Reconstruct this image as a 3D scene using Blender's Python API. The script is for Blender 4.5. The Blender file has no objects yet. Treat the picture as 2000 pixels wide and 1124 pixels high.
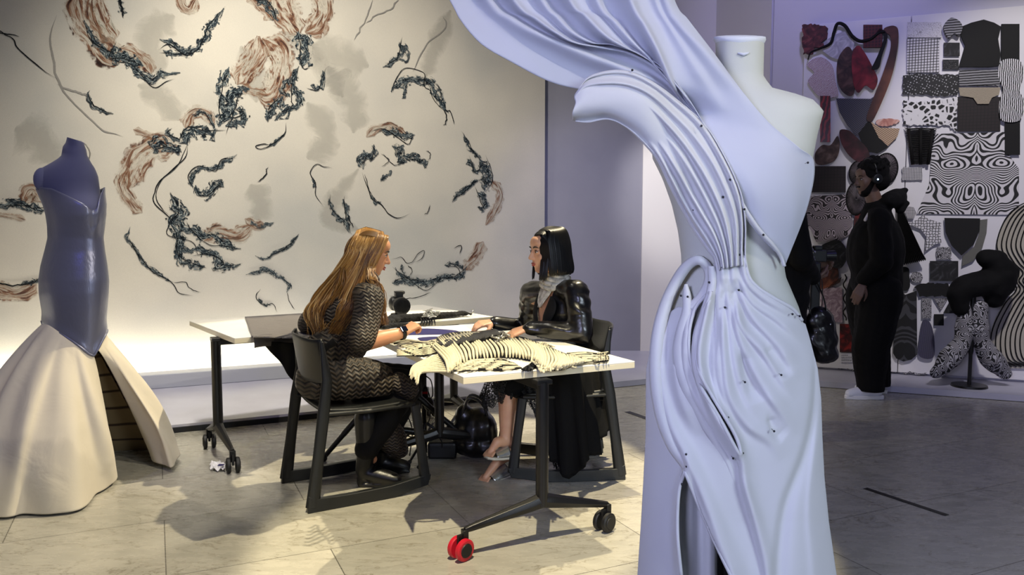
import bpy, bmesh, math, random
import numpy as np
from mathutils import Vector, Matrix
random.seed(7); np.random.seed(7)
scene = bpy.context.scene
C = scene.collection
PI = math.pi
# ---------------------------------------------------------------- camera
F = 1525.0; H = 1.31; PITCH = math.atan(122.0 / F)
cam_d = bpy.data.cameras.new('camera'); cam = bpy.data.objects.new('camera', cam_d); C.objects.link(cam)
cam.location = (0, 0, H); cam.rotation_euler = (PI / 2 - PITCH, 0, 0)
cam_d.sensor_width = 36; cam_d.lens = F / 2000 * 36; cam_d.clip_start = .05
scene.camera = cam
scene.view_settings.view_transform = 'Standard'; scene.view_settings.look = 'None'
scene.view_settings.gamma = 1; scene.view_settings.exposure = 0.0; scene.view_settings.use_curve_mapping = False
# ---------------------------------------------------------------- light
wd = bpy.data.worlds.new('world'); scene.world = wd; wd.use_nodes = True
bg = wd.node_tree.nodes['Background']; bg.inputs[0].default_value = (.50, .50, .72, 1); bg.inputs[1].default_value = .11

def spot(name, loc, aim, power, color, size=50, blend=.25, radius=.05):
    d = bpy.data.lights.new(name, 'SPOT'); o = bpy.data.objects.new(name, d); C.objects.link(o)
    d.energy = power; d.color = color; d.spot_size = math.radians(size); d.spot_blend = blend; d.shadow_soft_size = radius
    o.location = loc; o.rotation_euler = (Vector(aim) - Vector(loc)).to_track_quat('-Z', 'Y').to_euler()
    return o

def area(name, loc, aim, power, color, sx, sy, spread=PI):
    d = bpy.data.lights.new(name, 'AREA'); o = bpy.data.objects.new(name, d); C.objects.link(o)
    d.energy = power; d.color = color; d.shape = 'RECTANGLE'; d.size = sx; d.size_y = sy; d.spread = spread
    o.location = loc; o.rotation_euler = (Vector(aim) - Vector(loc)).to_track_quat('-Z', 'Y').to_euler()
    return o

WARM = (1.0, .86, .58); WARM2 = (1.0, .91, .74)
spot('spot_table', (1.3, 5.3, 4.6), (-.75, 3.9, 0), 1250, WARM, 36, .15, .03)
spot('spot_key', (2.7, -.7, 4.2), (-2.45, 3.8, .15), 400, (1, .90, .72), 29, .45, .02)
spot('spot_gown', (.3, 1.3, 4.2), (-2.25, 3.7, .2), 300, (1, .91, .74), 24, .25, .03)
spot('spot_front', (-.0, 1.4, 4.9), (.10, 3.15, 0), 1500, (1, .87, .58), 27, .25, .03)
spot('spot_mural', (-1.8, 4.1, 4.4), (-1.3, 6.9, .5), 640, (1, .93, .80), 98, .9, .2)
spot('spot_board', (2.6, 3.0, 4.4), (4.1, 6.2, 1.6), 460, (1, .95, .95), 42, .6, .1)
spot('spot_bluewall', (2.2, 5.0, 4.3), (2.9, 7.3, 3.3), 100, (.50, .47, 1), 70, .8, .2)
spot('spot_pier', (1.2, 5.8, 3.4), (1.55, 7.9, 1.5), 230, (1, .95, .88), 26, .8, .1)
spot('violet_back', (.6, 5.4, 3.8), (.9, 7.9, .6), 105, (.46, .46, 1), 50, .8, .2)
spot('violet_floor', (3.0, 2.8, 4.4), (2.8, 5.0, 0), 40, (.30, .25, 1), 70, .8, .2)
area('blue_key', (2.9, -1.6, 2.3), (.9, 1.85, .8), 18, (.76, .87, 1), 1.2, 1.2, math.radians(70))
area('blue_rim', (-1.2, -1.0, 1.9), (.8, 1.85, 1.0), 14, (.60, .62, 1), .9, .9, math.radians(70))
spot('violet_wash', (.0, .9, 4.4), (.35, 1.9, 2.0), 50, (.28, .25, 1), 34, .6, .2)
spot('blue_left', (-2.9, .6, 3.6), (-2.35, 3.9, 1.1), 80, (.22, .22, 1), 30, .5, .1)

# ---------------------------------------------------------------- pixel to world
def ray(px, py):
    a = (px - 1000) / F; b = (562 - py) / F
    cp, sp = math.cos(PITCH), math.sin(PITCH)
    return np.array([a, cp + sp * b, -sp + cp * b])
def W(px, py, d):
    r = ray(px, py); return np.array([0, 0, H]) + r * (d / r[1])
def Wz(px, py, z=0.0):
    r = ray(px, py); return np.array([0, 0, H]) + r * ((z - H) / r[2])
def Wp(px, py, P, N):
    r = ray(px, py); o = np.array([0, 0, H]); return o + r * (np.dot(np.array(P) - o, N) / np.dot(r, N))
TH = math.radians(24.6)
U = np.array([math.cos(TH), math.sin(TH), 0]); V = np.array([-math.sin(TH), math.cos(TH), 0]); Z = np.array([0, 0, 1.0])
def UV(u, v, z=0.0): return U * u + V * v + Z * z

# ---------------------------------------------------------------- materials
def new_mat(name):
    m = bpy.data.materials.new(name); m.use_nodes = True
    nt = m.node_tree; b = nt.nodes['Principled BSDF']; return m, nt, b
def hexc(h):
    h = h.lstrip('#'); v = [int(h[i:i+2], 16) / 255 for i in (0, 2, 4)]
    return tuple(((c / 12.92) if c <= .04045 else ((c + .055) / 1.055) ** 2.4) for c in v)
def N(nt, t, **kw):
    n = nt.nodes.new(t)
    for k, v in kw.items():
        if k.startswith('i_'):
            n.inputs[k[2:].replace('_', ' ')].default_value = v
        else: setattr(n, k, v)
    return n
def ramp(nt, fac, stops, interp='LINEAR'):
    r = nt.nodes.new('ShaderNodeValToRGB'); r.color_ramp.interpolation = interp
    el = r.color_ramp.elements
    while len(el) < len(stops): el.new(.5)
    for e, (p, c) in zip(el, stops):
        e.position = p; e.color = (c[0], c[1], c[2], 1) if not isinstance(c, (int, float)) else (c, c, c, 1)
    nt.links.new(fac, r.inputs[0]); return r
def coords(nt, kind='Object', scale=(1, 1, 1), rot=(0, 0, 0)):
    t = nt.nodes.new('ShaderNodeTexCoord'); mp = nt.nodes.new('ShaderNodeMapping')
    mp.inputs['Scale'].default_value = scale; mp.inputs['Rotation'].default_value = rot
    nt.links.new(t.outputs[kind], mp.inputs[0]); return mp.outputs[0]
def mat(name, col, rough=.5, metal=0, bump=None, var=None, spec=.5, sheen=0, coat=0, kind='Object', alpha=1, sub=0, trans=0):
    m, nt, b = new_mat(name); L = nt.links
    if isinstance(col, str): col = hexc(col)
    b.inputs['Base Color'].default_value = (*col, 1); b.inputs['Roughness'].default_value = rough
    b.inputs['Metallic'].default_value = metal; b.inputs['Specular IOR Level'].default_value = spec
    b.inputs['Sheen Weight'].default_value = sheen; b.inputs['Coat Weight'].default_value = coat
    b.inputs['Alpha'].default_value = alpha
    if sub: b.inputs['Subsurface Weight'].default_value = sub; b.inputs['Subsurface Radius'].default_value = (.01, .004, .002)
    if trans: b.inputs['Transmission Weight'].default_value = trans
    if bump or var: c = coords(nt, kind)
    if var:
        n = N(nt, 'ShaderNodeTexNoise', i_Scale=var[0], i_Detail=5.0); L.new(c, n.inputs['Vector'])
        c2 = hexc(var[1]) if isinstance(var[1], str) else var[1]
        r = ramp(nt, n.outputs['Fac'], [(.35, col), (.65, c2)]); L.new(r.outputs[0], b.inputs['Base Color'])
    if bump:
        n = N(nt, 'ShaderNodeTexNoise', i_Scale=bump[0], i_Detail=4.0); L.new(c, n.inputs['Vector'])
        bp = N(nt, 'ShaderNodeBump', i_Strength=bump[1], i_Distance=bump[2] if len(bump) > 2 else .01)
        L.new(n.outputs['Fac'], bp.inputs['Height']); L.new(bp.outputs[0], b.inputs['Normal'])
    return m

# ---------------------------------------------------------------- mesh helpers
class MB:
    """collects pieces of geometry for ONE mesh object"""
    def __init__(s): s.v = []; s.f = []; s.uv = None
    def add(s, v, f):
        o = len(s.v); s.v.extend([tuple(map(float, p)) for p in v]); s.f.extend([tuple(i + o for i in q) for q in f]); return s
    def box(s, c, d, ax=None, taper=None):
        """box centred at c, full size d, axes ax (3x3 rows)"""
        A = np.eye(3) if ax is None else np.array(ax); c = np.array(c, float); h = np.array(d, float) / 2
        P = []
        for z in (-1, 1):
            k = 1 if (taper is None or z < 0) else taper
            for x, y in ((-1, -1), (1, -1), (1, 1), (-1, 1)):
                P.append(c + A[0] * x * h[0] * k + A[1] * y * h[1] * k + A[2] * z * h[2])
        return s.add(P, [(3, 2, 1, 0), (4, 5, 6, 7), (0, 1, 5, 4), (1, 2, 6, 5), (2, 3, 7, 6), (3, 0, 4, 7)])
    def tube(s, pts, r, n=10, flat=None, up=None, caps=True, r2=None):
        """tapered tube along pts; r scalar or list; r2 optional second radius (elliptic) along 'up' axis"""
        P = np.array(pts, float); m = len(P)
        R = np.full(m, r, float) if np.isscalar(r) else np.interp(np.linspace(0, 1, m), np.linspace(0, 1, len(r)), r)
        R2 = R if r2 is None else (np.full(m, r2, float) if np.isscalar(r2) else np.interp(np.linspace(0, 1, m), np.linspace(0, 1, len(r2)), r2))
        T = np.gradient(P, axis=0); T /= (np.linalg.norm(T, axis=1)[:, None] + 1e-9)
        upv = np.array(up if up is not None else ((0, 0, 1) if abs(T[0][2]) < .9 else (1, 0, 0)), float)
        V_ = []; prev = None
        for i in range(m):
            if prev is None or up is not None:
                a = np.cross(T[i], upv); a = a / (np.linalg.norm(a) + 1e-9)
            else:
                a = prev - T[i] * np.dot(prev, T[i]); a = a / (np.linalg.norm(a) + 1e-9)
            prev = a; b = np.cross(a, T[i])
            for k in range(n):
                t = 2 * PI * k / n; V_.append(P[i] + a * math.cos(t) * R[i] + b * math.sin(t) * R2[i])
        Fc = [(i * n + k, i * n + (k + 1) % n, (i + 1) * n + (k + 1) % n, (i + 1) * n + k) for i in range(m - 1) for k in range(n)]
        if caps: Fc += [tuple(range(n - 1, -1, -1)), tuple((m - 1) * n + k for k in range(n))]
        return s.add(V_, Fc)
    def ell(s, c, r, ax=None, n=16, m=10):
        A = np.eye(3) if ax is None else np.array(ax); c = np.array(c, float); V_ = [c + A[2] * r[2]]
        for i in range(1, m):
            p = PI * i / m
            for k in range(n):
                t = 2 * PI * k / n
                V_.append(c + A[0] * r[0] * math.sin(p) * math.cos(t) + A[1] * r[1] * math.sin(p) * math.sin(t) + A[2] * r[2] * math.cos(p))
        V_.append(c - A[2] * r[2]); e = len(V_) - 1
        Fc = [(0, 1 + k, 1 + (k + 1) % n) for k in range(n)]
        for i in range(m - 2):
            for k in range(n): Fc.append((1 + i * n + k, 1 + (i + 1) * n + k, 1 + (i + 1) * n + (k + 1) % n, 1 + i * n + (k + 1) % n))
        Fc += [(e, 1 + (m - 2) * n + (k + 1) % n, 1 + (m - 2) * n + k) for k in range(n)]
        return s.add(V_, Fc)
    def cap(s, a, b, ra, rb, n=14):
        """round-ended tapered capsule"""
        a = np.array(a, float); b = np.array(b, float); d = b - a; L = np.linalg.norm(d); t = d / (L + 1e-9)
        pts = []; rr = []
        for q in (90, 60, 30): pts.append(a - t * ra * math.sin(math.radians(q))); rr.append(max(ra * math.cos(math.radians(q)), .0005))
        pts.append(a); rr.append(ra); pts.append((a + b) / 2); rr.append((ra + rb) / 2); pts.append(b); rr.append(rb)
        for q in (30, 60, 90): pts.append(b + t * rb * math.sin(math.radians(q))); rr.append(max(rb * math.cos(math.radians(q)), .0005))
        P = np.array(pts); up = (0, 0, 1) if abs(t[2]) < .9 else (1, 0, 0)
        x = np.cross(t, up); x /= np.linalg.norm(x); y = np.cross(x, t)
        V_ = [P[i] + x * math.cos(2 * PI * k / n) * rr[i] + y * math.sin(2 * PI * k / n) * rr[i] for i in range(len(P)) for k in range(n)]
        Fc = [(i * n + k, i * n + (k + 1) % n, (i + 1) * n + (k + 1) % n, (i + 1) * n + k) for i in range(len(P) - 1) for k in range(n)]
        Fc += [tuple(range(n - 1, -1, -1)), tuple((len(P) - 1) * n + k for k in range(n))]
        return s.add(V_, Fc)
    def chain(s, pts, rad, n=14):
        for i in range(len(pts) - 1): s.cap(pts[i], pts[i + 1], rad[i], rad[i + 1], n)
        return s
    def prism(s, poly, depth, o, ax, ay, az):
        """2D polygon extruded; o origin, ax, ay plane axes, az depth axis"""
        o = np.array(o, float); ax, ay, az = map(np.array, (ax, ay, az)); n = len(poly)
        P = [o + ax * x + ay * y for x, y in poly] + [o + ax * x + ay * y + az * depth for x, y in poly]
        return s.add(P, [tuple(range(n - 1, -1, -1)), tuple(range(n, 2 * n))] + [(i, (i + 1) % n, (i + 1) % n + n, i + n) for i in range(n)])
    def grid(s, G, closed=False):
        G = np.array(G); a, b = G.shape[:2]
        Fc = [(i * b + j, i * b + (j + 1) % b, (i + 1) * b + (j + 1) % b, (i + 1) * b + j) for i in range(a - 1) for j in range(b if closed else b - 1)]
        return s.add(G.reshape(-1, 3), Fc)
    def build(s, name, m=None, parent=None, smooth=True, bevel=0, solid=0, subd=0, off=0):
        me = bpy.data.meshes.new(name); me.from_pydata(s.v, [], s.f); me.update()
        bm = bmesh.new(); bm.from_mesh(me); bmesh.ops.recalc_face_normals(bm, faces=bm.faces); bm.to_mesh(me); bm.free()
        if smooth is True: me.shade_smooth()
        elif smooth:
            me.shade_smooth()
            try: me.set_sharp_from_angle(angle=math.radians(smooth))
            except Exception: pass
        o = bpy.data.objects.new(name, me); C.objects.link(o)
        if m: me.materials.append(m)
        if subd: q = o.modifiers.new('s', 'SUBSURF'); q.levels = q.render_levels = subd
        if solid: q = o.modifiers.new('t', 'SOLIDIFY'); q.thickness = solid; q.offset = off
        if bevel: q = o.modifiers.new('b', 'BEVEL'); q.width = bevel; q.segments = 2; q.limit_method = 'ANGLE'; q.angle_limit = .6; q.harden_normals = False
        if parent: put(o, parent)
        return o
def put(o, parent):
    """parent o keeping world placement; parents are empties/things with plain transforms"""
    o.parent = parent
    o.matrix_parent_inverse = wmat(parent).inverted()
def wmat(o): return o.matrix_basis.copy() if o.parent is None else wmat(o.parent) @ o.matrix_parent_inverse @ o.matrix_basis
def empty(name, loc=(0, 0, 0), label=None, cat=None, group=None, kind=None, rz=0):
    o = bpy.data.objects.new(name, None); C.objects.link(o); o.location = tuple(map(float, loc)); o.rotation_euler = (0, 0, rz); o.empty_display_size = .1
    return tag(o, label, cat, group, kind)
def tag(o, label=None, cat=None, group=None, kind=None):
    if label: o['label'] = label
    if cat: o['category'] = cat
    if group: o['group'] = group
    if kind: o['kind'] = kind
    return o
def struct(o, label=None): o['kind'] = 'structure'; return o
def copy_tree(o, parent=None):
    c = o.copy(); C.objects.link(c)
    if parent: c.parent = parent; c.matrix_parent_inverse = o.matrix_parent_inverse.copy()
    for ch in [x for x in bpy.data.objects if x.parent == o]: copy_tree(ch, c)
    return c
def remesh(mb, name, m=None, parent=None, voxel=.008, smooth_it=4, fn=None, sf=.5):
    """voxel-union of overlapping pieces into one continuous skin, smoothed; fn displaces verts (P,N)->P"""
    o = mb.build(name, m, None)
    q = o.modifiers.new('r', 'REMESH'); q.mode = 'VOXEL'; q.voxel_size = voxel; q.use_smooth_shade = True
    if smooth_it: q = o.modifiers.new('s', 'SMOOTH'); q.factor = sf; q.iterations = smooth_it
    bpy.context.view_layer.update()
    dg = bpy.context.evaluated_depsgraph_get()
    me = bpy.data.meshes.new_from_object(o.evaluated_get(dg)); old = o.data
    o.modifiers.clear(); o.data = me; bpy.data.meshes.remove(old); me.name = name
    if not me.materials and m: me.materials.append(m)
    me.shade_smooth()
    if fn:
        n = len(me.vertices); P = np.empty(n * 3); me.vertices.foreach_get('co', P); P = P.reshape(-1, 3)
        Nn = np.empty(n * 3); me.vertices.foreach_get('normal', Nn); Nn = Nn.reshape(-1, 3)
        P = fn(P, Nn); me.vertices.foreach_set('co', P.reshape(-1)); me.update()
    if parent: put(o, parent)
    return o
def cr(pts, n=8, closed=False):
    """Catmull-Rom resample"""
    P = np.array(pts, float); m = len(P)
    if closed: Q = np.vstack([P[-1], P, P[0], P[1]]); segs = m
    else: Q = np.vstack([2 * P[0] - P[1], P, 2 * P[-1] - P[-2]]); segs = m - 1
    out = []
    for i in range(segs):
        p0, p1, p2, p3 = Q[i:i + 4]
        for t in np.linspace(0, 1, n, endpoint=False):
            out.append(.5 * ((2 * p1) + (-p0 + p2) * t + (2 * p0 - 5 * p1 + 4 * p2 - p3) * t * t + (-p0 + 3 * p1 - 3 * p2 + p3) * t ** 3))
    if not closed: out.append(P[-1])
    return np.array(out)
def vnoise(P, s=1.0, seed=0):
    """cheap smooth pseudo noise for arrays of points"""
    P = np.asarray(P, float) * s; r = np.random.RandomState(seed + 11); out = 0
    for k in range(5):
        w = r.normal(size=3) * (1 + .5 * k); out = out + np.sin(P @ w + r.rand() * 6.28) / (1 + .4 * k)
    return out / 2.6
# ================================================================ the room
def stone_mat():
    m, nt, b = new_mat('stone_tiles'); L = nt.links
    c = coords(nt, 'Object', (1, 1, 1), (0, 0, -TH))
    br = N(nt, 'ShaderNodeTexBrick', i_Scale=1.0); br.offset = .5
    for k, v in (('Mortar Size', .0022), ('Mortar Smooth', .2), ('Bias', 0), ('Brick Width', 1.22), ('Row Height', .62)): br.inputs[k].default_value = v
    br.inputs['Color1'].default_value = (*hexc('#a3a094'), 1); br.inputs['Color2'].default_value = (*hexc('#b2aea2'), 1); br.inputs['Mortar'].default_value = (*hexc('#5d5a52'), 1)
    L.new(c, br.inputs['Vector'])
    # veins
    c2 = coords(nt, 'Object', (1.3, 3.4, 1), (0, 0, .75))
    n1 = N(nt, 'ShaderNodeTexNoise', i_Scale=1.7, i_Detail=7.0, i_Roughness=.62, i_Distortion=.9); L.new(c2, n1.inputs['Vector'])
    r1 = ramp(nt, n1.outputs['Fac'], [(.0, 0), (.49, 0), (.5, 1), (.51, 0), (1, 0)])
    n2 = N(nt, 'ShaderNodeTexNoise', i_Scale=5.0, i_Detail=8.0, i_Roughness=.65); L.new(c2, n2.inputs['Vector'])
    r2 = ramp(nt, n2.outputs['Fac'], [(.3, .86), (.7, 1.08)])
    mx = N(nt, 'ShaderNodeMix', data_type='RGBA', blend_type='MULTIPLY'); mx.inputs[0].default_value = 1
    L.new(br.outputs['Color'], mx.inputs[6]); L.new(r2.outputs[0], mx.inputs[7])
    mv = N(nt, 'ShaderNodeMix', data_type='RGBA', blend_type='MIX'); mv.inputs[7].default_value = (*hexc('#77705f'), 1)
    mu = N(nt, 'ShaderNodeMath', operation='MULTIPLY'); mu.inputs[1].default_value = .8
    L.new(r1.outputs[0], mu.inputs[0]); L.new(mu.outputs[0], mv.inputs[0]); L.new(mx.outputs[2], mv.inputs[6])
    L.new(mv.outputs[2], b.inputs['Base Color'])
    rr = ramp(nt, n2.outputs['Fac'], [(.3, .2), (.7, .34)]); L.new(rr.outputs[0], b.inputs['Roughness'])
    bp = N(nt, 'ShaderNodeBump', i_Strength=.25, i_Distance=.004); L.new(br.outputs['Fac'], bp.inputs['Height']); bp.invert = True
    L.new(bp.outputs[0], b.inputs['Normal']); b.inputs['Specular IOR Level'].default_value = .5
    return m
M_floor = stone_mat()
M_stage = mat('white_stage_paint', '#c2c2d0', .38, bump=(3, .08), var=(2.0, '#b2b1c0'))
M_black = mat('black_edge', '#0c0c10', .4)
M_wall = mat('pale_wall_paint', '#d2ccc0', .8, bump=(60, .03), var=(.9, '#c6c0b6'))
M_shaded = mat('shaded_wall_grey', '#8f8f9c', .8, bump=(50, .04), var=(1.5, '#868694'))  # darker grey carries the shadow lying on the recessed back wall
M_white = mat('white_wall_paint', '#dcd9d8', .75, bump=(50, .03))
M_lav = mat('gallery_wall_paint', '#c9c7d2', .8, bump=(50, .03))
M_board = mat('white_display_board', '#dcdade', .6, bump=(40, .03))
M_kerb = mat('grey_kerb_paint', '#b9bcc4', .55, bump=(20, .05))

mb = MB(); mb.grid([[(x, y, 0) for x in (-7, -2, 3, 8)] for y in (-3, 2, 6, 10)]); struct(mb.build('floor', M_floor, smooth=False))
VW = 6.90; VS = 5.30; VK = 6.54; ST = .05          # wall, stage edge, kerb front, stage height
# right-hand display wall: line through a point with its own direction
RP = W(1760, 735, 6.5); RP[2] = 0; RD = np.array([.925, -.38, 0]); RD /= np.linalg.norm(RD); RN = np.array([RD[1], -RD[0], 0])   # RN faces the camera
def RW(s, z=0.0, out=0.0): return RP + RD * s + Z * z + RN * out
# stage platform: one L-shaped plinth
e1 = UV(-6.0, VS); e2 = Wz(1402, 747, 0)
t = np.linalg.solve(np.array([[U[0], -RD[0]], [U[1], -RD[1]]]), (Wz(1600, 757, 0) - e1)[:2])
eK = e1 + U * t[0]; e3 = eK + RD * 5.2
back = [RW(4.2, 0, -.3), RW(-1.6, 0, -.3), np.array([1.8, 8.1, 0]), np.array([.3, 8.1, 0]), UV(3.4, VW + .2), UV(-6, VW + .2)]
top = [e1, eK, e3] + back
mb = MB(); n = len(top); mb.add([p + Z * ST for p in top] + [p + Z * .004 for p in top], [tuple(range(n))] + [(i, i + n, (i + 1) % n + n, (i + 1) % n) for i in range(n)])
struct(mb.build('stage_platform', M_stage, smooth=False))
# black edge of the left stage run
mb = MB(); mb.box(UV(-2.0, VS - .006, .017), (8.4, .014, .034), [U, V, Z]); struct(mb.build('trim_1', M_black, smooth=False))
# flat dark strips on the floor
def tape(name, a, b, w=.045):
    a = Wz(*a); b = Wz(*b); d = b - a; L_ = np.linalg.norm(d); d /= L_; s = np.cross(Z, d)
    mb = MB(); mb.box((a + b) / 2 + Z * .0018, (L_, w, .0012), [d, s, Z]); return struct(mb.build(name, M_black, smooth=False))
tape('trim_2', (1225, 805), (1268, 820)); tape('trim_4', (1690, 955), (1850, 1008), .03)  # trim_2 is a taped mark, trim_4 a thin dark strip
# the long mural wall
mb = MB(); mb.box(UV(-1.3, VW + .06, 2.3), (9.5, .1, 4.7), [U, V, Z]); struct(mb.build('wall_left', M_wall, smooth=False))
# cove kerb with hidden light strip
mb = MB(); mb.box(UV(-2.6, (VK + VK + .16) / 2, ST + .055), (10.2, .16, .11), [U, V, Z]); struct(mb.build('kerb_step', M_kerb, smooth=False, bevel=.006))
mb = MB(); mb.box(UV(-2.6, VK + .2, ST + .02), (10.2, .06, .04), [U, V, Z]); struct(mb.build('trim_3', M_kerb, smooth=False))
mled, nt, b = new_mat('light_strip'); b.inputs['Emission Color'].default_value = (1, .93, .74, 1); b.inputs['Emission Strength'].default_value = 60
mb = MB(); mb.box(UV(-2.6, VK + .205, ST + .055), (10.0, .02, .016), [U, V, Z])
o = mb.build('light_strip', mled, smooth=False); tag(o, 'warm glowing light strip hidden behind the grey kerb at the mural foot', 'light strip')
# frontal wall with shadow put into its grey, bright return and display wall
mb = MB(); mb.box((.60, 7.84, 2.35), (1.44, .12, 4.7)); struct(mb.build('wall_back', M_shaded, smooth=False))
mb = MB(); mb.box((1.31 + .36, 7.83, 2.35), (.76, .14, 4.7)); struct(mb.build('wall_pier', M_white, smooth=False))
wa = np.array([2.0, 7.86, 0]); wb = RW(-1.1, 0, -.1); d = wb - wa; L_ = np.linalg.norm(d); d /= L_
mb = MB(); mb.box((wa + wb) / 2 + Z * 2.35, (L_ + .05, .1, 4.7), [d, np.cross(Z, d), Z]); struct(mb.build('wall_bend', M_lav, smooth=False))
mb = MB(); mb.box(RW(1.7, 2.35, -.10), (5.6, .1, 4.7), [RD, RN, Z]); struct(mb.build('wall_right', M_lav, smooth=False))
# ceiling far above the frame, behind it the lamps hang below
def bsx(px, py=400): q = Wp(px, py, RP, RN); return float(np.dot(q - RP, RD))
s0, s1, s2 = bsx(1562), bsx(1767), bsx(2120)
zt = float(Wp(1562, 50, RP, RN)[2])
for k, (a, b_) in enumerate(((s0, s1 - .006), (s1, s2))):
    mb = MB(); mb.box(RW((a + b_) / 2, (zt + ST) / 2 + .01, -.03), (b_ - a, .04, zt - ST - .02), [RD, RN, Z])
    o = mb.build('display_board', M_board, smooth=False, bevel=.003)
    tag(o, ['tall white display board carrying the red and brown samples', 'tall white display board carrying the black and white samples, at the right edge'][k], 'display board', 'white display boards')
# ================================================================ tables
M_top = mat('white_laminate', '#f0ede4', .32, var=(4, '#e9e6dc'))
M_topedge = mat('cream_edge_band', '#e2d9bb', .4)
M_steel = mat('black_powder_coat', '#0d0d0e', .38, bump=(200, .03))
M_rub = mat('black_rubber', '#0a0a0b', .55)
M_red = mat('red_tyre', '#c2182c', .4)
M_plastic = mat('charcoal_plastic', '#17191a', .42, bump=(250, .04))
TZ = .715
def castor(parent, p, ax, red=False, axle=None):
    """twin wheel castor; p point on floor, ax direction of wheel axle"""
    R_ = .042 if not red else .044
    c = np.array([p[0], p[1], R_]); ax = np.array(ax) / np.linalg.norm(ax)
    w = MB()
    for s in (-1, 1):
        a = c + ax * s * .012; b_ = c + ax * s * .034
        w.tube([a, a + (b_ - a) * .2, a + (b_ - a) * .8, b_], [R_ * .9, R_, R_, R_ * .86], 24)
    o = w.build('castor', M_red if red else M_rub, parent, smooth=35)
    h = MB()
    for s in (-1, 1):
        a = c + ax * s * .033; h.tube([a, a + ax * s * .004], [R_ * .66, R_ * .6], 20)
    h.box(c + Z * .028, (.012, .03, .055), [ax, np.cross(Z, ax), Z])
    h.build('castor_hub', M_rub, o, smooth=35)
    if red: o['label'] = 'castor with red tyres'
def pillar_leg(parent, base, top_z, d, half, red=False, wax=None, wide=.033):
    """column with a two-arm foot; base = floor point below the column, d = arm direction"""
    base = np.array([base[0], base[1], 0.]); s = np.cross(Z, d); hub = .17
    mb = MB()
    mb.tube([base + Z * (hub - .01), base + Z * .30, base + Z * (top_z - .01)], [wide, wide * .95, wide * .95], 16, r2=[wide * .8] * 3)
    for k, sg in enumerate((-1, 1)):
        e = base + d * sg * half[k]
        pts = [base + Z * (hub + .012) - d * sg * .01, base + d * sg * .06 + Z * (hub - .004), base + d * sg * (half[k] - .03) + Z * .118, e + Z * .112]
        mb.tube(pts, [.03, .027, .015, .013], 8, up=(0, 0, 1), r2=[.035, .03, .016, .012])
        mb.box(e + Z * .085, (.022, .03, .06), [d, s, Z])
    o = mb.build('leg', M_steel, parent, smooth=40, bevel=.002)
    for k, sg in enumerate((-1, 1)):
        e = base + d * sg * (half[k] + .0); a = wax if wax is not None else s
        castor(o, e - np.cross(Z, a) * .02, a, red and k == 0)
    return o
def table(name, corners, label, legs, ll):
    """corners in plan, counter-clockwise from front-left"""
    cs = [np.array([c[0], c[1], 0.]) for c in corners]; ctr = sum(cs) / 4
    root = empty(name, ctr, label, 'table', 'white wheeled tables')
    mb = MB(); mb.add([c + Z * (TZ - .006) for c in cs] + [c + Z * TZ for c in cs], [(3, 2, 1, 0), (4, 5, 6, 7)] + [(i, (i + 1) % 4, (i + 1) % 4 + 4, i + 4) for i in range(4)])
    mb.build('tabletop', M_top, root, smooth=False, bevel=.0015)
    mb = MB(); mb.add([c + Z * (TZ - .030) for c in cs] + [c + Z * (TZ - .006) for c in cs], [(3, 2, 1, 0), (4, 5, 6, 7)] + [(i, (i + 1) % 4, (i + 1) % 4 + 4, i + 4) for i in range(4)])
    mb.build('edge_band', M_topedge, root, smooth=False, bevel=.0015)
    for args in legs: pillar_leg(root, *args)
    a, b_ = ll; d = b_ - a; L_ = np.linalg.norm(d); d /= L_
    mb = MB(); mb.box((a + b_) / 2 + Z * (TZ - .055), (L_, .05, .035), [d, np.cross(Z, d), Z]); 
    for q in (a, b_): 
        s = np.cross(Z, d); mb.box(q + Z * (TZ - .04), (.05, .07, .02), [d, s, Z])
    mb.build('crossbar', M_steel, root, smooth=False, bevel=.003)
    return root
fl = Wz(905, 737, TZ); fr = Wz(1240, 706, TZ); w_ = fr - fl; wn = w_ / np.linalg.norm(w_); ln = np.cross(Z, wn); LEN = 1.5
near = [fl, fr, fr + ln * LEN, fl + ln * LEN]
ca = Wz(908, 1090, 0); cb = Wz(1186, 1035, 0); cm = Wz(1063, 1064, 0); dn = (cb - ca) / np.linalg.norm(cb - ca)
mid = (fl + fr) / 2; mid[2] = 0; colm = ca + dn * np.dot(cm - ca, dn)
half = (np.linalg.norm(colm - ca), np.linalg.norm(cb - colm)); far_c = colm + ln * 1.18
T1 = table('wheeled_table', near, 'white topped wheeled table in front with one red wheel, covered in ribbed textile', [
    (colm, TZ - .03, dn, half, True, dn * .35 - ln), (far_c, TZ - .03, dn, half, False, dn * .9 - ln * .4)], (colm, far_c))
a2 = Wz(370, 627, TZ); b2 = Wz(458, 661, TZ); wd2 = b2 - a2; wd2 /= np.linalg.norm(wd2); ld2 = np.cross(Z, wd2); W2 = np.linalg.norm(b2 - a2); L2 = 1.66
T2c = [b2, b2 + ld2 * L2, a2 + ld2 * L2, a2]
l2 = Wz(455, 922, 0); l2b = Wz(409, 874, 0); d2 = (l2 - l2b) / np.linalg.norm(l2 - l2b); hw = np.linalg.norm(l2 - l2b)
c2 = l2b + d2 * hw * .44; r2_ = W(887, 860, 5.05); r2_[2] = 0; 
T2 = table('wheeled_table', T2c, 'white topped wheeled table at back left with a grey cloth across it', [
    (c2, TZ - .03, d2, (hw * .44, hw * .56), False, d2 * .2 + ld2), (r2_, TZ - .03, d2, (.3, .33), False, d2 * .7 + ld2 * .5)], (c2, r2_))

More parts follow.
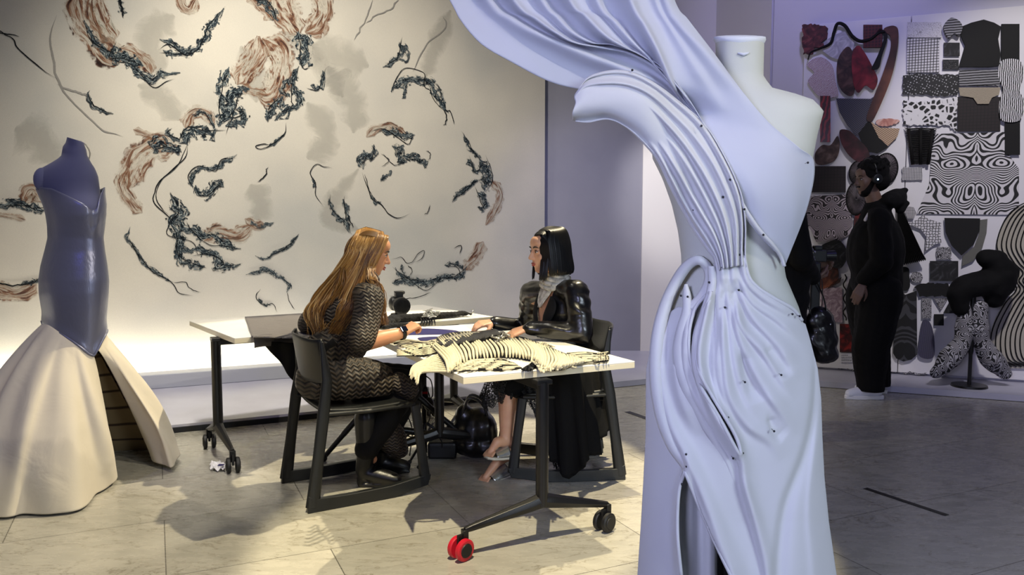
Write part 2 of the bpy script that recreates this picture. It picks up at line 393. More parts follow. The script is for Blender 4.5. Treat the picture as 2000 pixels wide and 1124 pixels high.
# ================================================================ chairs with sled frames
def make_chair(label):
    """local frame: x forward, y to the chair's left, origin floor centre"""
    root = empty('chair', (0, 0, 0), label, 'chair', 'charcoal plastic sled chairs')
    HW = .225
    # shell seat
    G = []
    for i in range(15):
        t_ = i / 14; x = -.20 + .44 * t_; row = []
        zc = .452 - .012 * math.sin(t_ * PI) - (.02 * ((t_ - .85) / .15) ** 2 if t_ > .85 else 0)
        for j in range(15):
            y = (j / 14 * 2 - 1); wv = HW * (1.0 if t_ > .3 else .93 + .07 * t_ / .3)
            row.append((x, y * wv, zc + .014 * abs(y) ** 3))
        G.append(row)
    MB().grid(G).build('seat', M_plastic, root, solid=.016, off=-1)
    # back panel, wraps and leans
    G = []
    for i in range(13):
        t_ = i / 12; z = .585 + .195 * t_; row = []
        for j in range(19):
            y = (j / 18 * 2 - 1); x = -.235 + .0 - .035 * t_ + .055 * abs(y) ** 2.2
            dz = .012 * (1 - abs(y)) * (t_ - .5) * 2 + (.012 * abs(y) ** 6 if t_ > .9 else 0)
            row.append((x, y * (HW + .012 - .015 * t_), z + dz))
        G.append(row)
    MB().grid(G).build('backrest', M_plastic, root, solid=.012)
    for sg in (-1, 1):
        y0 = sg * (HW + .015); ytop = sg * HW; mb = MB()
        P = lambda x, z, y=y0: np.array([x, y, z])
        # rear upright from the tip-forward sled to the back panel
        mb.tube([P(-.275, .02), P(-.243, .25), P(-.215, .45), P(-.192, .60, ytop), P(-.215, .78, ytop)], [.034, .028, .03, .026, .01], 8, up=(0, 1, 0), r2=[.018, .016, .017, .013, .008])
        # front upright
        mb.tube([P(.235, .44), P(.262, .24), P(.285, .055)], [.026, .024, .03], 8, up=(0, 1, 0), r2=[.016, .016, .017])
        # sled rail: flat rear part, raised front part
        poly = [(-.30, 0), (-.05, 0), (.12, .004), (.295, .035), (.312, .085), (.27, .085), (.10, .062), (-.08, .058), (-.26, .06), (-.295, .08)]
        mb.prism([(x, z) for x, z in poly], .03, (0, y0 - .015, 0), (1, 0, 0), (0, 0, 1), (0, 1, 0))
        # seat rail
        mb.tube([P(-.215, .447, y0 - sg * .006), P(0, .437, y0 - sg * .006), P(.235, .443, y0 - sg * .006)], [.012, .012, .012], 8, up=(0, 1, 0), r2=[.018, .016, .016])
        mb.build('side_frame', M_plastic, root, smooth=40, bevel=.003)
    return root
rn = Wz(600, 1003); rf = Wz(523, 957); fn_ = Wz(800, 966)
fwd = fn_ - rn; fwd /= np.linalg.norm(fwd); side = np.cross(Z, fwd)
hw_ = .24; ctrA = rn + fwd * .30 + side * hw_
CH1 = make_chair('charcoal sled chair under the seated woman with long fair hair')
CH1.location = ctrA; CH1.rotation_euler = (0, 0, math.atan2(fwd[1], fwd[0]))
CH2 = copy_tree(CH1); CH2['label'] = 'charcoal sled chair under the seated woman in black leather jacket'
q1 = Wz(1012, 945); q2 = Wz(1205, 937); f2 = q1 - q2; f2 /= np.linalg.norm(f2); s2_ = np.cross(Z, f2)
ctrB = (q1 + q2) / 2 - s2_ * hw_
CH2.location = ctrB; CH2.rotation_euler = (0, 0, math.atan2(f2[1], f2[0]))
# ================================================================ ink mural on the long wall
def mural_canvas_mat():
    m, nt, b = new_mat('mural_canvas'); L = nt.links
    c = coords(nt, 'Object'); n = N(nt, 'ShaderNodeTexNoise', i_Scale=.9, i_Detail=3.0); L.new(c, n.inputs['Vector'])
    r = ramp(nt, n.outputs['Fac'], [(.35, hexc('#d3cdbf')), (.5, hexc('#c9c4b8')), (.66, hexc('#bab8b0'))])
    n2 = N(nt, 'ShaderNodeTexNoise', i_Scale=260.0, i_Detail=1.0); L.new(c, n2.inputs['Vector'])
    mx = N(nt, 'ShaderNodeMix', data_type='RGBA', blend_type='MULTIPLY'); mx.inputs[0].default_value = 1
    r2 = ramp(nt, n2.outputs['Fac'], [(.3, .93), (.7, 1.03)]); L.new(r.outputs[0], mx.inputs[6]); L.new(r2.outputs[0], mx.inputs[7])
    L.new(mx.outputs[2], b.inputs['Base Color']); b.inputs['Roughness'].default_value = .85; return m
VM = VW + .008 - .02
MP = UV(0, VM); MN = -V
mb = MB(); ue = float(np.dot(Wp(1064, 400, MP, MN), U)); mb.box(UV((ue - 6) / 2 , VM + .008, 2.36), (ue + 6, .012, 4.5), [U, V, Z])
mural = mb.build('mural_canvas', mural_canvas_mat(), smooth=False)
tag(mural, 'huge cream mural of torn swirling ink and brown gauze shapes above the glowing kerb', 'mural')

def stroke_mat(name, kind):
    m, nt, b = new_mat(name); L = nt.links
    uv = nt.nodes.new('ShaderNodeTexCoord'); sp = nt.nodes.new('ShaderNodeSeparateXYZ'); L.new(uv.outputs['UV'], sp.inputs[0])
    oc = coords(nt, 'Object', (1, 1, 1))
    def math_(op, a, bb=None, clamp=False):
        n = nt.nodes.new('ShaderNodeMath'); n.operation = op; n.use_clamp = clamp
        for i, q in enumerate((a, bb)):
            if q is None: continue
            if hasattr(q, 'type'): L.new(q, n.inputs[i])
            else: n.inputs[i].default_value = q
        return n.outputs[0]
    vabs = math_('ABSOLUTE', sp.outputs['Y'])                      # 0 centre .. 1 edge
    big = N(nt, 'ShaderNodeTexNoise', i_Scale={'ink': 26.0, 'gauze': 9.0, 'shade': 4.0, 'line': 20.0}[kind], i_Detail=6.0, i_Roughness=.65, i_Distortion=1.6); L.new(oc, big.inputs['Vector'])
    if kind == 'ink':
        cu = coords(nt, 'UV', (9.0, 1.5, 1)); su = N(nt, 'ShaderNodeTexNoise', i_Scale=1.5, i_Detail=7.0, i_Roughness=.62, i_Distortion=1.2); L.new(cu, su.inputs['Vector'])
    edge = math_('ADD', vabs, math_('MULTIPLY', math_('SUBTRACT', (su if kind == 'ink' else big).outputs['Fac'], .5), {'ink': 3.6, 'gauze': 1.8, 'shade': 1.6, 'line': 1.0}[kind]))
    if kind == 'ink':
        vo = N(nt, 'ShaderNodeTexVoronoi', feature='DISTANCE_TO_EDGE', i_Scale=10.0); 
        wob = N(nt, 'ShaderNodeVectorMath', operation='MULTIPLY_ADD'); wob.inputs[1].default_value = (.16, .16, .16)
        nn = N(nt, 'ShaderNodeTexNoise', i_Scale=11.0, i_Detail=4.0); L.new(oc, nn.inputs['Vector']); L.new(nn.outputs['Color'], wob.inputs[0]); L.new(oc, wob.inputs[2])
        L.new(wob.outputs[0], vo.inputs['Vector'])
        web = ramp(nt, vo.outputs['Distance'], [(0, 1), (.05, 1), (.085, 0)]).outputs[0]
        core = ramp(nt, edge, [(0, 1), (.42, 1), (.5, 0)]).outputs[0]
        inner = ramp(nt, edge, [(0, 1), (.95, 1), (1, 0)]).outputs[0]
        a = math_('MAXIMUM', core, math_('MULTIPLY', web, inner))
        cf = coords(nt, 'UV', (16.0, 2.6, 1)); fine = N(nt, 'ShaderNodeTexNoise', i_Scale=1.6, i_Detail=6.0, i_Roughness=.6, i_Distortion=1.6); L.new(cf, fine.inputs['Vector'])
        col = ramp(nt, fine.outputs['Fac'], [(.36, hexc('#0b0e12')), (.47, hexc('#1d252c')), (.54, hexc('#47535a')), (.62, hexc('#9aa19e')), (.70, hexc('#c9c4b6'))]).outputs[0]
    elif kind == 'gauze':
        c3 = coords(nt, 'UV', (3.0, 1.6, 1))
        st = N(nt, 'ShaderNodeTexNoise', i_Scale=1.9, i_Detail=9.0, i_Roughness=.66, i_Distortion=1.2); L.new(c3, st.inputs['Vector'])
        col = ramp(nt, st.outputs['Fac'], [(.30, hexc('#2a211f')), (.40, hexc('#5a3f36')), (.46, hexc('#96694c')), (.51, hexc('#a8917a')), (.58, hexc('#cfc4b0')), (.66, hexc('#8a8474')), (.74, hexc('#4c4a44'))]).outputs[0]
        base = ramp(nt, edge, [(0, 1), (.75, 1), (1.0, 0)]).outputs[0]
        op = ramp(nt, st.outputs['Fac'], [(.32, 1), (.42, .9), (.48, .5), (.55, .1), (.62, .35), (.72, .9)]).outputs[0]
        a = math_('MULTIPLY', base, op)
    elif kind == 'shade':
        a = math_('MULTIPLY', ramp(nt, edge, [(0, 1), (.4, .9), (1.0, 0)]).outputs[0], .3); col = None
        b.inputs['Base Color'].default_value = (*hexc('#aaa79e'), 1)
    else:
        a = ramp(nt, edge, [(0, 1), (.75, 1), (.95, 0)]).outputs[0]; col = None
        b.inputs['Base Color'].default_value = (*hexc('#16191c'), 1)
    if col is not None: L.new(col, b.inputs['Base Color'])
    L.new(a, b.inputs['Alpha']); b.inputs['Roughness'].default_value = .9; b.inputs['Specular IOR Level'].default_value = .1
    return m
SM = {k: stroke_mat('mural_' + k, k) for k in ('ink', 'gauze', 'shade', 'line')}
SM['pale'] = SM['line'].copy(); SM['pale'].node_tree.nodes['Principled BSDF'].inputs['Base Color'].default_value = (*hexc('#8f8c86'), 1)
_nl = [0]
def stroke(kind, pts, w, taper=True):
    """pts in photo pixels on the mural plane, w half-width in pixels"""
    _nl[0] += 1; rs = np.random.RandomState(_nl[0])
    Q = cr([(x, y) for x, y in pts], 10); n = len(Q)
    P = np.array([Wp(x, y, MP, MN) for x, y in Q]); lay = .0012 + .0007 * {'shade': 0, 'pale': 1, 'gauze': 2, 'ink': 3, 'line': 4}[kind] + .00001 * _nl[0]
    d = np.gradient(P, axis=0); d /= np.linalg.norm(d, axis=1)[:, None] + 1e-9; s = np.cross(d, MN)
    mpp = np.linalg.norm(Wp(500, 400, MP, MN) - Wp(510, 400, MP, MN)) / 10
    tt = np.linspace(0, 1, n); wv = (w * .7 if kind in ('line', 'pale') else w * 1.25) * mpp * (.75 + .45 * np.interp(tt, np.linspace(0, 1, 9), rs.rand(9)))
    if taper: wv = wv * np.clip(np.minimum(tt, 1 - tt) * 7, .12, 1)
    if kind in ('ink', 'line', 'pale'): P = P + s * (np.interp(tt, np.linspace(0, 1, 14), rs.normal(size=14)) * (w * .22 + (.8 if kind != 'line' else .5)) * mpp)[:, None]
    G = [[P[i] + s[i] * wv[i] * v + MN * lay for v in (-1, -.5, 0, .5, 1)] for i in range(n)]
    mb = MB().grid(G); o = mb.build({'ink': 'ink_stroke', 'gauze': 'gauze_stroke', 'shade': 'shadow_wash', 'line': 'fine_line', 'pale': 'fine_line'}[kind], SM[kind], None, smooth=False)
    me = o.data; uvl = me.uv_layers.new(name='UVMap'); Ls = np.concatenate([[0], np.cumsum(np.linalg.norm(np.diff(P, axis=0), axis=1))])
    for lp in me.loops:
        i, j = divmod(lp.vertex_index, 5); uvl.data[lp.index].uv = (Ls[i] + _nl[0] * 3.7, (-1, -.5, 0, .5, 1)[j])
    o.visible_shadow = True; put(o, mural); return o
ST_ = [
 ('shade', [(340, 30), (300, 60), (290, 100), (320, 150)], 28), ('shade', [(270, 165), (320, 195), (350, 235)], 24), ('shade', [(610, 90), (660, 110), (720, 130)], 34),
 ('shade', [(640, 130), (690, 200), (690, 260)], 26), ('shade', [(550, 60), (620, 120), (670, 190)], 20), ('shade', [(600, 200), (640, 270), (600, 310)], 26), ('shade', [(470, 90), (500, 150), (500, 200)], 18),
 ('shade', [(30, 250), (80, 275), (110, 320)], 34), ('shade', [(490, 360), (510, 400), (500, 430)], 26), ('shade', [(880, 20), (850, 90), (830, 150)], 20), ('shade', [(700, 330), (640, 420), (700, 450)], 18),
 ('gauze', [(150, -20), (158, 35), (185, 75), (215, 110), (235, 122)], 22), ('gauze', [(185, -20), (190, 30), (205, 60), (222, 85)], 16), ('gauze', [(232, 95), (262, 105), (285, 125), (295, 145)], 13),
 ('ink', [(165, 40), (185, 80), (210, 105), (240, 115), (262, 130), (285, 150), (320, 152), (352, 142)], 9), ('ink', [(222, 88), (230, 110), (250, 118), (280, 130)], 12),
 ('ink', [(312, 80), (338, 82), (356, 100), (383, 98), (400, 78), (410, 50), (434, 14)], 8), ('ink', [(318, 100), (350, 108), (380, 100)], 7), ('line', [(232, -5), (238, 18), (241, 35)], 3), ('ink', [(232, -5), (238, 15), (243, 30)], 4),
 ('gauze', [(350, -15), (356, 12), (372, 20), (385, -5)], 9),
 ('gauze', [(535, -25), (552, 15), (572, 48), (585, 66)], 26), ('gauze', [(622, -25), (632, 20), (618, 50), (596, 64)], 18), ('gauze', [(480, -15), (510, 10), (535, 40)], 13), ('ink', [(490, -10), (520, 10), (545, 40)], 8),
 ('ink', [(580, 62), (592, 85), (594, 115), (585, 130)], 14), ('ink', [(585, 130), (570, 155), (574, 180), (588, 202), (560, 215), (535, 235)], 9), ('ink', [(555, 190), (535, 205), (522, 238)], 10), ('ink', [(568, 150), (552, 175), (566, 190)], 5),
 ('gauze', [(512, 75), (546, 100), (548, 150), (528, 183), (500, 185)], 24), ('gauze', [(505, 70), (500, 110), (478, 140), (462, 165)], 22), ('gauze', [(470, 170), (492, 178), (520, 184)], 10),
 ('ink', [(446, 130), (430, 165), (432, 205), (438, 238)], 9), ('ink', [(480, 165), (455, 185), (445, 215), (428, 248)], 15), ('ink', [(460, 215), (478, 225), (466, 240), (440, 246)], 9),
 ('gauze', [(362, 255), (372, 225), (398, 220), (420, 245)], 11), ('ink', [(425, 254), (400, 258), (375, 258), (352, 282)], 12), ('ink', [(375, 226), (398, 222), (422, 248)], 5), ('ink', [(352, 282), (335, 290), (315, 282), (300, 300)], 11),
 ('gauze', [(260, 253), (285, 262), (312, 272)], 6), ('ink', [(325, 250), (332, 266), (352, 276)], 5), ('gauze', [(350, 286), (305, 288), (275, 305), (258, 335), (248, 370)], 24), ('gauze', [(250, 330), (240, 365), (262, 400), (278, 416)], 12),
 ('line', [(366, 278), (360, 310), (320, 345), (303, 370), (302, 395), (325, 420), (342, 436)], 1.6), ('line', [(366, 280), (350, 318), (316, 352), (306, 390), (330, 422)], 1.2),
 ('ink', [(332, 378), (345, 398), (352, 418), (338, 430), (345, 458), (355, 480), (378, 494)], 11), ('ink', [(340, 430), (372, 448), (402, 462), (432, 470), (468, 490)], 11), ('ink', [(346, 462), (352, 500), (372, 518), (400, 520)], 9),
 ('ink', [(360, 480), (400, 492), (425, 505), (432, 520), (470, 516)], 10), ('gauze', [(398, 470), (425, 455), (462, 460), (495, 440)], 15), ('gauze', [(478, 428), (500, 440), (515, 436)], 9), ('ink', [(488, 432), (505, 442), (536, 435)], 4),
 ('ink', [(462, 300), (440, 314), (418, 328), (388, 330), (373, 350), (380, 368)], 5), ('ink', [(382, 362), (392, 378), (410, 376), (424, 356), (437, 365)], 9), ('ink', [(171, 177), (178, 203), (196, 216), (222, 223)], 4), ('line', [(172, 180), (182, 205), (220, 224)], 1.3),
 ('line', [(-30, 45), (0, 60), (22, 74), (36, 96), (60, 118), (110, 156)], 1.6), ('line', [(-10, 62), (38, 72)], 1.6), ('pale', [(110, 30), (100, 80), (105, 130), (118, 168), (150, 212), (200, 252), (240, 266)], 2.5), ('pale', [(112, 165), (150, 180), (175, 190)], 2.5),
 ('ink', [(-10, 408), (30, 396), (55, 403), (90, 408)], 9), ('gauze', [(45, 398), (62, 372), (84, 395)], 14), ('gauze', [(-20, 418), (30, 424), (50, 430)], 5),
 ('gauze', [(-25, 558), (20, 574), (50, 570), (72, 556)], 13), ('line', [(-20, 548), (30, 558), (78, 548)], 2), ('ink', [(40, 556), (62, 551), (80, 551)], 5),
 ('ink', [(254, 443), (248, 466), (263, 484), (274, 510), (295, 528), (317, 540), (336, 553)], 4), ('line', [(250, 460), (265, 490), (300, 532), (336, 553), (350, 572), (376, 578)], 1.3), ('line', [(336, 552), (360, 552), (372, 564), (392, 572)], 1.1),
 ('ink', [(584, 458), (566, 478), (541, 492), (523, 505), (498, 503)], 3.5), ('line', [(582, 461), (560, 482), (525, 503)], 1.2), ('ink', [(480, 537), (516, 530), (545, 541), (566, 557), (560, 572)], 4.5), ('line', [(560, 570), (565, 590), (577, 605)], 1),
 ('line', [(509, 564), (500, 580), (514, 596), (532, 594), (542, 610)], 1.3), ('ink', [(505, 582), (516, 596), (530, 595)], 3), ('line', [(559, 240), (555, 262), (531, 282), (512, 291), (500, 287), (515, 282), (530, 283)], 1.5), ('ink', [(556, 258), (540, 276), (524, 286)], 3.5), ('line', [(521, 326), (518, 342), (503, 356)], 1.8),
 ('ink', [(629, 138), (631, 160), (620, 171), (606, 169)], 6), ('ink', [(780, 82), (786, 102), (771, 118), (747, 131)], 6), ('ink', [(791, 84), (797, 100), (794, 120), (782, 112)], 4),
 ('ink', [(764, 180), (772, 166), (790, 160), (811, 156), (835, 162), (851, 176), (862, 203), (874, 222)], 10), ('ink', [(792, 163), (790, 180), (786, 194)], 4), ('line', [(868, 215), (880, 220), (887, 243)], 2), ('line', [(866, 215), (872, 232), (866, 246)], 2),
 ('pale', [(729, 0), (718, 30), (706, 55), (690, 78)], 2), ('pale', [(780, -5), (760, 20), (735, 30), (712, 44)], 2), ('pale', [(866, 30), (869, 55), (832, 90), (805, 140)], 2),
 ('gauze', [(715, 268), (735, 252), (765, 250), (795, 264)], 10), ('ink', [(740, 256), (768, 258), (790, 266), (810, 262)], 8), ('ink', [(733, 284), (722, 304), (706, 312), (710, 330)], 9), ('ink', [(765, 286), (782, 292), (780, 310), (795, 314)], 9), ('ink', [(785, 308), (806, 306), (824, 318), (836, 314)], 8), ('line', [(836, 314), (840, 300), (832, 294)], 1.3),
 ('line', [(744, 300), (760, 314), (745, 326)], 1.2), ('line', [(748, 300), (768, 322), (790, 318)], 1.2), ('ink', [(764, 332), (756, 344), (744, 356)], 4.5), ('line', [(706, 338), (716, 362), (728, 390), (745, 402), (756, 414), (776, 427), (800, 418)], 1.6), ('ink', [(722, 378), (732, 394), (744, 396)], 4), ('line', [(712, 340), (722, 375), (740, 398)], 1.2), ('line', [(828, 420), (836, 414), (840, 400)], 1.2),
 ('line', [(648, 328), (632, 326), (618, 322), (604, 338), (613, 355), (616, 380), (631, 404)], 1.5), ('ink', [(608, 345), (614, 358), (612, 368)], 3), ('ink', [(642, 388), (650, 414), (666, 430), (678, 434)], 5), ('ink', [(670, 388), (679, 416), (680, 455)], 5), ('line', [(678, 420), (690, 446)], 2), ('ink', [(655, 428), (672, 432)], 6),
 ('ink', [(906, 262), (914, 285), (928, 300), (940, 308)], 5), ('ink', [(912, 310), (926, 332), (948, 330)], 6), ('ink', [(938, 308), (950, 335), (948, 360), (935, 352)], 13), ('ink', [(935, 352), (918, 362), (898, 376), (880, 392)], 6), ('ink', [(932, 376), (944, 390), (940, 416)], 8),
 ('gauze', [(960, 352), (976, 378), (968, 408), (948, 440)], 11), ('gauze', [(944, 472), (930, 500), (905, 528)], 15), ('ink', [(770, 524), (790, 545), (830, 553), (862, 544), (895, 540), (912, 522)], 7), ('ink', [(868, 520), (890, 516), (905, 528)], 5), ('line', [(886, 486), (900, 480), (898, 498)], 1.5),
 ('line', [(763, 508), (782, 503), (793, 513), (806, 513), (815, 497), (828, 491), (824, 504), (806, 513)], 1.2), ('ink', [(784, 516), (788, 535), (802, 543)], 4), ('line', [(800, 540), (804, 528), (796, 518)], 1.2), ('ink', [(765, 552), (790, 550), (825, 546)], 5), ('line', [(760, 578), (790, 584), (815, 580), (842, 572)], 1.5),
]
for k, p, w in ST_:
    stroke(k, p, w)
    if k == 'ink' and w >= 5:
        rs = np.random.RandomState(_nl[0] + 90)
        for q in range(1): stroke('line', [(x + rs.normal() * w * .9, y + rs.normal() * w * .9) for x, y in p], 1.3)
# ================================================================ gowns on dress forms
def cloth(name, col, rough=.75, sheen=.3, weave=900, bump=.12, trans=.0, wr=None):
    m, nt, b = new_mat(name); L = nt.links; b.inputs['Base Color'].default_value = (*hexc(col), 1)
    b.inputs['Roughness'].default_value = rough; b.inputs['Sheen Weight'].default_value = sheen; b.inputs['Specular IOR Level'].default_value = .25
    c = coords(nt, 'Object'); n = N(nt, 'ShaderNodeTexNoise', i_Scale=float(weave), i_Detail=1.0); L.new(c, n.inputs['Vector'])
    bp = N(nt, 'ShaderNodeBump', i_Strength=bump, i_Distance=.002); L.new(n.outputs['Fac'], bp.inputs['Height']); last = bp
    if wr:
        n2 = N(nt, 'ShaderNodeTexNoise', i_Scale=float(wr[0]), i_Detail=3.0, i_Distortion=.6); L.new(c, n2.inputs['Vector'])
        b2 = N(nt, 'ShaderNodeBump', i_Strength=wr[1], i_Distance=.02); L.new(n2.outputs['Fac'], b2.inputs['Height']); L.new(bp.outputs[0], b2.inputs['Normal']); last = b2
    L.new(last.outputs[0], b.inputs['Normal'])
    if trans:
        tr = N(nt, 'ShaderNodeBsdfTranslucent'); tr.inputs[0].default_value = (*hexc(col), 1); mx = N(nt, 'ShaderNodeMixShader'); mx.inputs[0].default_value = trans
        out = nt.nodes['Material Output']; L.new(b.outputs[0], mx.inputs[1]); L.new(tr.outputs[0], mx.inputs[2]); L.new(mx.outputs[0], out.inputs[0])
    return m
M_chiffon = cloth('white_chiffon', '#c8ccd8', .7, .2, 1200, .08, .28, (7, .12))
M_chiffon2 = cloth('white_chiffon_skirt', '#c9cbcd', .7, .2, 1200, .08, .12, (6, .12))
M_form = cloth('calico_form', '#b6b9b2', .85, .1, 700, .15)
M_formcap = cloth('calico_cap', '#c4c9d0', .8, .1, 700, .1)
M_pin = mat('dark_pin', '#0b0c14', .4)
D0 = 1.82
BR = np.array([  # y, left, right, front depth
 (60, 1396, 1494, .055), (100, 1397, 1493, .055), (150, 1396, 1492, .056), (172, 1390, 1510, .07), (190, 1340, 1585, .085), (215, 1300, 1612, .10), (260, 1268, 1600, .12), (310, 1272, 1590, .135),
 (350, 1292, 1586, .14), (400, 1310, 1574, .13), (450, 1322, 1546, .115), (500, 1329, 1531, .105), (540, 1329, 1536, .105), (600, 1300, 1562, .115), (660, 1276, 1580, .13), (720, 1263, 1596, .145),
 (780, 1262, 1603, .15), (850, 1262, 1605, .15), (930, 1258, 1609, .15), (1020, 1253, 1618, .15), (1124, 1246, 1633, .16), (1300, 1232, 1662, .18), (1500, 1215, 1700, .2)], float)
def brow(y): return [np.interp(y, BR[:, 0], BR[:, k]) for k in (1, 2, 3)]
def bdepth(x, y, off=0.):
    l, r, dd = brow(y); s = (x - (l + r) / 2) / ((r - l) / 2 + off * 847); s = np.clip(s, -1, 1)
    return D0 - (dd + off) * np.sqrt(1 - np.abs(s) ** 2.2)
def Wv(x, y, d):
    x, y, d = np.broadcast_arrays(x, y, d); a = (x - 1000) / F; b = (562 - y) / F; cp, sp = math.cos(PITCH), math.sin(PITCH)
    ry = cp + sp * b; rz = -sp + cp * b; k = d / ry
    return np.stack([a * k, d, H + rz * k], -1)
def form_mesh(y0, y1, n=70, m=56, arm=None):
    rows = []
    for y in np.linspace(y0, y1, n):
        l, r, dd = brow(y); c = (l + r) / 2; h = (r - l) / 2; th = np.linspace(0, 2 * PI, m, endpoint=False)
        p = 2.25; ct, st = np.cos(th), np.sin(th); s = np.sign(ct) * np.abs(ct) ** (2 / p); q = np.sign(st) * np.abs(st) ** (2 / p)
        rows.append(Wv(c + h * .985 * s, np.full(m, y), D0 - dd * q * np.where(q > 0, 1, .75)))
    return rows
FORM = empty('dress_form', W(1440, 1500, D0) * np.array([1, 1, 0]), 'calico dress form with round capped neck inside the pale draped gown', 'dress form')
mb = MB(); R = form_mesh(78, 880); mb.grid(R, closed=True)
mb.add(R[-1], [tuple(range(56))]); mb.build('torso', M_form, FORM, smooth=60)
mb = MB(); cc = []
for y, k in ((84, .99), (78, 1.05), (72, 1.03), (70.5, .9), (69, .55), (68.5, .05)):
    th = np.linspace(0, 2 * PI, 40, endpoint=False); cc.append(Wv(1445 + 49 * k * np.cos(th), np.full(40, y), D0 - .055 * k * np.sin(th)))
mb.grid(cc, closed=True).build('neck_cap', M_formcap, FORM)
mb = MB(); mb.tube([W(1452, 104, D0 - .057) + np.array([dx, 0, dz]) for dx, dz in ((-.012, .0), (0, -.003), (.012, .001))], [.002, .004, .002], 8); mb.build('tab', M_formcap, FORM)
bs = W(1413, 1100, D0 + .02); mb = MB(); mb.tube([bs + Z * .45, np.array([bs[0], bs[1], .03])], [.016, .016], 16)
mb.tube([np.array([bs[0], bs[1], .03]), np.array([bs[0], bs[1], .012]), np.array([bs[0], bs[1], 0])], [.03, .17, .175], 28); mb.build('stand', M_black, FORM, smooth=40)

def seg_dist(P, poly):
    """distance from px points P(n,2) to polyline, with param 0..1"""
    best = np.full(len(P), 1e9); bt = np.zeros(len(P)); sd = np.zeros(len(P)); L_ = [0]
    for a, b in zip(poly[:-1], poly[1:]): L_.append(L_[-1] + np.linalg.norm(b - a))
    for i, (a, b) in enumerate(zip(poly[:-1], poly[1:])):
        d = b - a; t = np.clip(((P - a) @ d) / (d @ d), 0, 1); q = P - a - t[:, None] * d; ds = np.linalg.norm(q, axis=1)
        k = ds < best; best[k] = ds[k]; bt[k] = (L_[i] + t[k] * (L_[i + 1] - L_[i])) / L_[-1]; sd[k] = np.sign(d[0] * q[k, 1] - d[1] * q[k, 0])
    return best, bt, sd
def ridges(X, Y, RS):
    """sum of soft ridges/grooves (polyline px, half width px, height m)"""
    P = np.stack([X.ravel(), Y.ravel()], 1); out = np.zeros(len(P))
    for pts, w, h in RS:
        Q = cr(pts, 6); ds, t, sd = seg_dist(P, Q); env = np.clip(np.minimum(t * 6 + .25, (1 - t) * 4), 0, 1)
        ww = w * (.6 + .9 * t); k = ds / ww
        # asymmetric cord-like fold: steep on one side, soft on the other
        prof = np.where(sd > 0, np.exp(-(k * 1.25) ** 2), np.exp(-(k * .62) ** 2))
        out += 1.3 * h * prof * env
    return out.reshape(X.shape)
def inpoly(X, Y, poly):
    ins = np.zeros(X.shape, bool); n = len(poly)
    for i in range(n):
        x1, y1 = poly[i]; x2, y2 = poly[(i + 1) % n]
        c = ((y1 > Y) != (y2 > Y)) & (X < (x2 - x1) * (Y - y1) / (y2 - y1 + 1e-12) + x1); ins ^= c
    return ins
RS = [([(1446, 480), (1458, 545), (1490, 580), (1545, 612), (1572, 640)], 9, .016), ([(1442, 540), (1470, 590), (1520, 625), (1570, 670)], 8, .011), ([(1440, 560), (1470, 620), (1525, 680), (1560, 745)], 9, .012),
 ([(1436, 580), (1450, 640), (1500, 700), (1550, 780)], 8, .013), ([(1430, 590), (1445, 660), (1480, 740), (1530, 810), (1555, 850)], 9, .013), ([(1420, 560), (1428, 640), (1440, 720), (1465, 790), (1495, 830)], 9, .011),
 ([(1412, 590), (1414, 680), (1425, 770), (1460, 830), (1505, 862), (1525, 900)], 9, .014), ([(1400, 560), (1405, 640), (1404, 720), (1420, 790), (1440, 830)], 6, .009),
 ([(1395, 545), (1380, 610), (1366, 690), (1378, 770), (1410, 840), (1440, 890), (1455, 925)], 8, .019), ([(1395, 640), (1396, 740), (1420, 830), (1450, 900), (1460, 960), (1485, 1040), (1510, 1124)], 10, .009),
 ([(1450, 900), (1452, 940), (1480, 1040), (1500, 1130), (1520, 1300)], 9, .012), ([(1300, 560), (1290, 640), (1287, 740), (1308, 830), (1340, 890), (1370, 960), (1410, 1060), (1440, 1140), (1470, 1300)], 11, .018),
 ([(1325, 640), (1318, 720), (1335, 790), (1370, 850)], 12, .010), ([(1345, 560), (1338, 640), (1336, 700), (1350, 760), (1390, 830), (1430, 890)], 7, .010),
 ([(1308, 860), (1325, 890), (1340, 920), (1330, 1000), (1325, 1130)], 8, .010), ([(1448, 690), (1458, 740), (1475, 790)], 13, -.012), ([(1495, 680), (1515, 712), (1535, 742)], 10, -.010), ([(1500, 815), (1512, 845), (1530, 860)], 9, -.009),
 ([(1592, 650), (1590, 780), (1572, 880), (1535, 980), (1522, 1060), (1516, 1140), (1510, 1300)], 10, -.012), ([(1600, 800), (1588, 900), (1580, 1000), (1590, 1124), (1600, 1300)], 10, .006), ([(1410, 470), (1412, 520), (1418, 570)], 8, .014), ([(1432, 470), (1432, 520), (1436, 570)], 8, .014), ([(1395, 480), (1403, 540), (1412, 600)], 7, .012)]
HOLES = [[(1452, 440), (1454, 500), (1462, 540), (1480, 562), (1510, 582), (1548, 604), (1572, 634), (1640, 640), (1640, 440)],
 [(1150, 440), (1392, 440), (1394, 500), (1398, 545), (1388, 575), (1372, 598), (1348, 606), (1325, 600), (1300, 620), (1276, 640), (1240, 700), (1150, 700)],
 [(1362, 596), (1352, 620), (1346, 650), (1346, 690), (1356, 730), (1372, 762), (1404, 815), (1444, 888), (1437, 852), (1390, 772), (1364, 720), (1360, 665), (1372, 615), (1388, 572)],
 [(1338, 922), (1326, 960), (1323, 1040), (1331, 1130), (1340, 1520), (1600, 1520), (1440, 1150), (1408, 1085), (1372, 1005)]]
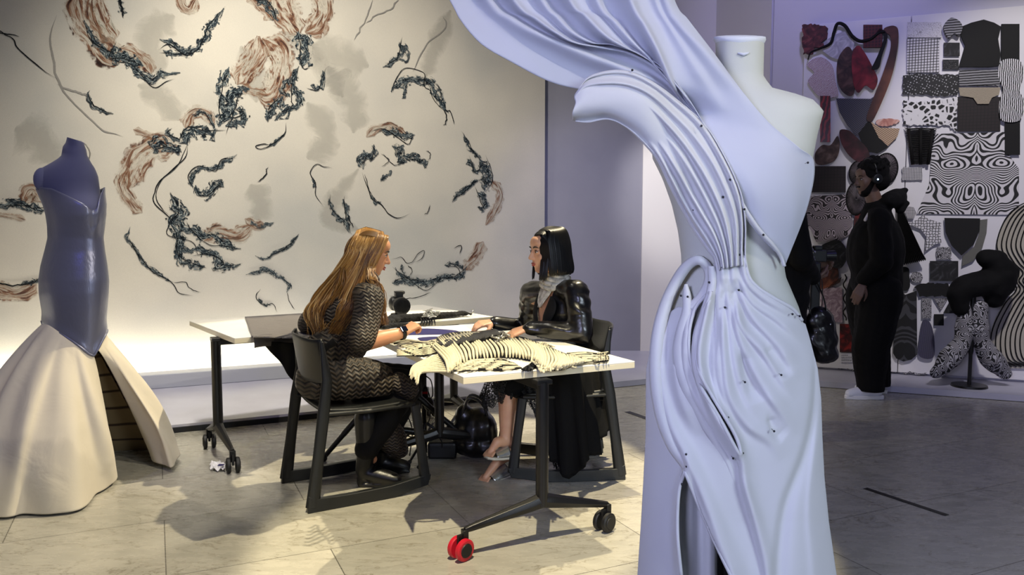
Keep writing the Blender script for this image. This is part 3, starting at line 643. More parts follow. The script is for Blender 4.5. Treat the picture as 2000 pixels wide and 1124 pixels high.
# skirt front: px grid laid on the form and lifted by the folds
ys = np.concatenate([np.arange(478, 1135, 2.6), np.arange(1140, 1500, 12)]); S = np.linspace(-1, 1, 190)
X = np.array([[(brow(y)[0] + brow(y)[1]) / 2 + (brow(y)[1] - brow(y)[0]) / 2 * s for s in np.sin(S * PI / 2) * .55 + S * .45] for y in ys]); Y = np.repeat(ys[:, None], len(S), 1)
mask = np.zeros(X.shape, bool)
for hp in HOLES:
    hp2 = cr(hp, 4, closed=True); P = np.stack([X.ravel(), Y.ravel()], 1); poly = np.vstack([hp2, hp2[:1]]); ds, t, sd = seg_dist(P, poly)
    near_ = (ds < 1.45).reshape(X.shape); ins = inpoly(X, Y, hp2)
    # snap boundary vertices onto the cut line
    bi = np.argwhere(near_)
    for i, j in bi:
        p = np.array([X[i, j], Y[i, j]]); best = None
        for a, b in zip(poly[:-1], poly[1:]):
            d = b - a; tt = np.clip(((p - a) @ d) / (d @ d + 1e-9), 0, 1); q = a + tt * d; e = np.hypot(*(q - p))
            if best is None or e < best[0]: best = (e, q)
        X[i, j], Y[i, j] = best[1]
    mask |= ins & ~near_
def edge_lift(X, Y):
    P = np.stack([X.ravel(), Y.ravel()], 1); out = np.zeros(len(P))
    for hp in HOLES[2:]:
        hp2 = np.vstack([hp, hp[:1]]).astype(float); ds, _, _ = seg_dist(P, hp2); out += .012 * np.exp(-(ds / 9) ** 2)
    return out.reshape(X.shape)
DD = np.array([[bdepth(x, y, .012) for x, y in zip(rx, ry)] for rx, ry in zip(X, Y)]) - ridges(X, Y, RS) * (1 - np.abs(np.linspace(-1, 1, X.shape[1]))[None, :] ** 6) - edge_lift(X, Y) - .004 * np.sin(X / 31 + Y / 140) * np.clip((Y - 800) / 200, 0, 1)
G = Wv(X, Y, DD); nr, nc = X.shape
GOWN = empty('draped_gown', W(1440, 1500, D0) * np.array([1, 1, 0]) + np.array([0, -.02, 0]), 'pale blue-white draped gown pinned on a dress form with a swirl at the hip', 'gown')
mb = MB(); fcs = []
for i in range(nr - 1):
    for j in range(nc - 1):
        q = [(i, j), (i, j + 1), (i + 1, j + 1), (i + 1, j)]
        if not any(mask[a] for a in q): fcs.append(tuple(a * nc + b for a, b in q))
mb.add(G.reshape(-1, 3), fcs); o = mb.build('skirt', M_chiffon2, GOWN, smooth=True, solid=.003)
bm = bmesh.new(); bm.from_mesh(o.data); bmesh.ops.delete(bm, geom=[v for v in bm.verts if not v.link_faces], context='VERTS'); bm.to_mesh(o.data); bm.free()
# skirt back
rows = []
for y in np.arange(645, 1500, 14):
    l, r, dd = brow(y); th = np.linspace(0, PI, 40); rows.append(Wv((l + r) / 2 + (r - l) / 2 * np.cos(th), np.full(40, y), D0 + (dd * 1.0 + .02 + .012 * np.sin(th * 9)) * np.sin(th)))
MB().grid(rows).build('skirt_back', M_chiffon2, GOWN, solid=.002)
# sheer inner panel seen through the slit
rows = []
for y in np.arange(880, 1480, 12):
    xs = np.linspace(1315, 1400 + max(0, (y - 1124)) * .2, 16); rows.append(Wv(xs, np.full(16, y), D0 - .085 + .01 * np.sin(xs / 6)))
MB().grid(rows).build('inner_panel', M_chiffon2, GOWN, solid=.001)

def sheet(name, guides, depths, mat_, nu=120, nv=90, folds=(), body=None, solid=.002, parent=GOWN, wob=0.0, curl=0.0):
    """loft a cloth sheet across guide curves given in px with a depth for each guide point"""
    GC = []
    for g, dp in zip(guides, depths):
        q = cr(np.column_stack([g, dp]), 12); s = np.concatenate([[0], np.cumsum(np.linalg.norm(np.diff(q[:, :2], axis=0), axis=1))]); s /= s[-1]
        GC.append(np.stack([np.interp(np.linspace(0, 1, nu), s, q[:, k]) for k in range(3)], 1))
    GC = np.array(GC); k = len(GC); A = np.array([cr(GC[:, i], max(2, nv // (k - 1))) for i in range(nu)])   # nu x nv' x 3
    m = A.shape[1]; vv = np.linspace(0, 1, m)[None, :].repeat(nu, 0); uu = np.linspace(0, 1, nu)[:, None].repeat(m, 1)
    d = A[..., 2].copy()
    for (vc, w, h, *rng) in folds:
        u0, u1 = rng if rng else (0, 1); env = np.clip(np.minimum((uu - u0) * 8, (u1 - uu) * 8), 0, 1) if rng else 1
        x = (vv - vc) / w; d -= h * np.where(x < 0, np.exp(-(x * 1.0) ** 2), np.exp(-(x * 2.0) ** 2)) * env
    d += wob * np.sin(uu * 9 + vv * 5)
    if curl: d += curl * (np.abs(vv * 2 - 1) ** 4)
    G = Wv(A[..., 0], A[..., 1], d)
    return MB().grid(G).build(name, mat_, parent, solid=solid)
bd = lambda pts, off=.02: [float(bdepth(x, y, off)) for x, y in pts]
# upper wing that sweeps up-left out of the frame and wraps the bust
WG = [[(780, -170), (878, 0), (900, 40), (940, 86), (1000, 122), (1070, 158), (1130, 174), (1240, 190), (1330, 230), (1395, 320)],
 [(850, -170), (955, 0), (1000, 38), (1050, 66), (1110, 92), (1160, 112), (1210, 130), (1290, 165), (1345, 230), (1402, 335)],
 [(900, -170), (1005, 0), (1050, 38), (1090, 66), (1125, 84), (1180, 94), (1240, 108), (1300, 150), (1355, 230), (1410, 350)],
 [(960, -170), (1060, 0), (1090, 34), (1120, 64), (1160, 84), (1200, 88), (1260, 110), (1312, 150), (1365, 232), (1422, 375)],
 [(1040, -170), (1120, 0), (1150, 30), (1190, 70), (1230, 96), (1262, 114), (1295, 140), (1335, 185), (1375, 245), (1442, 408)],
 [(1120, -170), (1170, 0), (1205, 45), (1240, 85), (1268, 112), (1290, 140), (1315, 170), (1345, 210), (1385, 262), (1464, 436)],
 [(1180, -170), (1235, 0), (1262, 50), (1285, 95), (1300, 130), (1315, 165), (1340, 205), (1370, 250), (1405, 310), (1485, 462)],
 [(1220, -170), (1272, 0), (1300, 55), (1325, 100), (1350, 140), (1378, 185), (1410, 235), (1445, 300), (1480, 380), (1508, 487)],
 [(1245, -170), (1300, 0), (1325, 45), (1360, 85), (1395, 130), (1430, 180), (1475, 245), (1525, 310), (1545, 400), (1526, 502)],
 [(1262, -170), (1317, 0), (1345, 40), (1400, 112), (1452, 182), (1502, 240), (1560, 288), (1590, 318), (1578, 400), (1534, 516)]]
def wdep(g, k):
    out = []
    for i, (x, y) in enumerate(g):
        t = i / (len(g) - 1); b = float(bdepth(x, y, .018)) if (x > 1330 and y > 190) else D0 - .12
        far = D0 - .10 - .05 * math.sin(t * PI) + .02 * (k % 2); w = np.clip((t - .35) / .35, 0, 1); out.append(far * (1 - w) + b * w)
    return out
sheet('wing_drape', WG, [wdep(g, k) for k, g in enumerate(WG)], M_chiffon, 150, 190,
      folds=[(.11, .035, .03, -.3, .80), (.22, .03, .022, -.3, .75), (.33, .03, .03, -.3, .78), (.43, .028, .028, -.3, .9), (.55, .03, .03, -.3, .8), (.66, .035, .03, -.3, .72), (.80, .05, .012, -.3, .6)], wob=.003)
# lower swirl: a thick folded band that curls out left and runs into the waist knot
SG = [[(1132, 172), (1150, 150), (1190, 138), (1230, 140), (1270, 158), (1320, 195), (1370, 240), (1408, 300), (1440, 370), (1450, 430), (1450, 490), (1452, 520)],
 [(1122, 188), (1145, 166), (1190, 160), (1230, 164), (1270, 182), (1312, 218), (1355, 262), (1395, 320), (1425, 385), (1438, 435), (1440, 490), (1440, 520)],
 [(1124, 202), (1145, 184), (1190, 178), (1228, 184), (1264, 202), (1302, 238), (1342, 285), (1378, 340), (1405, 395), (1420, 440), (1428, 490), (1430, 522)],
 [(1119, 216), (1142, 204), (1186, 200), (1224, 206), (1260, 228), (1296, 265), (1330, 310), (1360, 360), (1386, 410), (1404, 450), (1416, 492), (1420, 524)],
 [(1118, 226), (1142, 220), (1184, 218), (1220, 230), (1256, 254), (1288, 290), (1318, 340), (1342, 385), (1366, 425), (1388, 460), (1404, 496), (1410, 526)],
 [(1118, 234), (1144, 236), (1182, 230), (1218, 246), (1252, 276), (1282, 312), (1306, 362), (1328, 405), (1350, 445), (1374, 480), (1394, 506), (1402, 530)]]
def sdep(g, k):
    out = []
    for i, (x, y) in enumerate(g):
        t = i / (len(g) - 1); b = float(bdepth(min(max(x, 1345), 1600), max(y, 230), .03)) ; far = D0 - .19 + .012 * (k - 2.5) ** 2 / 3; w = np.clip((t - .35) / .3, 0, 1); out.append(far * (1 - w) + (b - .005) * w)
    return out
sheet('swirl_drape', SG, [sdep(g, k) for k, g in enumerate(SG)], M_chiffon2, 150, 120,
      folds=[(.03, .06, .016), (.22, .06, .012, .0, 1.2), (.42, .05, .016, .3, 1.2), (.58, .05, .014, .42, 1.2), (.74, .04, .016, .4, 1.2), (.9, .05, .014, .35, 1.2)], wob=.002, curl=.012)
# back side layer of the swirl so that the mouth reads as a folded hollow
sheet('swirl_lining', [[(a[0] + 6, a[1] + 3) for a in g] for g in SG], [[q + .05 for q in sdep(g, k)] for k, g in enumerate(SG)], M_chiffon2, 60, 40, folds=[(.3, .1, .01)], curl=-.05)
# looping ribbon at the hip
def ribbon(name, pts, ws, d, solid=.004):
    q = cr(np.column_stack([pts, d, ws]), 10); P = Wv(q[:, 0], q[:, 1], q[:, 2]); T = np.gradient(P, axis=0); T /= np.linalg.norm(T, axis=1)[:, None]; s = np.cross(T, (0, 1, 0)); s /= np.linalg.norm(s, axis=1)[:, None]
    G = [[P[i] + s[i] * q[i, 3] / 847 * v + np.array([0, .9 * q[i, 3] / 847 * v * v, 0]) for v in np.linspace(-1, 1, 9)] for i in range(len(P))]
    return MB().grid(G).build(name, M_chiffon2, GOWN, solid=solid)
b_ = lambda x, y, o=.03: float(bdepth(x, y, o))
lp = [(1470, 1190), (1432, 1110), (1392, 1015), (1352, 925), (1316, 872), (1294, 810), (1284, 740), (1286, 670), (1298, 610), (1318, 560), (1342, 522), (1366, 509), (1384, 524), (1387, 552), (1372, 582), (1350, 604)]
ribbon('hip_loop', lp, [1, 5, 8, 10, 11, 12, 12, 12, 11, 10, 9, 8, 8, 9, 9, 8], [b_(x, y, (.016, .020, .024, .027, .030)[i] if i < 5 else (.034 if i < 12 else .022)) for i, (x, y) in enumerate(lp)])
lp = [(1340, 556), (1343, 580), (1344, 610), (1336, 650), (1332, 700), (1345, 760), (1380, 830), (1420, 900), (1446, 980)]
ribbon('hip_fold', lp, [2, 7, 9, 12, 14, 12, 9, 6, 1], [b_(x, y, .026 if i < 6 else .026 - .005 * (i - 5)) for i, (x, y) in enumerate(lp)])
lp = [(1391, 520), (1392, 560), (1378, 610), (1364, 660), (1362, 720), (1382, 780), (1420, 850), (1448, 900), (1462, 960), (1484, 1040)]
ribbon('hip_fold', lp, [6, 7, 7, 8, 7, 7, 7, 7, 5, 1], [b_(x, y, .034 if y < 870 else (.030 if y < 930 else .018)) for x, y in lp])
# pinned edge cord of the bust wrap
ep = cr([(1426, 350), (1442, 385), (1462, 420), (1484, 452), (1508, 478), (1524, 500), (1532, 520)], 6)
mb = MB(); mb.tube([W(x, y, b_(x, y, .028)) for x, y in ep], [.004, .005, .004], 8); mb.build('rolled_edge', M_chiffon2, GOWN)
for hp_ in (HOLES[2], HOLES[3][:9] + HOLES[3][9:]):
    q = cr([p for p in hp_ if p[1] < 1180], 5, closed=(hp_ is HOLES[2])) if hp_ is HOLES[2] else cr(HOLES[3][3::-1], 6)
    for part_ in ([np.vstack([q, q[:1]])] if hp_ is HOLES[2] else [q, cr([(1338, 922), (1372, 1005), (1408, 1085), (1440, 1150)], 6)]):
        mb = MB(); mb.tube([W(x, y, b_(x, y, .014) - float(ridges(np.array([[x]]), np.array([[y]]), RS)[0, 0]) - .010) for x, y in part_], [.0042] * 3, 8, caps=hp_ is not HOLES[2]); mb.build('rolled_edge', M_chiffon2, GOWN)
ep = cr([(1453, 500), (1462, 540), (1480, 562), (1510, 582), (1548, 604), (1566, 626)], 8)
mb = MB(); mb.tube([W(x, y, b_(x, y, .012) - float(ridges(np.array([[x]]), np.array([[y]]), RS)[0, 0]) - .002) for x, y in ep], [.0045] * 3, 8); mb.build('rolled_edge', M_chiffon2, GOWN)
pins = [(1235, 137), (1370, 246), (1426, 351), (1412, 385), (1353, 411), (1454, 409), (1491, 459), (1578, 318), (1410, 501), (1428, 499), (1444, 498), (1411, 523), (1385, 552), (1330, 578), (1343, 580), (1416, 601), (1442, 633), (1443, 567), (1548, 614), (1562, 618), (1526, 733), (1455, 747), (1392, 797), (1422, 816), (1512, 843), (1451, 886), (1340, 888), (1341, 912), (1332, 947), (1432, 896)]
for x, y in pins:
    mb = MB(); p = W(x, y, (b_(x, y, .036) if y > 290 else D0 - .175)); mb.ell(p, (.0026, .0026, .0026), n=8, m=6); mb.tube([p, p + np.array([.001, .02, 0])], [.0006, .0006], 5); mb.build('pin', M_pin, GOWN)
# ================================================================ mermaid gown at the left
def satin_mat():
    m, nt, b = new_mat('silver_satin'); L = nt.links
    b.inputs['Base Color'].default_value = (*hexc('#6c6f86'), 1); b.inputs['Metallic'].default_value = .45; b.inputs['Roughness'].default_value = .34
    b.inputs['Sheen Weight'].default_value = .2
    c = coords(nt, 'Object', (1, 1, .25)); n = N(nt, 'ShaderNodeTexNoise', i_Scale=240.0, i_Detail=2.0); L.new(c, n.inputs['Vector'])
    c2 = coords(nt, 'Object', (1, 1, .6)); n2 = N(nt, 'ShaderNodeTexNoise', i_Scale=9.0, i_Detail=4.0, i_Distortion=.4); L.new(c2, n2.inputs['Vector'])
    bp = N(nt, 'ShaderNodeBump', i_Strength=.25, i_Distance=.002); L.new(n.outputs['Fac'], bp.inputs['Height'])
    b2 = N(nt, 'ShaderNodeBump', i_Strength=.3, i_Distance=.02); L.new(n2.outputs['Fac'], b2.inputs['Height']); L.new(bp.outputs[0], b2.inputs['Normal']); L.new(b2.outputs[0], b.inputs['Normal'])
    return m
M_satin = satin_mat(); M_calico = cloth('cream_calico', '#cbc2b0', .85, .15, 500, .2, 0, (6, .35))
M_form2 = cloth('blue_grey_form', '#5c5e7c', .8, .2, 600, .1)
def lining_mat():
    m, nt, b = new_mat('banded_lining'); L = nt.links
    c = coords(nt, 'Object', (1, 1, 1), (0, 0, 0)); sp = N(nt, 'ShaderNodeSeparateXYZ'); L.new(c, sp.inputs[0])
    n = N(nt, 'ShaderNodeTexNoise', i_Scale=3.0); L.new(c, n.inputs['Vector'])
    a = N(nt, 'ShaderNodeMath', operation='MULTIPLY_ADD'); a.inputs[1].default_value = .06; L.new(n.outputs['Fac'], a.inputs[0]); L.new(sp.outputs['Z'], a.inputs[2])
    f = N(nt, 'ShaderNodeMath', operation='PINGPONG'); f.inputs[1].default_value = .055; L.new(a.outputs[0], f.inputs[0])
    r = ramp(nt, f.outputs[0], [(0, hexc('#3c2a1e')), (.006, hexc('#3c2a1e')), (.010, hexc('#8f7a58'))]); L.new(r.outputs[0], b.inputs['Base Color']); b.inputs['Roughness'].default_value = .85
    return m
M_lining = lining_mat()
D1 = 3.93
MR = np.array([ # y, L, R, depth m
 (272, 126, 158, .03), (290, 122, 168, .05), (306, 119, 171, .058), (318, 100, 178, .07), (330, 78, 186, .08), (345, 70, 192, .09), (360, 71, 194, .095), (378, 79, 196, .10), (400, 88, 202, .115), (420, 93, 203, .12), (440, 96, 201, .11),
 (465, 97, 198, .10), (490, 91, 201, .105), (520, 83, 206, .125), (548, 79, 209, .14), (575, 80, 208, .145), (600, 84, 206, .14), (630, 90, 203, .13), (660, 100, 199, .12), (700, 118, 192, .1)], float)
def m2(y): return [np.interp(y, MR[:, 0], MR[:, k]) for k in (1, 2, 3)]
FORM2 = empty('dress_form', W(140, 1000, D1) * np.array([1, 1, 0]), 'small dark shouldered dress form with cut neck inside the mermaid gown', 'dress form')
def ring2(y, off=0., m=48, ph=(0, 2 * PI), yo=None):
    l, r, dd = m2(y); th = np.linspace(ph[0], ph[1], m, endpoint=(ph[1] - ph[0]) < 6.2); h = (r - l) / 2 + off * 388
    return Wv((l + r) / 2 + h * np.cos(th), np.full(m, y) if yo is None else yo, D1 - (dd + off) * np.sin(th))
mb = MB(); rows = [ring2(y) for y in np.linspace(286, 640, 60)]
neck = []
for k, y in enumerate((272, 279)):
    l, r = ((131, 158), (128, 164))[k]; th = np.linspace(0, 2 * PI, 48, endpoint=False); neck.append(Wv((l + r) / 2 + (r - l) / 2 * np.cos(th), y + 4 * np.cos(th) * (1 - k), D1 - .045 * np.sin(th)))
rows = neck + rows; mb.grid(rows, closed=True); mb.add(neck[0], [tuple(range(48))]); mb.add(rows[-1], [tuple(range(48))])
mb.ell(W(84, 352, D1 - .02), (.04, .05, .062)); mb.build('torso', M_form2, FORM2)
# wire halo at the neck
nb = W(155, 318, D1); mb = MB(); cc = cr([(158, 276), (168, 283), (176, 300), (170, 318), (160, 324), (166, 306), (160, 290)], 6); mb.tube([W(x, y, D1 + .02) for x, y in cc], .0035, 6)
mb.build('neck_wire', mat('pale_wire', '#c8c2b4', .4), FORM2)
mb = MB(); st = W(140, 700, D1); mb.tube([st, np.array([st[0], st[1], .03])], [.014, .014], 12); mb.tube([[st[0], st[1], .03], [st[0], st[1], 0.0]], [.12, .14], 24); mb.build('stand', M_steel, FORM2, smooth=40)
G2 = empty('mermaid_gown', W(140, 1000, D1) * np.array([1, 1, 0]) + np.array([0, -.02, 0]), 'strapless mermaid gown of silver satin with cream flared train on the left', 'gown')
# bodice with sweetheart top and curved lower hem
rows = []; NB = 96; th = np.linspace(0, 2 * PI, NB, endpoint=False)
topx = [60, 85, 100, 118, 135, 150, 168, 180, 186, 192, 203, 215]; topy = [372, 372, 366, 368, 378, 388, 400, 412, 408, 388, 366, 366]
botx = [70, 89, 100, 125, 150, 170, 181, 190, 205]; boty = [625, 630, 640, 655, 676, 692, 696, 680, 640]
for t in np.linspace(0, 1, 60):
    row = []
    for a in th:
        l0, r0, _ = m2(420); xt = (l0 + r0) / 2 + (r0 - l0) / 2 * 1.02 * math.cos(a); l1, r1, _ = m2(640); xb = (l1 + r1) / 2 + (r1 - l1) / 2 * math.cos(a)
        if math.sin(a) >= 0: yt = np.interp(xt, topx, topy); yb = np.interp(xb, botx, boty)
        else: yt = np.interp(math.cos(a), [-1, 0, 1], [372, 395, 366]); yb = np.interp(math.cos(a), [-1, 0, 1], [628, 640, 645])
        y = yt + (yb - yt) * t; l, r, dd = m2(y); off = .010 + .014 * math.exp(-(t / .12) ** 2) * (.3 + .9 * math.exp(-((math.cos(a) - .95) / .25) ** 2)) + .012 * math.exp(-((1 - t) / .05) ** 2)
        row.append(Wv((l + r) / 2 + ((r - l) / 2 + off * 388) * math.cos(a), y, D1 - (dd + off) * math.sin(a) - .006 * math.exp(-((xt - 180) / 7) ** 2) * (1 if math.sin(a) > 0 else 0) * (-1 if t < .12 else 0)))
    rows.append(row)
MB().grid(rows, closed=True).build('bodice', M_satin, G2, solid=.003)
mb = MB(); e = rows[-1]; mb.tube([np.array(p) * 1.0 for p in e] + [e[0]], .006, 6); mb.build('bodice_hem', M_satin, G2)
# flared skirt: loft from the hip ring to a hem curve on the floor, open at the right
def hp(px, py, z=.012): return Wz(px, py, z)
tops = [(183, 694, -.10), (165, 685, -.118), (140, 664, -.13), (115, 648, -.12), (97, 634, -.08), (90, 628, -.01), (100, 630, .09), (145, 640, .12), (185, 645, .09), (201, 650, .02), (196, 672, -.05), (191, 684, -.085)]
hem = [hp(226, 918, .04), hp(212, 955), hp(165, 990), hp(110, 999), hp(50, 1002), hp(0, 1010), np.array([-2.65, 3.55, .012]), np.array([-2.9, 3.9, .012]), np.array([-2.85, 4.4, .012]), np.array([-2.5, 4.75, .012]), np.array([-2.15, 4.75, .012]), hp(318, 868, .015), hp(346, 884, .05), hp(322, 915, .03), hp(296, 893, .04)]
tp = np.array([W(x, y, D1 + dd) for x, y, dd in tops])
def reparam(P, n):
    q = cr(P, 16); s = np.concatenate([[0], np.cumsum(np.linalg.norm(np.diff(q, axis=0), axis=1))]); s /= s[-1]; return np.stack([np.interp(np.linspace(0, 1, n), s, q[:, k]) for k in range(3)], 1)
NS = 260; TT = reparam(tp, NS); HH = reparam(np.array(hem), NS)
def skirt_pt(t, inset=0.0):
    k = t ** .86; P = TT * (1 - k) + HH * k; P[:, 2] = TT[:, 2] * (1 - t) + HH[:, 2] * t
    u = np.linspace(0, 1, NS); c = TT.mean(0); R_ = P - c; R_[:, 2] = 0; R_ /= np.linalg.norm(R_, axis=1)[:, None] + 1e-9
    fold = (.020 * np.sin(u * 34 + 2 * t) + .014 * np.sin(u * 61 + 3 + 3 * t)) * t * (1 - .35 * t) * 2.6 + .010 * np.sin(u * 90 + 5 * t) * math.sin(t * PI)
    fold += .012 * np.sin(u * 120) * max(0, t - .9) * 8 * (.5 + .5 * np.sin(u * 23))
    ed = np.clip(np.minimum(u, 1 - u) * 25, 0, 1); P = P + R_ * (fold * ed - inset)[:, None]
    P = P + R_ * (.03 * math.sin(t * PI)) * ed[:, None]; return P
rows = [skirt_pt(t) for t in np.linspace(0, 1, 110)]
MB().grid(rows).build('flared_skirt', M_calico, G2, solid=.003)
rows = [skirt_pt(t, .014)[4:int(NS * .77)] for t in np.linspace(0.01, .985, 70)]
MB().grid(rows).build('lining', M_lining, G2)
# inner tiered petticoat wall seen in the opening
G = []
for t in np.linspace(0, 1, 40):
    y = 694 + 200 * t; xs = np.linspace(180 + 14 * t, 196 + 108 * t, 24); yy = y - 4 * np.sin(np.linspace(0, PI, 24)); G.append(Wv(xs, yy, np.linspace(D1 + .02, D1 + .08, 24) * (1 - t) + t * np.linspace(4.45, 4.52, 24)))
mb = MB().grid(G); mb.build('petticoat', M_lining, G2, solid=.002)
# ================================================================ people
def skin_mat(name, c1, c2):
    m, nt, b = new_mat(name); L = nt.links; c = coords(nt, 'Object'); n = N(nt, 'ShaderNodeTexNoise', i_Scale=14.0, i_Detail=5.0); L.new(c, n.inputs['Vector'])
    r = ramp(nt, n.outputs['Fac'], [(.35, hexc(c1)), (.65, hexc(c2))]); L.new(r.outputs[0], b.inputs['Base Color']); b.inputs['Roughness'].default_value = .45
    b.inputs['Subsurface Weight'].default_value = .15; b.inputs['Subsurface Radius'].default_value = (.012, .005, .003); return m
M_skinA = skin_mat('skin_warm', '#d09a74', '#c98f6a'); M_skinB = skin_mat('skin_light', '#d8a683', '#cf9a78'); M_skinC = skin_mat('skin_olive', '#6d5448', '#7a5f50')
M_lip = mat('lip', '#a8433c', .4); M_eye = mat('eye_dark', '#140d0b', .2); M_eyew = mat('eye_white', '#cfc6c0', .3); M_brow = mat('brow_hair', '#241813', .8)
def nrm(v): v = np.array(v, float); return v / (np.linalg.norm(v) + 1e-12)
def frame(f, up=(0, 0, 1)):
    f = nrm(f); l = nrm(np.cross(up, f)); u = np.cross(f, l); return np.array([f, l, u])
def head_geo(mb, c, A, s=1.0, fem=True):
    T = lambda x, y, z: c + (A[0] * x + A[1] * y + A[2] * z) * s
    E = lambda p, r: mb.ell(T(*p), np.array(r) * s, A, 20, 14)
    E((-.012, 0, .022), (.094, .073, .095)); E((.030, 0, -.020), (.060, .060, .082)); E((.052, 0, -.048), (.040, .046, .050)); E((.060, 0, -.090), (.026, .026, .022)); E((.02, 0, -.075), (.045, .048, .030))
    E((.062, 0, .045), (.032, .052, .040)); E((.076, 0, .022), (.014, .044, .010))
    mb.cap(T(.086, 0, .012), T(.106, 0, -.026), .007 * s, .0115 * s, 10); E((.094, .010, -.031), (.010, .007, .007)); E((.094, -.010, -.031), (.010, .007, .007))
    E((.088, 0, -.055), (.010, .020, .005)); E((.086, 0, -.064), (.010, .017, .006))
    for y in (-1, 1):
        E((.054, y * .034, -.026), (.027, .023, .032)); E((-.004, y * .075, -.008), (.018, .008, .030)); E((.004, y * .078, -.026), (.008, .006, .010)); E((.074, y * .030, .004), (.014, .016, .010))
def face_parts(root, c, A, s=1.0, lips=True, brow=M_brow):
    T = lambda x, y, z: c + (A[0] * x + A[1] * y + A[2] * z) * s
    for y in (-1, 1):
        mb = MB(); mb.ell(T(.0795, y * .031, .003), np.array((.0085, .0125, .0048)) * s, A, 14, 8); o = mb.build('eye', M_eyew, root)
        mb = MB(); mb.ell(T(.0865, y * .031, .003), np.array((.003, .0052, .0046)) * s, A, 12, 8); mb.build('iris', M_eye, o)
        mb = MB(); q = [T(.0775, y * .045, .005), T(.086, y * .038, .0105), T(.0890, y * .030, .0115), T(.087, y * .020, .008)]; mb.tube(cr(q, 4), [.001, .0022, .0022, .001], 6); mb.build('eyelash', M_eye, o)
        mb = MB(); q = [T(.074, y * .050, .022), T(.086, y * .040, .029), T(.0905, y * .028, .029), T(.0915, y * .014, .024)]; mb.tube(cr(q, 4), [.0012, .0032, .0036, .002], 6); mb.build('eyebrow', brow, root)
    if lips:
        mb = MB(); mb.tube(cr([T(.083, .021, -.060), T(.0955, .011, -.0555), T(.0985, 0, -.0565), T(.0955, -.011, -.0555), T(.083, -.021, -.060)], 4), [.001, .0035, .0038, .0035, .001], 8)
        mb.tube(cr([T(.083, .019, -.0605), T(.094, .009, -.0655), T(.096, 0, -.0665), T(.094, -.009, -.0655), T(.083, -.019, -.0605)], 4), [.001, .004, .0048, .004, .001], 8); mb.build('lips', M_lip, root)
def hand(mb, w, d, n, thumb, curl=.5, s=1.0, spread=.10, pinch=0):
    """w wrist, d towards fingers, n out of the back of the hand, thumb = +1/-1 side along cross(n,d)"""
    w = np.array(w, float); d = nrm(d); n = nrm(n - d * np.dot(n, d)); a = np.cross(n, d) * thumb
    kn = []
    for i in range(4):
        off = (.030 - .020 * i); k = w + d * (.088 - .004 * abs(i - 1)) * s + a * off * s; kn.append(k); mb.cap(w + d * .012 * s + a * off * .55 * s, k, .0145 * s, .0115 * s, 10)
    for i in range(4):
        L_ = (.072, .080, .074, .058)[i] * s; p = kn[i]; ang = 0; r = (.0092, .0094, .009, .008)[i] * s
        sp = (.10, .03, -.05, -.13)[i] * spread * 8
        for j, (fr_, bend) in enumerate(((.45, .7), (.31, 1.0), (.24, .7))):
            ang += curl * bend * (1 + .1 * i); dd = nrm(d * math.cos(ang) - n * math.sin(ang) + a * sp * .3); q = p + dd * L_ * fr_
            mb.cap(p, q, r, r * .9, 10); p = q; r *= .92
    b0 = w + d * .022 * s + a * .026 * s - n * .006 * s; t1 = b0 + nrm(d * .75 + a * .75 - n * .35) * .042 * s; t2 = t1 + nrm(d * 1.0 + a * .30 - n * (.35 + curl * .5)) * .032 * s; t3 = t2 + nrm(d * 1.0 - a * (.05 + pinch) - n * (.4 + curl * .6)) * .026 * s
    mb.chain([b0, t1, t2, t3], [.0155 * s, .0125 * s, .0105 * s, .0085 * s], 10)
def strand_mesh(name, curves, rad, m, parent, n=4, flat=1.6):
    mb = MB(); cols = []
    for c in curves:
        k0 = len(mb.v); q = cr(c[0], 5); r = c[1] if len(c) > 1 else rad; mb.tube(q, [r * .7, r, r, r * .8, r * .12], n, caps=False); cols += [c[2] if len(c) > 2 else random.random()] * (len(mb.v) - k0)
    o = mb.build(name, m, None); at = o.data.attributes.new('shade', 'FLOAT', 'POINT'); at.data.foreach_set('value', cols); put(o, parent); return o
def hair_mat(name, stops, rough=.35):
    m, nt, b = new_mat(name); L = nt.links; a = nt.nodes.new('ShaderNodeAttribute'); a.attribute_name = 'shade'
    r = ramp(nt, a.outputs['Fac'], [(p, hexc(c)) for p, c in stops]); L.new(r.outputs[0], b.inputs['Base Color']); b.inputs['Roughness'].default_value = rough
    b.inputs['Specular IOR Level'].default_value = .6; b.inputs['Anisotropic'].default_value = .5; return m
M_fair = hair_mat('fair_hair', [(0, '#3a2412'), (.3, '#70491f'), (.6, '#a07434'), (.85, '#c79a55'), (1, '#dcbb82')])
M_dark = hair_mat('black_hair', [(0, '#030303'), (.8, '#080808'), (1, '#100e0c')], .42)
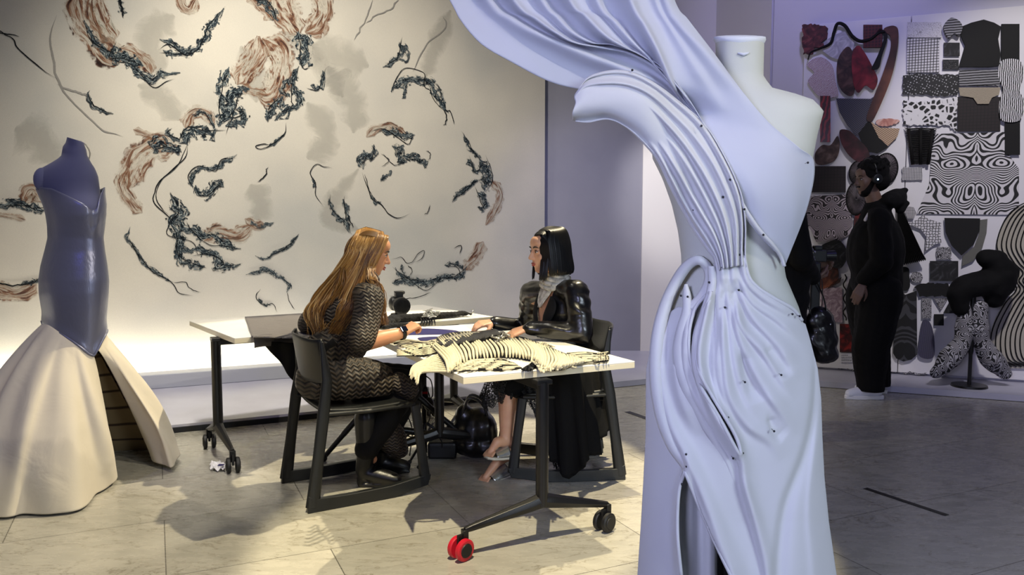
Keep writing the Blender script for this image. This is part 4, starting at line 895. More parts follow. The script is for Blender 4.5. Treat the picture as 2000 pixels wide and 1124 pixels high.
def knit_mat(name, c1, c2, sc=1.0, axis='Z'):
    m, nt, b = new_mat(name); L = nt.links; c = coords(nt, 'Object', (1, 1, 1)); sp = N(nt, 'ShaderNodeSeparateXYZ'); L.new(c, sp.inputs[0])
    def mt(op, a, bb=None):
        n = nt.nodes.new('ShaderNodeMath'); n.operation = op
        for i, q in enumerate((a, bb)):
            if q is None: continue
            if hasattr(q, 'type'): L.new(q, n.inputs[i])
            else: n.inputs[i].default_value = q
        return n.outputs[0]
    h = mt('ADD', mt('MULTIPLY', sp.outputs['X'], .83), mt('MULTIPLY', sp.outputs['Y'], .56))
    n0 = N(nt, 'ShaderNodeTexNoise', i_Scale=4.0, i_Detail=2.0); L.new(c, n0.inputs['Vector'])
    zig = mt('MULTIPLY', mt('PINGPONG', h, .014 / sc), .75); z = mt('ADD', mt('ADD', sp.outputs['Z'], zig), mt('MULTIPLY', n0.outputs['Fac'], .06))
    w = mt('SINE', mt('MULTIPLY', z, 2 * PI / .0165 * sc)); w01 = mt('MULTIPLY_ADD', w, .5) ; w01.node.inputs[2].default_value = .5
    r = ramp(nt, w01, [(.15, hexc(c1)), (.6, hexc(c2))]); L.new(r.outputs[0], b.inputs['Base Color'])
    bp = N(nt, 'ShaderNodeBump', i_Strength=.8, i_Distance=.006); L.new(w01, bp.inputs['Height']); L.new(bp.outputs[0], b.inputs['Normal']); b.inputs['Roughness'].default_value = .6; b.inputs['Sheen Weight'].default_value = .0
    return m
M_knit = knit_mat('wave_knit', '#100d0b', '#4e4439'); M_knit2 = knit_mat('wave_knit_skirt', '#0b0908', '#4a4033', .75)
M_blk = mat('black_cloth', '#0a090a', .8, bump=(30, .2), spec=.3); M_blk2 = mat('black_jersey', '#050506', .85, bump=(24, .25), spec=.25)
M_leather = mat('black_leather', '#09090a', .30, bump=(9, .28, .02), spec=.6, coat=.12); M_boot = mat('boot_leather', '#0b0b0c', .38, bump=(18, .25), spec=.6)

def wrinkle(amp, s, seed=0, extra=None):
    def fn(P, Nn):
        d = amp * (vnoise(P, s, seed) + .5 * vnoise(P, s * 2.3, seed + 1)); Q = P + Nn * d[:, None]
        return extra(Q, Nn) if extra else Q
    return fn

# ---------------------------------------------------------------- woman with long fair hair
def person_a():
    fw = fwd; sd = side
    root = empty('person', ctrA * np.array([1, 1, 0]), 'seated woman with very long fair hair, dark wave-knit dress and black boots', 'person')
    hip = W(652, 742, 3.86); hip[2] = .55
    hipR = hip - sd * .09; hipL = hip + sd * .09
    chest = W(672, 640, 3.92); neck = W(700, 560, 3.95); head = W(722, 492, 3.96)
    shR = W(722, 586, 3.76); shL = W(640, 588, 4.12)
    elR = W(706, 672, 3.63); wrR = W(788, 650, 3.79)
    elL = W(606, 640, 4.26); wrL = W(640, 650, 4.42)
    knR = W(792, 752, 3.93); knL = W(800, 745, 4.06); anR = W(716, 880, 3.84); anL = W(745, 862, 4.02)
    A = frame((.93, .20, -.30))
    mb = MB(); head_geo(mb, head, A)
    mb.chain([head - A[0] * .02 - A[2] * .07, neck, (neck + chest) / 2], [.05, .055, .09]); mb.cap(chest, hip, .10, .12)
    mb.chain([neck, shR, elR], [.05, .055, .040]); mb.chain([elR, elR * .55 + wrR * .45, wrR], [.041, .040, .026]); mb.chain([neck, shL, elL, wrL], [.05, .055, .04, .027])
    hand(mb, wrR, W(812, 634, 3.84) - wrR, np.array([-.2, -.5, .75]), 1, 1.05, .92)
    hand(mb, wrL, wrL - elL + np.array([.05, -.03, 0]), np.array([0, 0, 1]), -1, .4, .9)
    for h, k, a in ((hipR, knR, anR), (hipL, knL, anL)): mb.chain([h, k, a], [.085, .055, .038]); mb.cap(a - Z * .02, a + fw * .03 - Z * .05, .028, .025)
    remesh(mb, 'body', M_skinA, root, .0045, 5)
    face_parts(root, head, A, 1.0)
    # wave-knit top: cape shoulders, sleeves to the elbow
    mb = MB(); mb.chain([neck - Z * .02, chest, hip + Z * .10], [.095, .135, .135]); mb.ell(chest + Z * .05, (.13, .17, .16), [fw, sd, Z]); mb.ell(chest - Z * .06, (.13, .155, .14), [fw, sd, Z])
    mb.chain([neck - Z * .015, shR, shR * .5 + elR * .5, elR + Z * .022], [.075, .074, .068, .064]); mb.chain([neck - Z * .015, shL, shL * .5 + elL * .5, elL + Z * .02], [.075, .08, .078, .07])
    remesh(mb, 'knit_top', M_knit, root, .008, 5, wrinkle(.005, 14, 3))
    # skirt part of the dress and black trousers
    mb = MB(); mb.chain([hip + Z * .13, hip + Z * .0], [.135, .15]); mb.ell(hip + Z * .0 - fw * .02, (.17, .175, .13), [fw, sd, Z]); mb.chain([hipR - Z * .0, hipR * .45 + knR * .55], [.125, .10]); mb.chain([hipL, hipL * .45 + knL * .55], [.12, .10])
    mb.ell(hip - Z * .015 - fw * .03, (.16, .18, .11), [fw, sd, Z])
    remesh(mb, 'knit_skirt', M_knit2, root, .008, 5, wrinkle(.006, 12, 5, lambda P, Nn: np.column_stack([P[:, 0], P[:, 1], np.maximum(P[:, 2], .468 + .0 * P[:, 0])])))
    mb = MB(); mb.chain([hipR * .6 + knR * .4 - sd * .0, knR, knR * .5 + anR * .5, anR + Z * .01], [.088, .082, .075, .062]); mb.chain([hipL * .6 + knL * .4, knL, knL * .4 + anL * .6, anL], [.09, .085, .08, .075])
    mb.chain([(knR + knL) / 2 - Z * .03, (anR + anL) / 2 + Z * .10], [.08, .08])
    remesh(mb, 'trousers', M_blk, root, .008, 5, wrinkle(.006, 13, 8))
    mb = MB(); c = W(765, 858, 3.95); mb.chain([c - fw * .03 + Z * .05, c + Z * .0, c + fw * .04 - Z * .06], [.075, .078, .05]); mb.cap(W(776, 748, 3.86), W(800, 762, 3.86), .055, .05); remesh(mb, 'knit_hem', M_knit, root, .008, 4, wrinkle(.004, 20, 2))
    mb = MB(); st = [W(622, 700, 3.72), W(628, 740, 3.69), W(636, 790, 3.68)]; mb.tube(cr([W(655, 668, 3.75)] + st, 4), [.022] * 4, 8, up=(0, 1, .2), r2=[.008] * 4); mb.build('waist_strap', M_blk, root)
    # boots
    for a, t_, sdx in ((anR, W(772, 942, 3.83), 0), (anL, W(790, 915, 4.05), 1)):
        mb = MB(); t_ = t_.copy(); t_[2] = .03; hl = a.copy(); hl[2] = .035; hl[:2] -= (t_ - a)[:2] * .12
        mb.chain([a + Z * .17, a + Z * .09, a, hl + Z * .045], [.060, .056, .048, .042]); mb.chain([hl + Z * .035, (hl + t_) / 2 + Z * .022, t_ + Z * .005], [.038, .042, .034]); mb.box(hl - Z * .012, (.06, .055, .045), [fw, sd, Z])
        d_ = nrm((t_ - hl) * np.array([1, 1, 0])); mb.box((hl + t_) / 2 * np.array([1, 1, 0]) + Z * .012, (np.linalg.norm(t_ - hl) + .05, .066, .014), [d_, np.cross(Z, d_), Z])
        remesh(mb, 'boot', M_boot, root, .006, 4)
    # watch
    ax = nrm(wrR - elR); wc = wrR - ax * .012; rr = []
    x_ = nrm(np.cross(ax, Z)); y_ = np.cross(x_, ax); mb = MB(); ths = np.linspace(0, 2 * PI, 25)
    mb.grid([[wc + ax * q + (x_ * math.cos(t) + y_ * math.sin(t)) * (.031 + rr_) for t in ths] for q, rr_ in ((-.009, 0), (-.009, .003), (.009, .003), (.009, 0))])
    wt = mb.build('watch_strap', M_rub, root); face_n = nrm(x_ * .75 + y_ * .65)
    mb = MB(); mb.box(wc + face_n * .036, (.034, .030, .009), [ax, np.cross(face_n, ax), face_n]); mb.build('watch_case', mat('watch_glass', '#0b1020', .08, spec=.8), wt, smooth=False, bevel=.003)
    # hair
    rs = np.random.RandomState(5); cur = []; T = lambda x, y, z: head + A[0] * x + A[1] * y + A[2] * z
    back = [W(640, 640, 3.82), W(655, 655, 3.80), W(618, 600, 3.9), W(632, 668, 3.9), W(660, 560, 3.86)]
    def scalp(u, v):   # u: front(0) to back(1), v: side -1(right/near camera) .. 1
        ang = -.35 + u * 2.35; y = v
        r_ = (.098, .079, .100); return T(-.010 + r_[0] * math.cos(ang) * math.sqrt(max(0, 1 - (y * .96) ** 2)), -r_[1] * -y * 1.0, .024 + r_[2] * math.sin(ang if ang < 1.9 else 1.9) * math.sqrt(max(0, 1 - (y * .9) ** 2)))
    for i in range(1150):
        v = -1 + 2 * rs.rand() if rs.rand() < .35 else -rs.rand() * 1.0
        px = rs.rand(); w_ = rs.normal(size=8)
        crown = None
        # side strand falling over the near side of the head, bundle s in 0 (front) .. 1 (back)
        s = rs.rand() ** .8; far = rs.rand() < .25
        yy = (.079 if not far else -.079) * (.9 + .12 * rs.rand())
        sgn = -1 if not far else 1
        p1 = T(.066 - .160 * s, sgn * (.052 + .006 * rs.rand()), .098 - .035 * s); p2 = T(.058 - .165 * s, sgn * (.084 + .004 * rs.rand()), .025 - .02 * s); p3 = T(.040 - .150 * s, sgn * (.086 + .008 * rs.rand()), -.06)
        crown = T(.058 - .15 * s, -.003 * sgn, .116 - .9 * (.01 + .15 * s - .068) ** 2 * (1 if s > .4 else .3) - (.012 if s < .15 else 0) - max(0, s - .75) * .10)
        if s < .22:   # front lock over the chest
            e1 = W(742 + w_[0] * 4, 575 + w_[1] * 6, 3.78); e2 = W(748 + w_[2] * 5, 625 + rs.rand() * 12, 3.76); p4 = W(728 + w_[3] * 3, 545, 3.80)
            pts = [crown, p1, p2, p3, p4, e1, e2]; 
            if far: continue
        else:
            k = (s - .22) / .78; bx = 712 - 88 * k; 
            q1 = W(bx - 4 + w_[0] * 3, 575, 3.78 + .13 * k + (.05 if far else 0) - .02 * rs.rand()); q2 = W(bx - 22 + w_[1] * 4, 615 + w_[2] * 3, 3.76 + .10 * k); ln_ = rs.rand() ** .6
            if k < .35: q2 = W(bx - 16 + w_[1] * 4, 600, 3.765)
            q3 = W((662 - 42 * k) + w_[3] * 6 , 640 + 30 * ln_ * (.4 + .6 * min(1, k * 1.6)), 3.76 + .07 * k)
            pts = [crown, p1, p2, p3, q1, q2, q3]
        wv = .004 * math.sin(i); sh = np.clip(.5 + .22 * rs.normal() + (.12 if s > .5 else 0) - (.15 if .22 < s < .4 else 0), 0, 1)
        Q = np.array(pts); ph = rs.rand() * 6; Q[3:] += np.column_stack([np.sin(np.arange(len(Q) - 3) * 2.2 + ph), .4 * np.cos(np.arange(len(Q) - 3) * 2 + ph), 0 * np.arange(len(Q) - 3)]) * .008
        cur.append((Q, .0030 + .0016 * rs.rand(), sh))
    for i in range(330):   # top and hairline
        v = -1 + 2 * rs.rand(); v = np.sign(v) * abs(v) ** .7; pts = [T(.060, v * .045, .088 - .02 * abs(v)), T(.03, v * .060, .110 - .030 * abs(v) ** 2), T(-.05, v * .064, .106 - .032 * abs(v) ** 2), T(-.106, v * .055, .04), T(-.116, v * .07, -.05), W(678 - 22 * rs.rand(), 556, 3.82 + .2 * rs.rand()), W(650 - 20 * rs.rand(), 600, 3.80 + .22 * rs.rand()), W(632 - 8 * rs.rand(), 650, 3.80 + .14 * rs.rand())]
        cur.append((np.array(pts), .0036, .2 + .5 * rs.rand()))
    hb = MB(); hb.ell(T(-.020, 0, .022), (.088, .072, .086), A); hb.chain([T(-.045, 0, -.02), T(-.06, .01, -.10)], [.075, .065]); 
    o = remesh(hb, 'hair_base', M_fair, None, .007, 4); at = o.data.attributes.new('shade', 'FLOAT', 'POINT'); at.data.foreach_set('value', [.12] * len(o.data.vertices))
    h = strand_mesh('hair', cur, .005, M_fair, root); put(o, h)
    return root
PA = person_a()

# ---------------------------------------------------------------- woman in the black leather jacket
def person_b():
    root = empty('person', ctrB * np.array([1, 1, 0]), 'seated woman with black bob haircut, black leather jacket, pale neck scarf and silver heels', 'person')
    hip = W(1122, 715, 4.2); hip[2] = .55
    ch_f = nrm((-.86, -.50, 0)); ch_s = np.cross(Z, ch_f)        # chest faces left and a little towards the lens; ch_s = her left
    chest = W(1095, 625, 4.15); neck = W(1086, 553, 4.13); head = W(1071, 490, 4.10)
    shL = W(1126, 572, 4.0); shR = W(1038, 572, 4.32); elL = W(1136, 650, 3.93); wrL = W(1030, 641, 4.0); elR = W(1000, 632, 4.46); wrR = W(962, 630, 4.38)
    # forearm of the far side reaches the table
    elR = W(1030, 640, 4.5); 
    knL = W(985, 748, 3.98); knR = W(1000, 745, 4.18); anL = W(988, 858, 3.92); anR = W(1000, 882, 4.06)
    A = frame((-.90, -.36, -.10))
    mb = MB(); head_geo(mb, head, A)
    mb.chain([head - A[0] * .02 - A[2] * .07, neck, chest + Z * .06], [.048, .052, .09]); mb.cap(chest, hip, .09, .11); mb.ell(chest + Z * .03 + ch_f * .03, (.09, .12, .13), [ch_f, ch_s, Z])
    mb.chain([neck - Z * .07, shL - Z * .03, elL], [.04, .04, .036]); mb.chain([elL, wrL], [.036, .024]); mb.chain([neck - Z * .07, shR - Z * .03, elR, wrR], [.04, .04, .036, .024])
    hand(mb, wrL, W(1000, 652, 4.0) - wrL, np.array([.1, -.35, .9]), -1, .45, .9, .1)
    hand(mb, wrR, W(935, 634, 4.34) - wrR, np.array([.1, -.3, .9]), 1, .45, .9, .1)
    for h, k, a, r_ in ((hip - Z * .02 + np.array([0, -.09, 0]), knL, anL, 1), (hip - Z * .02 + np.array([0, .09, 0]), knR, anR, 1)):
        mb.chain([h, k], [.08, .052]); mid_ = k * .62 + a * .38; mb.chain([k, mid_ + np.array([.012, 0, 0]), a], [.050, .047, .031])
    tL = W(958, 884, 3.86); tR = W(948, 934, 3.93)
    for a, t_, hh in ((anL, tL, W(1003, 874, 3.93)), (anR, tR, W(1004, 906, 4.03))):
        mb.chain([a, hh + Z * .012], [.031, .024]); mb.chain([a - Z * .01, (a * .45 + t_ * .55) + Z * .022, t_ + Z * .004], [.032, .026, .016])
        dt = nrm(t_ - a); sx = nrm(np.cross(Z, dt))
        for i in range(5): mb.cap(t_ + sx * (i - 2) * .0135 - dt * .01, t_ + sx * (i - 2) * .0145 + dt * (.026 - .004 * abs(i - 1)) - Z * .006, .009 - .0008 * i, .0078, 8)
    remesh(mb, 'body', M_skinB, root, .0045, 5)
    face_parts(root, head, A, 1.0)
    # jacket with an open V front
    def vee(P, Nn):
        r = P - chest; x = r @ ch_f; y = r @ ch_s; z = r[:, 2]
        w = np.clip(.036, 0, 1) * np.clip((z + .06) / .20, 0, 1) + .012; inn = (x > 0) * np.clip((w - np.abs(y - .005)) / .012, 0, 1) * np.clip((z + .07) / .02, 0, 1)
        return P - ch_f[None, :] * (inn * .045)[:, None]
    mb = MB(); mb.ell(chest + Z * .045, (.115, .165, .16), [ch_f, ch_s, Z]); mb.chain([neck - Z * .02 - ch_f * .01, chest, hip + Z * .02], [.082, .115, .135]); mb.ell(chest - Z * .08, (.12, .15, .15), [ch_f, ch_s, Z])
    mb.chain([neck - Z * .04, shL, shL * .5 + elL * .5, elL], [.055, .068, .066, .058]); mb.chain([elL, elL * .5 + wrL * .5, wrL + (elL - wrL) * .06], [.057, .05, .04])
    mb.chain([neck - Z * .04, shR, shR * .5 + elR * .5, elR], [.055, .068, .062, .055]); mb.chain([elR, wrR + (elR - wrR) * .06], [.053, .038]); mb.ell(hip + Z * .04, (.15, .17, .10), [ch_f, ch_s, Z])
    def creases(P, Nn):
        rL = P - (shL + elL) / 2; near_arm = np.exp(-((rL @ np.array([0, 1, 0])) / .2) ** 2)
        d = .0034 * np.sin(P[:, 2] * 95 + 40 * P[:, 0] + 4 * vnoise(P, 9, 4)) * np.clip(vnoise(P, 7, 6) * 3, 0, 1) + .005 * vnoise(P, 11, 9); return vee(P + Nn * d[:, None], Nn)
    remesh(mb, 'leather_jacket', M_leather, root, .0065, 5, creases)
    # lapels
    for sg in (-1, 1):
        G = []
        for t in np.linspace(0, 1, 14):
            z = .135 - .22 * t; row = []
            for k in np.linspace(0, 1, 6):
                wdt = (.018 + .050 * math.sin(min(1, t * 1.35) * PI) ** .7) * k; y = sg * (.006 + .048 * (1 - t) + wdt); x = math.sqrt(max(0.02, 1 - (y / .175) ** 2)) * (.122 - .03 * max(0, (z - .04)) / .1) + .010 + .006 * math.sin(k * PI)
                row.append(chest + ch_f * x + ch_s * y + Z * z)
            G.append(row)
        MB().grid(G).build('lapel', M_blk, root, solid=.004)
    mb = MB(); mb.ell(chest + ch_f * .050 - Z * .085, (.055, .07, .085), [ch_f, ch_s, Z]); mb.build('black_top', M_blk2, root)
    # scarf
    M_scarf = mat('pale_scarf', '#d6d2c4', .7, bump=(30, .5, .008), var=(34, '#8f8b7e'))
    mb = MB(); n_ = 26
    for q, (r_, zz) in enumerate(((.056, .040), (.064, .020), (.070, .0), (.072, -.018))):
        th_ = np.linspace(0, 2 * PI, n_); mb.tube([neck + Z * zz + ch_f * r_ * math.cos(t) * (1.05) + ch_s * r_ * math.sin(t) + Z * .008 * math.sin(t * 3 + q) for t in th_], .013, 8)
    G = []
    for t in np.linspace(0, 1, 16):
        w_ = .056 * (1 - t) ** .8 + .008; G.append([neck + ch_f * (.055 + .045 * t + .008 * math.sin(k * 9 + t * 6)) + ch_s * (k * w_ + .004 - .01 * t) + Z * (-.0 - .125 * t) for k in np.linspace(-1, 1, 13)])
    mb.grid(G); mb.build('scarf', M_scarf, root, solid=.004)
    # shoes: silver mules
    M_sil = mat('silver_leather', '#b9bab4', .22, metal=.75, bump=(40, .15)); M_sole = mat('shoe_sole', '#cfc9b4', .4)
    for a, t_, hh, up in ((anL, tL, W(1003, 880, 3.93), .035), (anR, tR, W(1004, 910, 4.03), 0)):
        dt = nrm((t_ - hh)); sx = nrm(np.cross(Z, dt)); nn_ = np.cross(dt, sx); so = MB(); L_ = np.linalg.norm(t_ - hh) + .045; G = []
        for t in np.linspace(0, 1, 18):
            w_ = .030 + .010 * math.sin(t * PI * .9) - .01 * (t > .93); G.append([hh - dt * .02 + dt * L_ * t + sx * w_ * k - nn_ * (.024 + .006 * math.sin(t * PI)) for k in np.linspace(-1, 1, 7)])
        so.grid(G); sh = so.build('shoe', M_sole, root, solid=.012)
        G = []
        for t in np.linspace(0, 1, 14):
            c_ = a * (1 - t) * .5 + (hh * .5) * (1 - t) + (t_ - dt * .012) * t if False else (hh + (t_ - hh) * (.30 + .55 * t)); r_ = .041 - .004 * t; hgt = .046 - .026 * t
            G.append([c_ + sx * r_ * 1.02 * math.cos(q) + nn_ * (hgt * math.sin(q) * 1.15 - .022) for q in np.linspace(0, PI, 17)])
        MB().grid(G).build('shoe_upper', M_sil, sh, solid=.003)
        hb_ = MB(); hb_.tube([hh - nn_ * .026, hh - nn_ * .026 - Z * .05 + dt * .0], [.022, .018], 12, r2=[.02, .018]); hb_.build('heel', M_sil, sh, smooth=40)
    # black lace dress over the knees and the long coat skirt hanging past the chair
    mb = MB(); mb.chain([hip - Z * .0, (knL + knR) / 2 + np.array([.06, 0, 0])], [.145, .10]); mb.chain([hip, knL + np.array([.02, .0, -.02])], [.12, .075]); mb.chain([hip, knR], [.12, .075]); mb.chain([(knL + knR) / 2 - Z * .02, (knL + knR) / 2 - Z * .09 + np.array([-.0, 0, 0])], [.085, .07])
    remesh(mb, 'dress', M_blk2, root, .008, 5, wrinkle(.007, 13, 12, lambda P, Nn: np.column_stack([P[:, 0], P[:, 1], np.maximum(P[:, 2], .42)])))
    lace, nt, b = new_mat('black_lace'); b.inputs['Base Color'].default_value = (.006, .006, .006, 1); b.inputs['Roughness'].default_value = .8
    vo = N(nt, 'ShaderNodeTexVoronoi', feature='DISTANCE_TO_EDGE', i_Scale=85.0); nt.links.new(coords(nt), vo.inputs['Vector']); r = ramp(nt, vo.outputs['Distance'], [(0, 1), (.10, 1), (.14, .25)]); nt.links.new(r.outputs[0], b.inputs['Alpha'])
    def hang(name, top, bot, m_, n=60, rows_=26, amp=.014, fr=9, par=root, solid=.002, jag=.02):
        tq = reparam(np.array(top), n); bq = reparam(np.array(bot), n); G = []
        for t in np.linspace(0, 1, rows_):
            P = tq * (1 - t) + bq * t; u = np.linspace(0, 1, n); tang = np.gradient(P, axis=0); nn_ = np.cross(tang, Z); nn_ /= np.linalg.norm(nn_, axis=1)[:, None] + 1e-9
            P = P + nn_ * (amp * (.25 + t) * (np.sin(u * fr * 6.28 + 1.5 * t) + .5 * np.sin(u * fr * 2.7 * 6.28)))[:, None]; P[:, 2] += jag * max(0, t - .8) * 5 * np.sin(u * 31) ; G.append(P)
        return MB().grid(G).build(name, m_, par, solid=solid)
    hang('coat_skirt', [W(1052, 722, 3.93), W(1090, 722, 3.90), W(1135, 715, 3.92), W(1162, 705, 4.06), W(1166, 700, 4.3), W(1150, 700, 4.46)],
         [W(1078, 900, 3.88), W(1100, 930, 3.84), W(1150, 905, 3.84), W(1190, 838, 3.98), W(1200, 830, 4.25), W(1180, 820, 4.45)], M_blk2, amp=.016)
    hang('lace_hem', [W(1000, 735, 3.95), W(1040, 735, 3.93), W(1075, 735, 3.92)], [W(1042, 800, 3.93), W(1062, 850, 3.9), W(1090, 900, 3.88)], lace, 30, 16, .012, 4)
    hang('lace_hem', [W(950, 738, 4.02), W(962, 742, 3.92), W(1000, 742, 3.92)], [W(938, 778, 4.02), W(950, 798, 3.93), W(1002, 775, 3.92)], lace, 26, 12, .008, 4, jag=.01)
    hang('lace_hem', [W(1052, 790, 4.0), W(1120, 800, 4.05)], [W(1080, 915, 3.95), W(1140, 915, 4.0)], lace, 30, 12, .012, 4)
    # bob hair
    rs = np.random.RandomState(9); T = lambda x, y, z: head + A[0] * x + A[1] * y + A[2] * z; cur = []
    hb = MB(); hb.ell(T(-.022, 0, .032), (.096, .084, .092), A, 24, 16); hb.ell(T(-.045, 0, -.035), (.075, .086, .085), A, 24, 16)
    o = remesh(hb, 'hair_base', M_dark, None, .006, 4); at = o.data.attributes.new('shade', 'FLOAT', 'POINT'); at.data.foreach_set('value', [.3] * len(o.data.vertices))
    for i in range(900):
        s = rs.rand(); sg = 1 if rs.rand() < .62 else -1; th_ = .50 + s * (PI - .50)        # angle round the head from the temple to the nape
        x0, y0 = math.cos(th_), math.sin(th_) * sg; ps = .066 - .135 * s; part = T(ps, .002 * sg, .126 - 5.5 * (ps + .012) ** 2 * (1 if ps > 0 else .5) - .008 * rs.rand())
        r1, r2, r3 = .098, .108, .116 + .006 * rs.rand(); z3 = -.118 - .012 * rs.rand() - (.018 if th_ < .9 else 0); xx = -.022
        p = [part, T(xx + .078 * x0, .066 * (y0 if s > .2 else sg * .72), .106 - .018 * max(0, 1 - s / .25)), T(xx + r1 * x0 * (1.0), .090 * y0, .045), T(xx + r2 * x0 * .93, .098 * y0, -.03), T(xx + r3 * x0 * .88 + (.012 if th_ < .9 else 0), .100 * y0, z3 * .8), T(xx + r3 * x0 * .84 + (.022 if th_ < .9 else 0), .096 * y0, z3)]
        cur.append((np.array(p), .0036, rs.rand()))
    h = strand_mesh('hair', cur, .0045, M_dark, root); put(o, h)
    return root
PB = person_b()

# ---------------------------------------------------------------- standing man with headphones, in profile
def person_c():
    d = 5.92; w = lambda x, y, dd=0: W(x, y, d + dd)
    ft = Wz(1700, 776, 0); root = empty('person', ft, 'standing bearded man in black with headphones and white sneakers facing the red samples', 'person')
    head = w(1698, 350); A = frame((-.97, -.12, -.10)); hip = w(1706, 585); chest = w(1712, 460); neck = w(1712, 405)
    shn = w(1718, 428, -.17); shf = w(1712, 428, .17); eln = w(1722, 510, -.22); elf = w(1715, 510, .22); wrn = w(1688, 556, -.15); wrf = w(1685, 556, .16)
    kn = w(1700, 680, -.09); kf = w(1704, 680, .1); an = w(1700, 758, -.10); af = w(1712, 752, .10)
    mb = MB(); head_geo(mb, head, A, 1.05); mb.chain([head - A[2] * .07, neck, chest], [.055, .06, .10]); mb.cap(chest, hip, .11, .12)
    mb.chain([neck - Z * .06, shn - Z * .03, eln, wrn], [.05, .05, .045, .028]); mb.chain([neck - Z * .06, shf - Z * .03, elf, wrf], [.05, .05, .045, .028]); hand(mb, wrn + np.array([-.02, -.02, 0]), (-.45, -.05, -.9), (-.4, -.9, .1), 1, .35); hand(mb, wrf, (-.45, .05, -.9), (-.4, .9, .1), -1, .35)
    for h, k, a in ((hip + np.array([0, -.09, 0]), kn, an), (hip + np.array([0, .09, 0]), kf, af)): mb.chain([h, k, a], [.08, .06, .04]); mb.cap(a, a + np.array([-.1, 0, -.05]), .035, .03)
    remesh(mb, 'body', M_skinC, root, .006, 3); face_parts(root, head, A, 1.05, lips=False)
    T = lambda x, y, z: head + (A[0] * x + A[1] * y + A[2] * z) * 1.05
    # hair and beard
    rs = np.random.RandomState(3); mb = MB(); mb.ell(T(-.035, 0, .050), (.118, .10, .108), A); mb.ell(T(-.07, 0, -.015), (.085, .09, .085), A)
    for i in range(60):
        v = nrm(rs.normal(size=3)); v[2] = abs(v[2]) * .9 + .1; q = T(-.04 + v[0] * .105, v[1] * .095, .055 + v[2] * .10); mb.ell(q, (.018, .018, .016), n=8, m=6)
    o = remesh(mb, 'hair', M_blk2, root, .006, 2)
    mb = MB(); mb.ell(T(.045, 0, -.088), (.040, .046, .040), A)
    for s in (-1, 1): mb.cap(T(.01, s * .062, -.02), T(.045, s * .04, -.085), .016, .024)
    mb.cap(T(.088, .018, -.048), T(.088, -.018, -.048), .008, .008)
    remesh(mb, 'beard', M_blk2, root, .005, 2)
    # headphones (held on the head: their own thing)
    hpn = empty('headphones', T(0, 0, .1), 'black headphones with a tiny lit light worn by the standing man', 'headphones')
    mb = MB(); mb.tube([T(.0, .095 * math.cos(t), .03 + .118 * math.sin(t)) for t in np.linspace(0, PI, 26)], [.009] * 3, 8); mb.build('headband', M_steel, hpn)
    for s in (-1, 1):
        mb = MB(); mb.tube([T(0, s * .078, -.004), T(0, s * .088, -.004), T(0, s * .108, -.004), T(0, s * .112, -.004)], [.034, .038, .036, .026], 18); e_ = mb.build('ear_cup', M_plastic, hpn, smooth=40)
        if s > 0:
            ml, nt, b = new_mat('headphone_light'); b.inputs['Emission Color'].default_value = (.5, .7, 1, 1); b.inputs['Emission Strength'].default_value = 6
            mb = MB(); mb.ell(T(.006, .114, -.008), (.006, .006, .006), n=10, m=6); mb.build('indicator_light', ml, e_)
    # jacket with hood roll, trousers, sneakers
    mb = MB(); mb.cap(neck - Z * .01, chest, .085, .15); mb.chain([neck - Z * .04, chest, w(1712, 560)], [.11, .18, .185]); mb.ell(w(1710, 490), (.205, .22, .30)); mb.chain([neck - Z * .04, shn, eln, wrn + Z * .04], [.07, .085, .08, .06]); mb.chain([neck - Z * .04, shf, elf, wrf + Z * .04], [.07, .085, .08, .06])
    mb.chain([w(1735, 392, -.08), w(1752, 388), w(1735, 392, .08)], [.06, .075, .06]); mb.cap(w(1752, 380), w(1768, 372), .035, .02); mb.cap(w(1758, 410), w(1772, 398), .04, .025)
    remesh(mb, 'jacket', M_blk2, root, .009, 5, wrinkle(.008, 8, 21))
    mb = MB(); mb.chain([neck + A[0] * .03, w(1690, 430, -.12)], [.015, .012]); mb.build('white_collar', M_white, root)
    mb = MB()
    for y_, k, a in ((-.09, kn, an), (.09, kf, af)): mb.chain([hip + np.array([0, y_, .06]), hip + np.array([0, y_, -.05]), k, a + Z * .0], [.165, .16, .135, .105])
    remesh(mb, 'trousers', M_blk2, root, .009, 5, wrinkle(.007, 8, 22, lambda P, Nn: np.column_stack([P[:, 0], P[:, 1], np.maximum(P[:, 2], .065)])))
    M_can = mat('white_canvas', '#dfe0ea', .7, bump=(60, .1)); M_solem = mat('white_rubber', '#e6e5e8', .5)
    for x, y_, hx in ((1662, an[1], 1735), (1680, af[1], 1742)):
        a_ = Wz(1700, 776, 0); X0 = (x + 8 - 1000) / F * y_; X1 = (hx - 12 - 1000) / F * y_; mb = MB(); c = np.array([X0, y_, .05]); hq = np.array([X1, y_, .055])
        mb.chain([c - Z * .012, (c + hq) / 2 + Z * .005, hq + Z * .01], [.038, .044, .045]); mb.cap(hq + Z * .02, hq + Z * .045, .042, .04); sh = remesh(mb, 'sneaker', M_can, root, .006, 4, lambda P, Nn: np.column_stack([P[:, 0], P[:, 1], np.maximum(P[:, 2], .012)]))
        mb = MB(); pl = [(X0 - .035, -.02), (X0 - .043, 0), (X0 - .035, .02), (X0 + .04, .047), (X1 - .02, .042), (X1 + .04, .03), (X1 + .047, 0), (X1 + .04, -.03), (X1 - .02, -.042), (X0 + .04, -.047)]
        mb.prism(pl, .03, (0, y_, .0), (1, 0, 0), (0, 1, 0), (0, 0, 1)); mb.build('sole', M_solem, sh, smooth=40, bevel=.004)
    return root
PC = person_c()

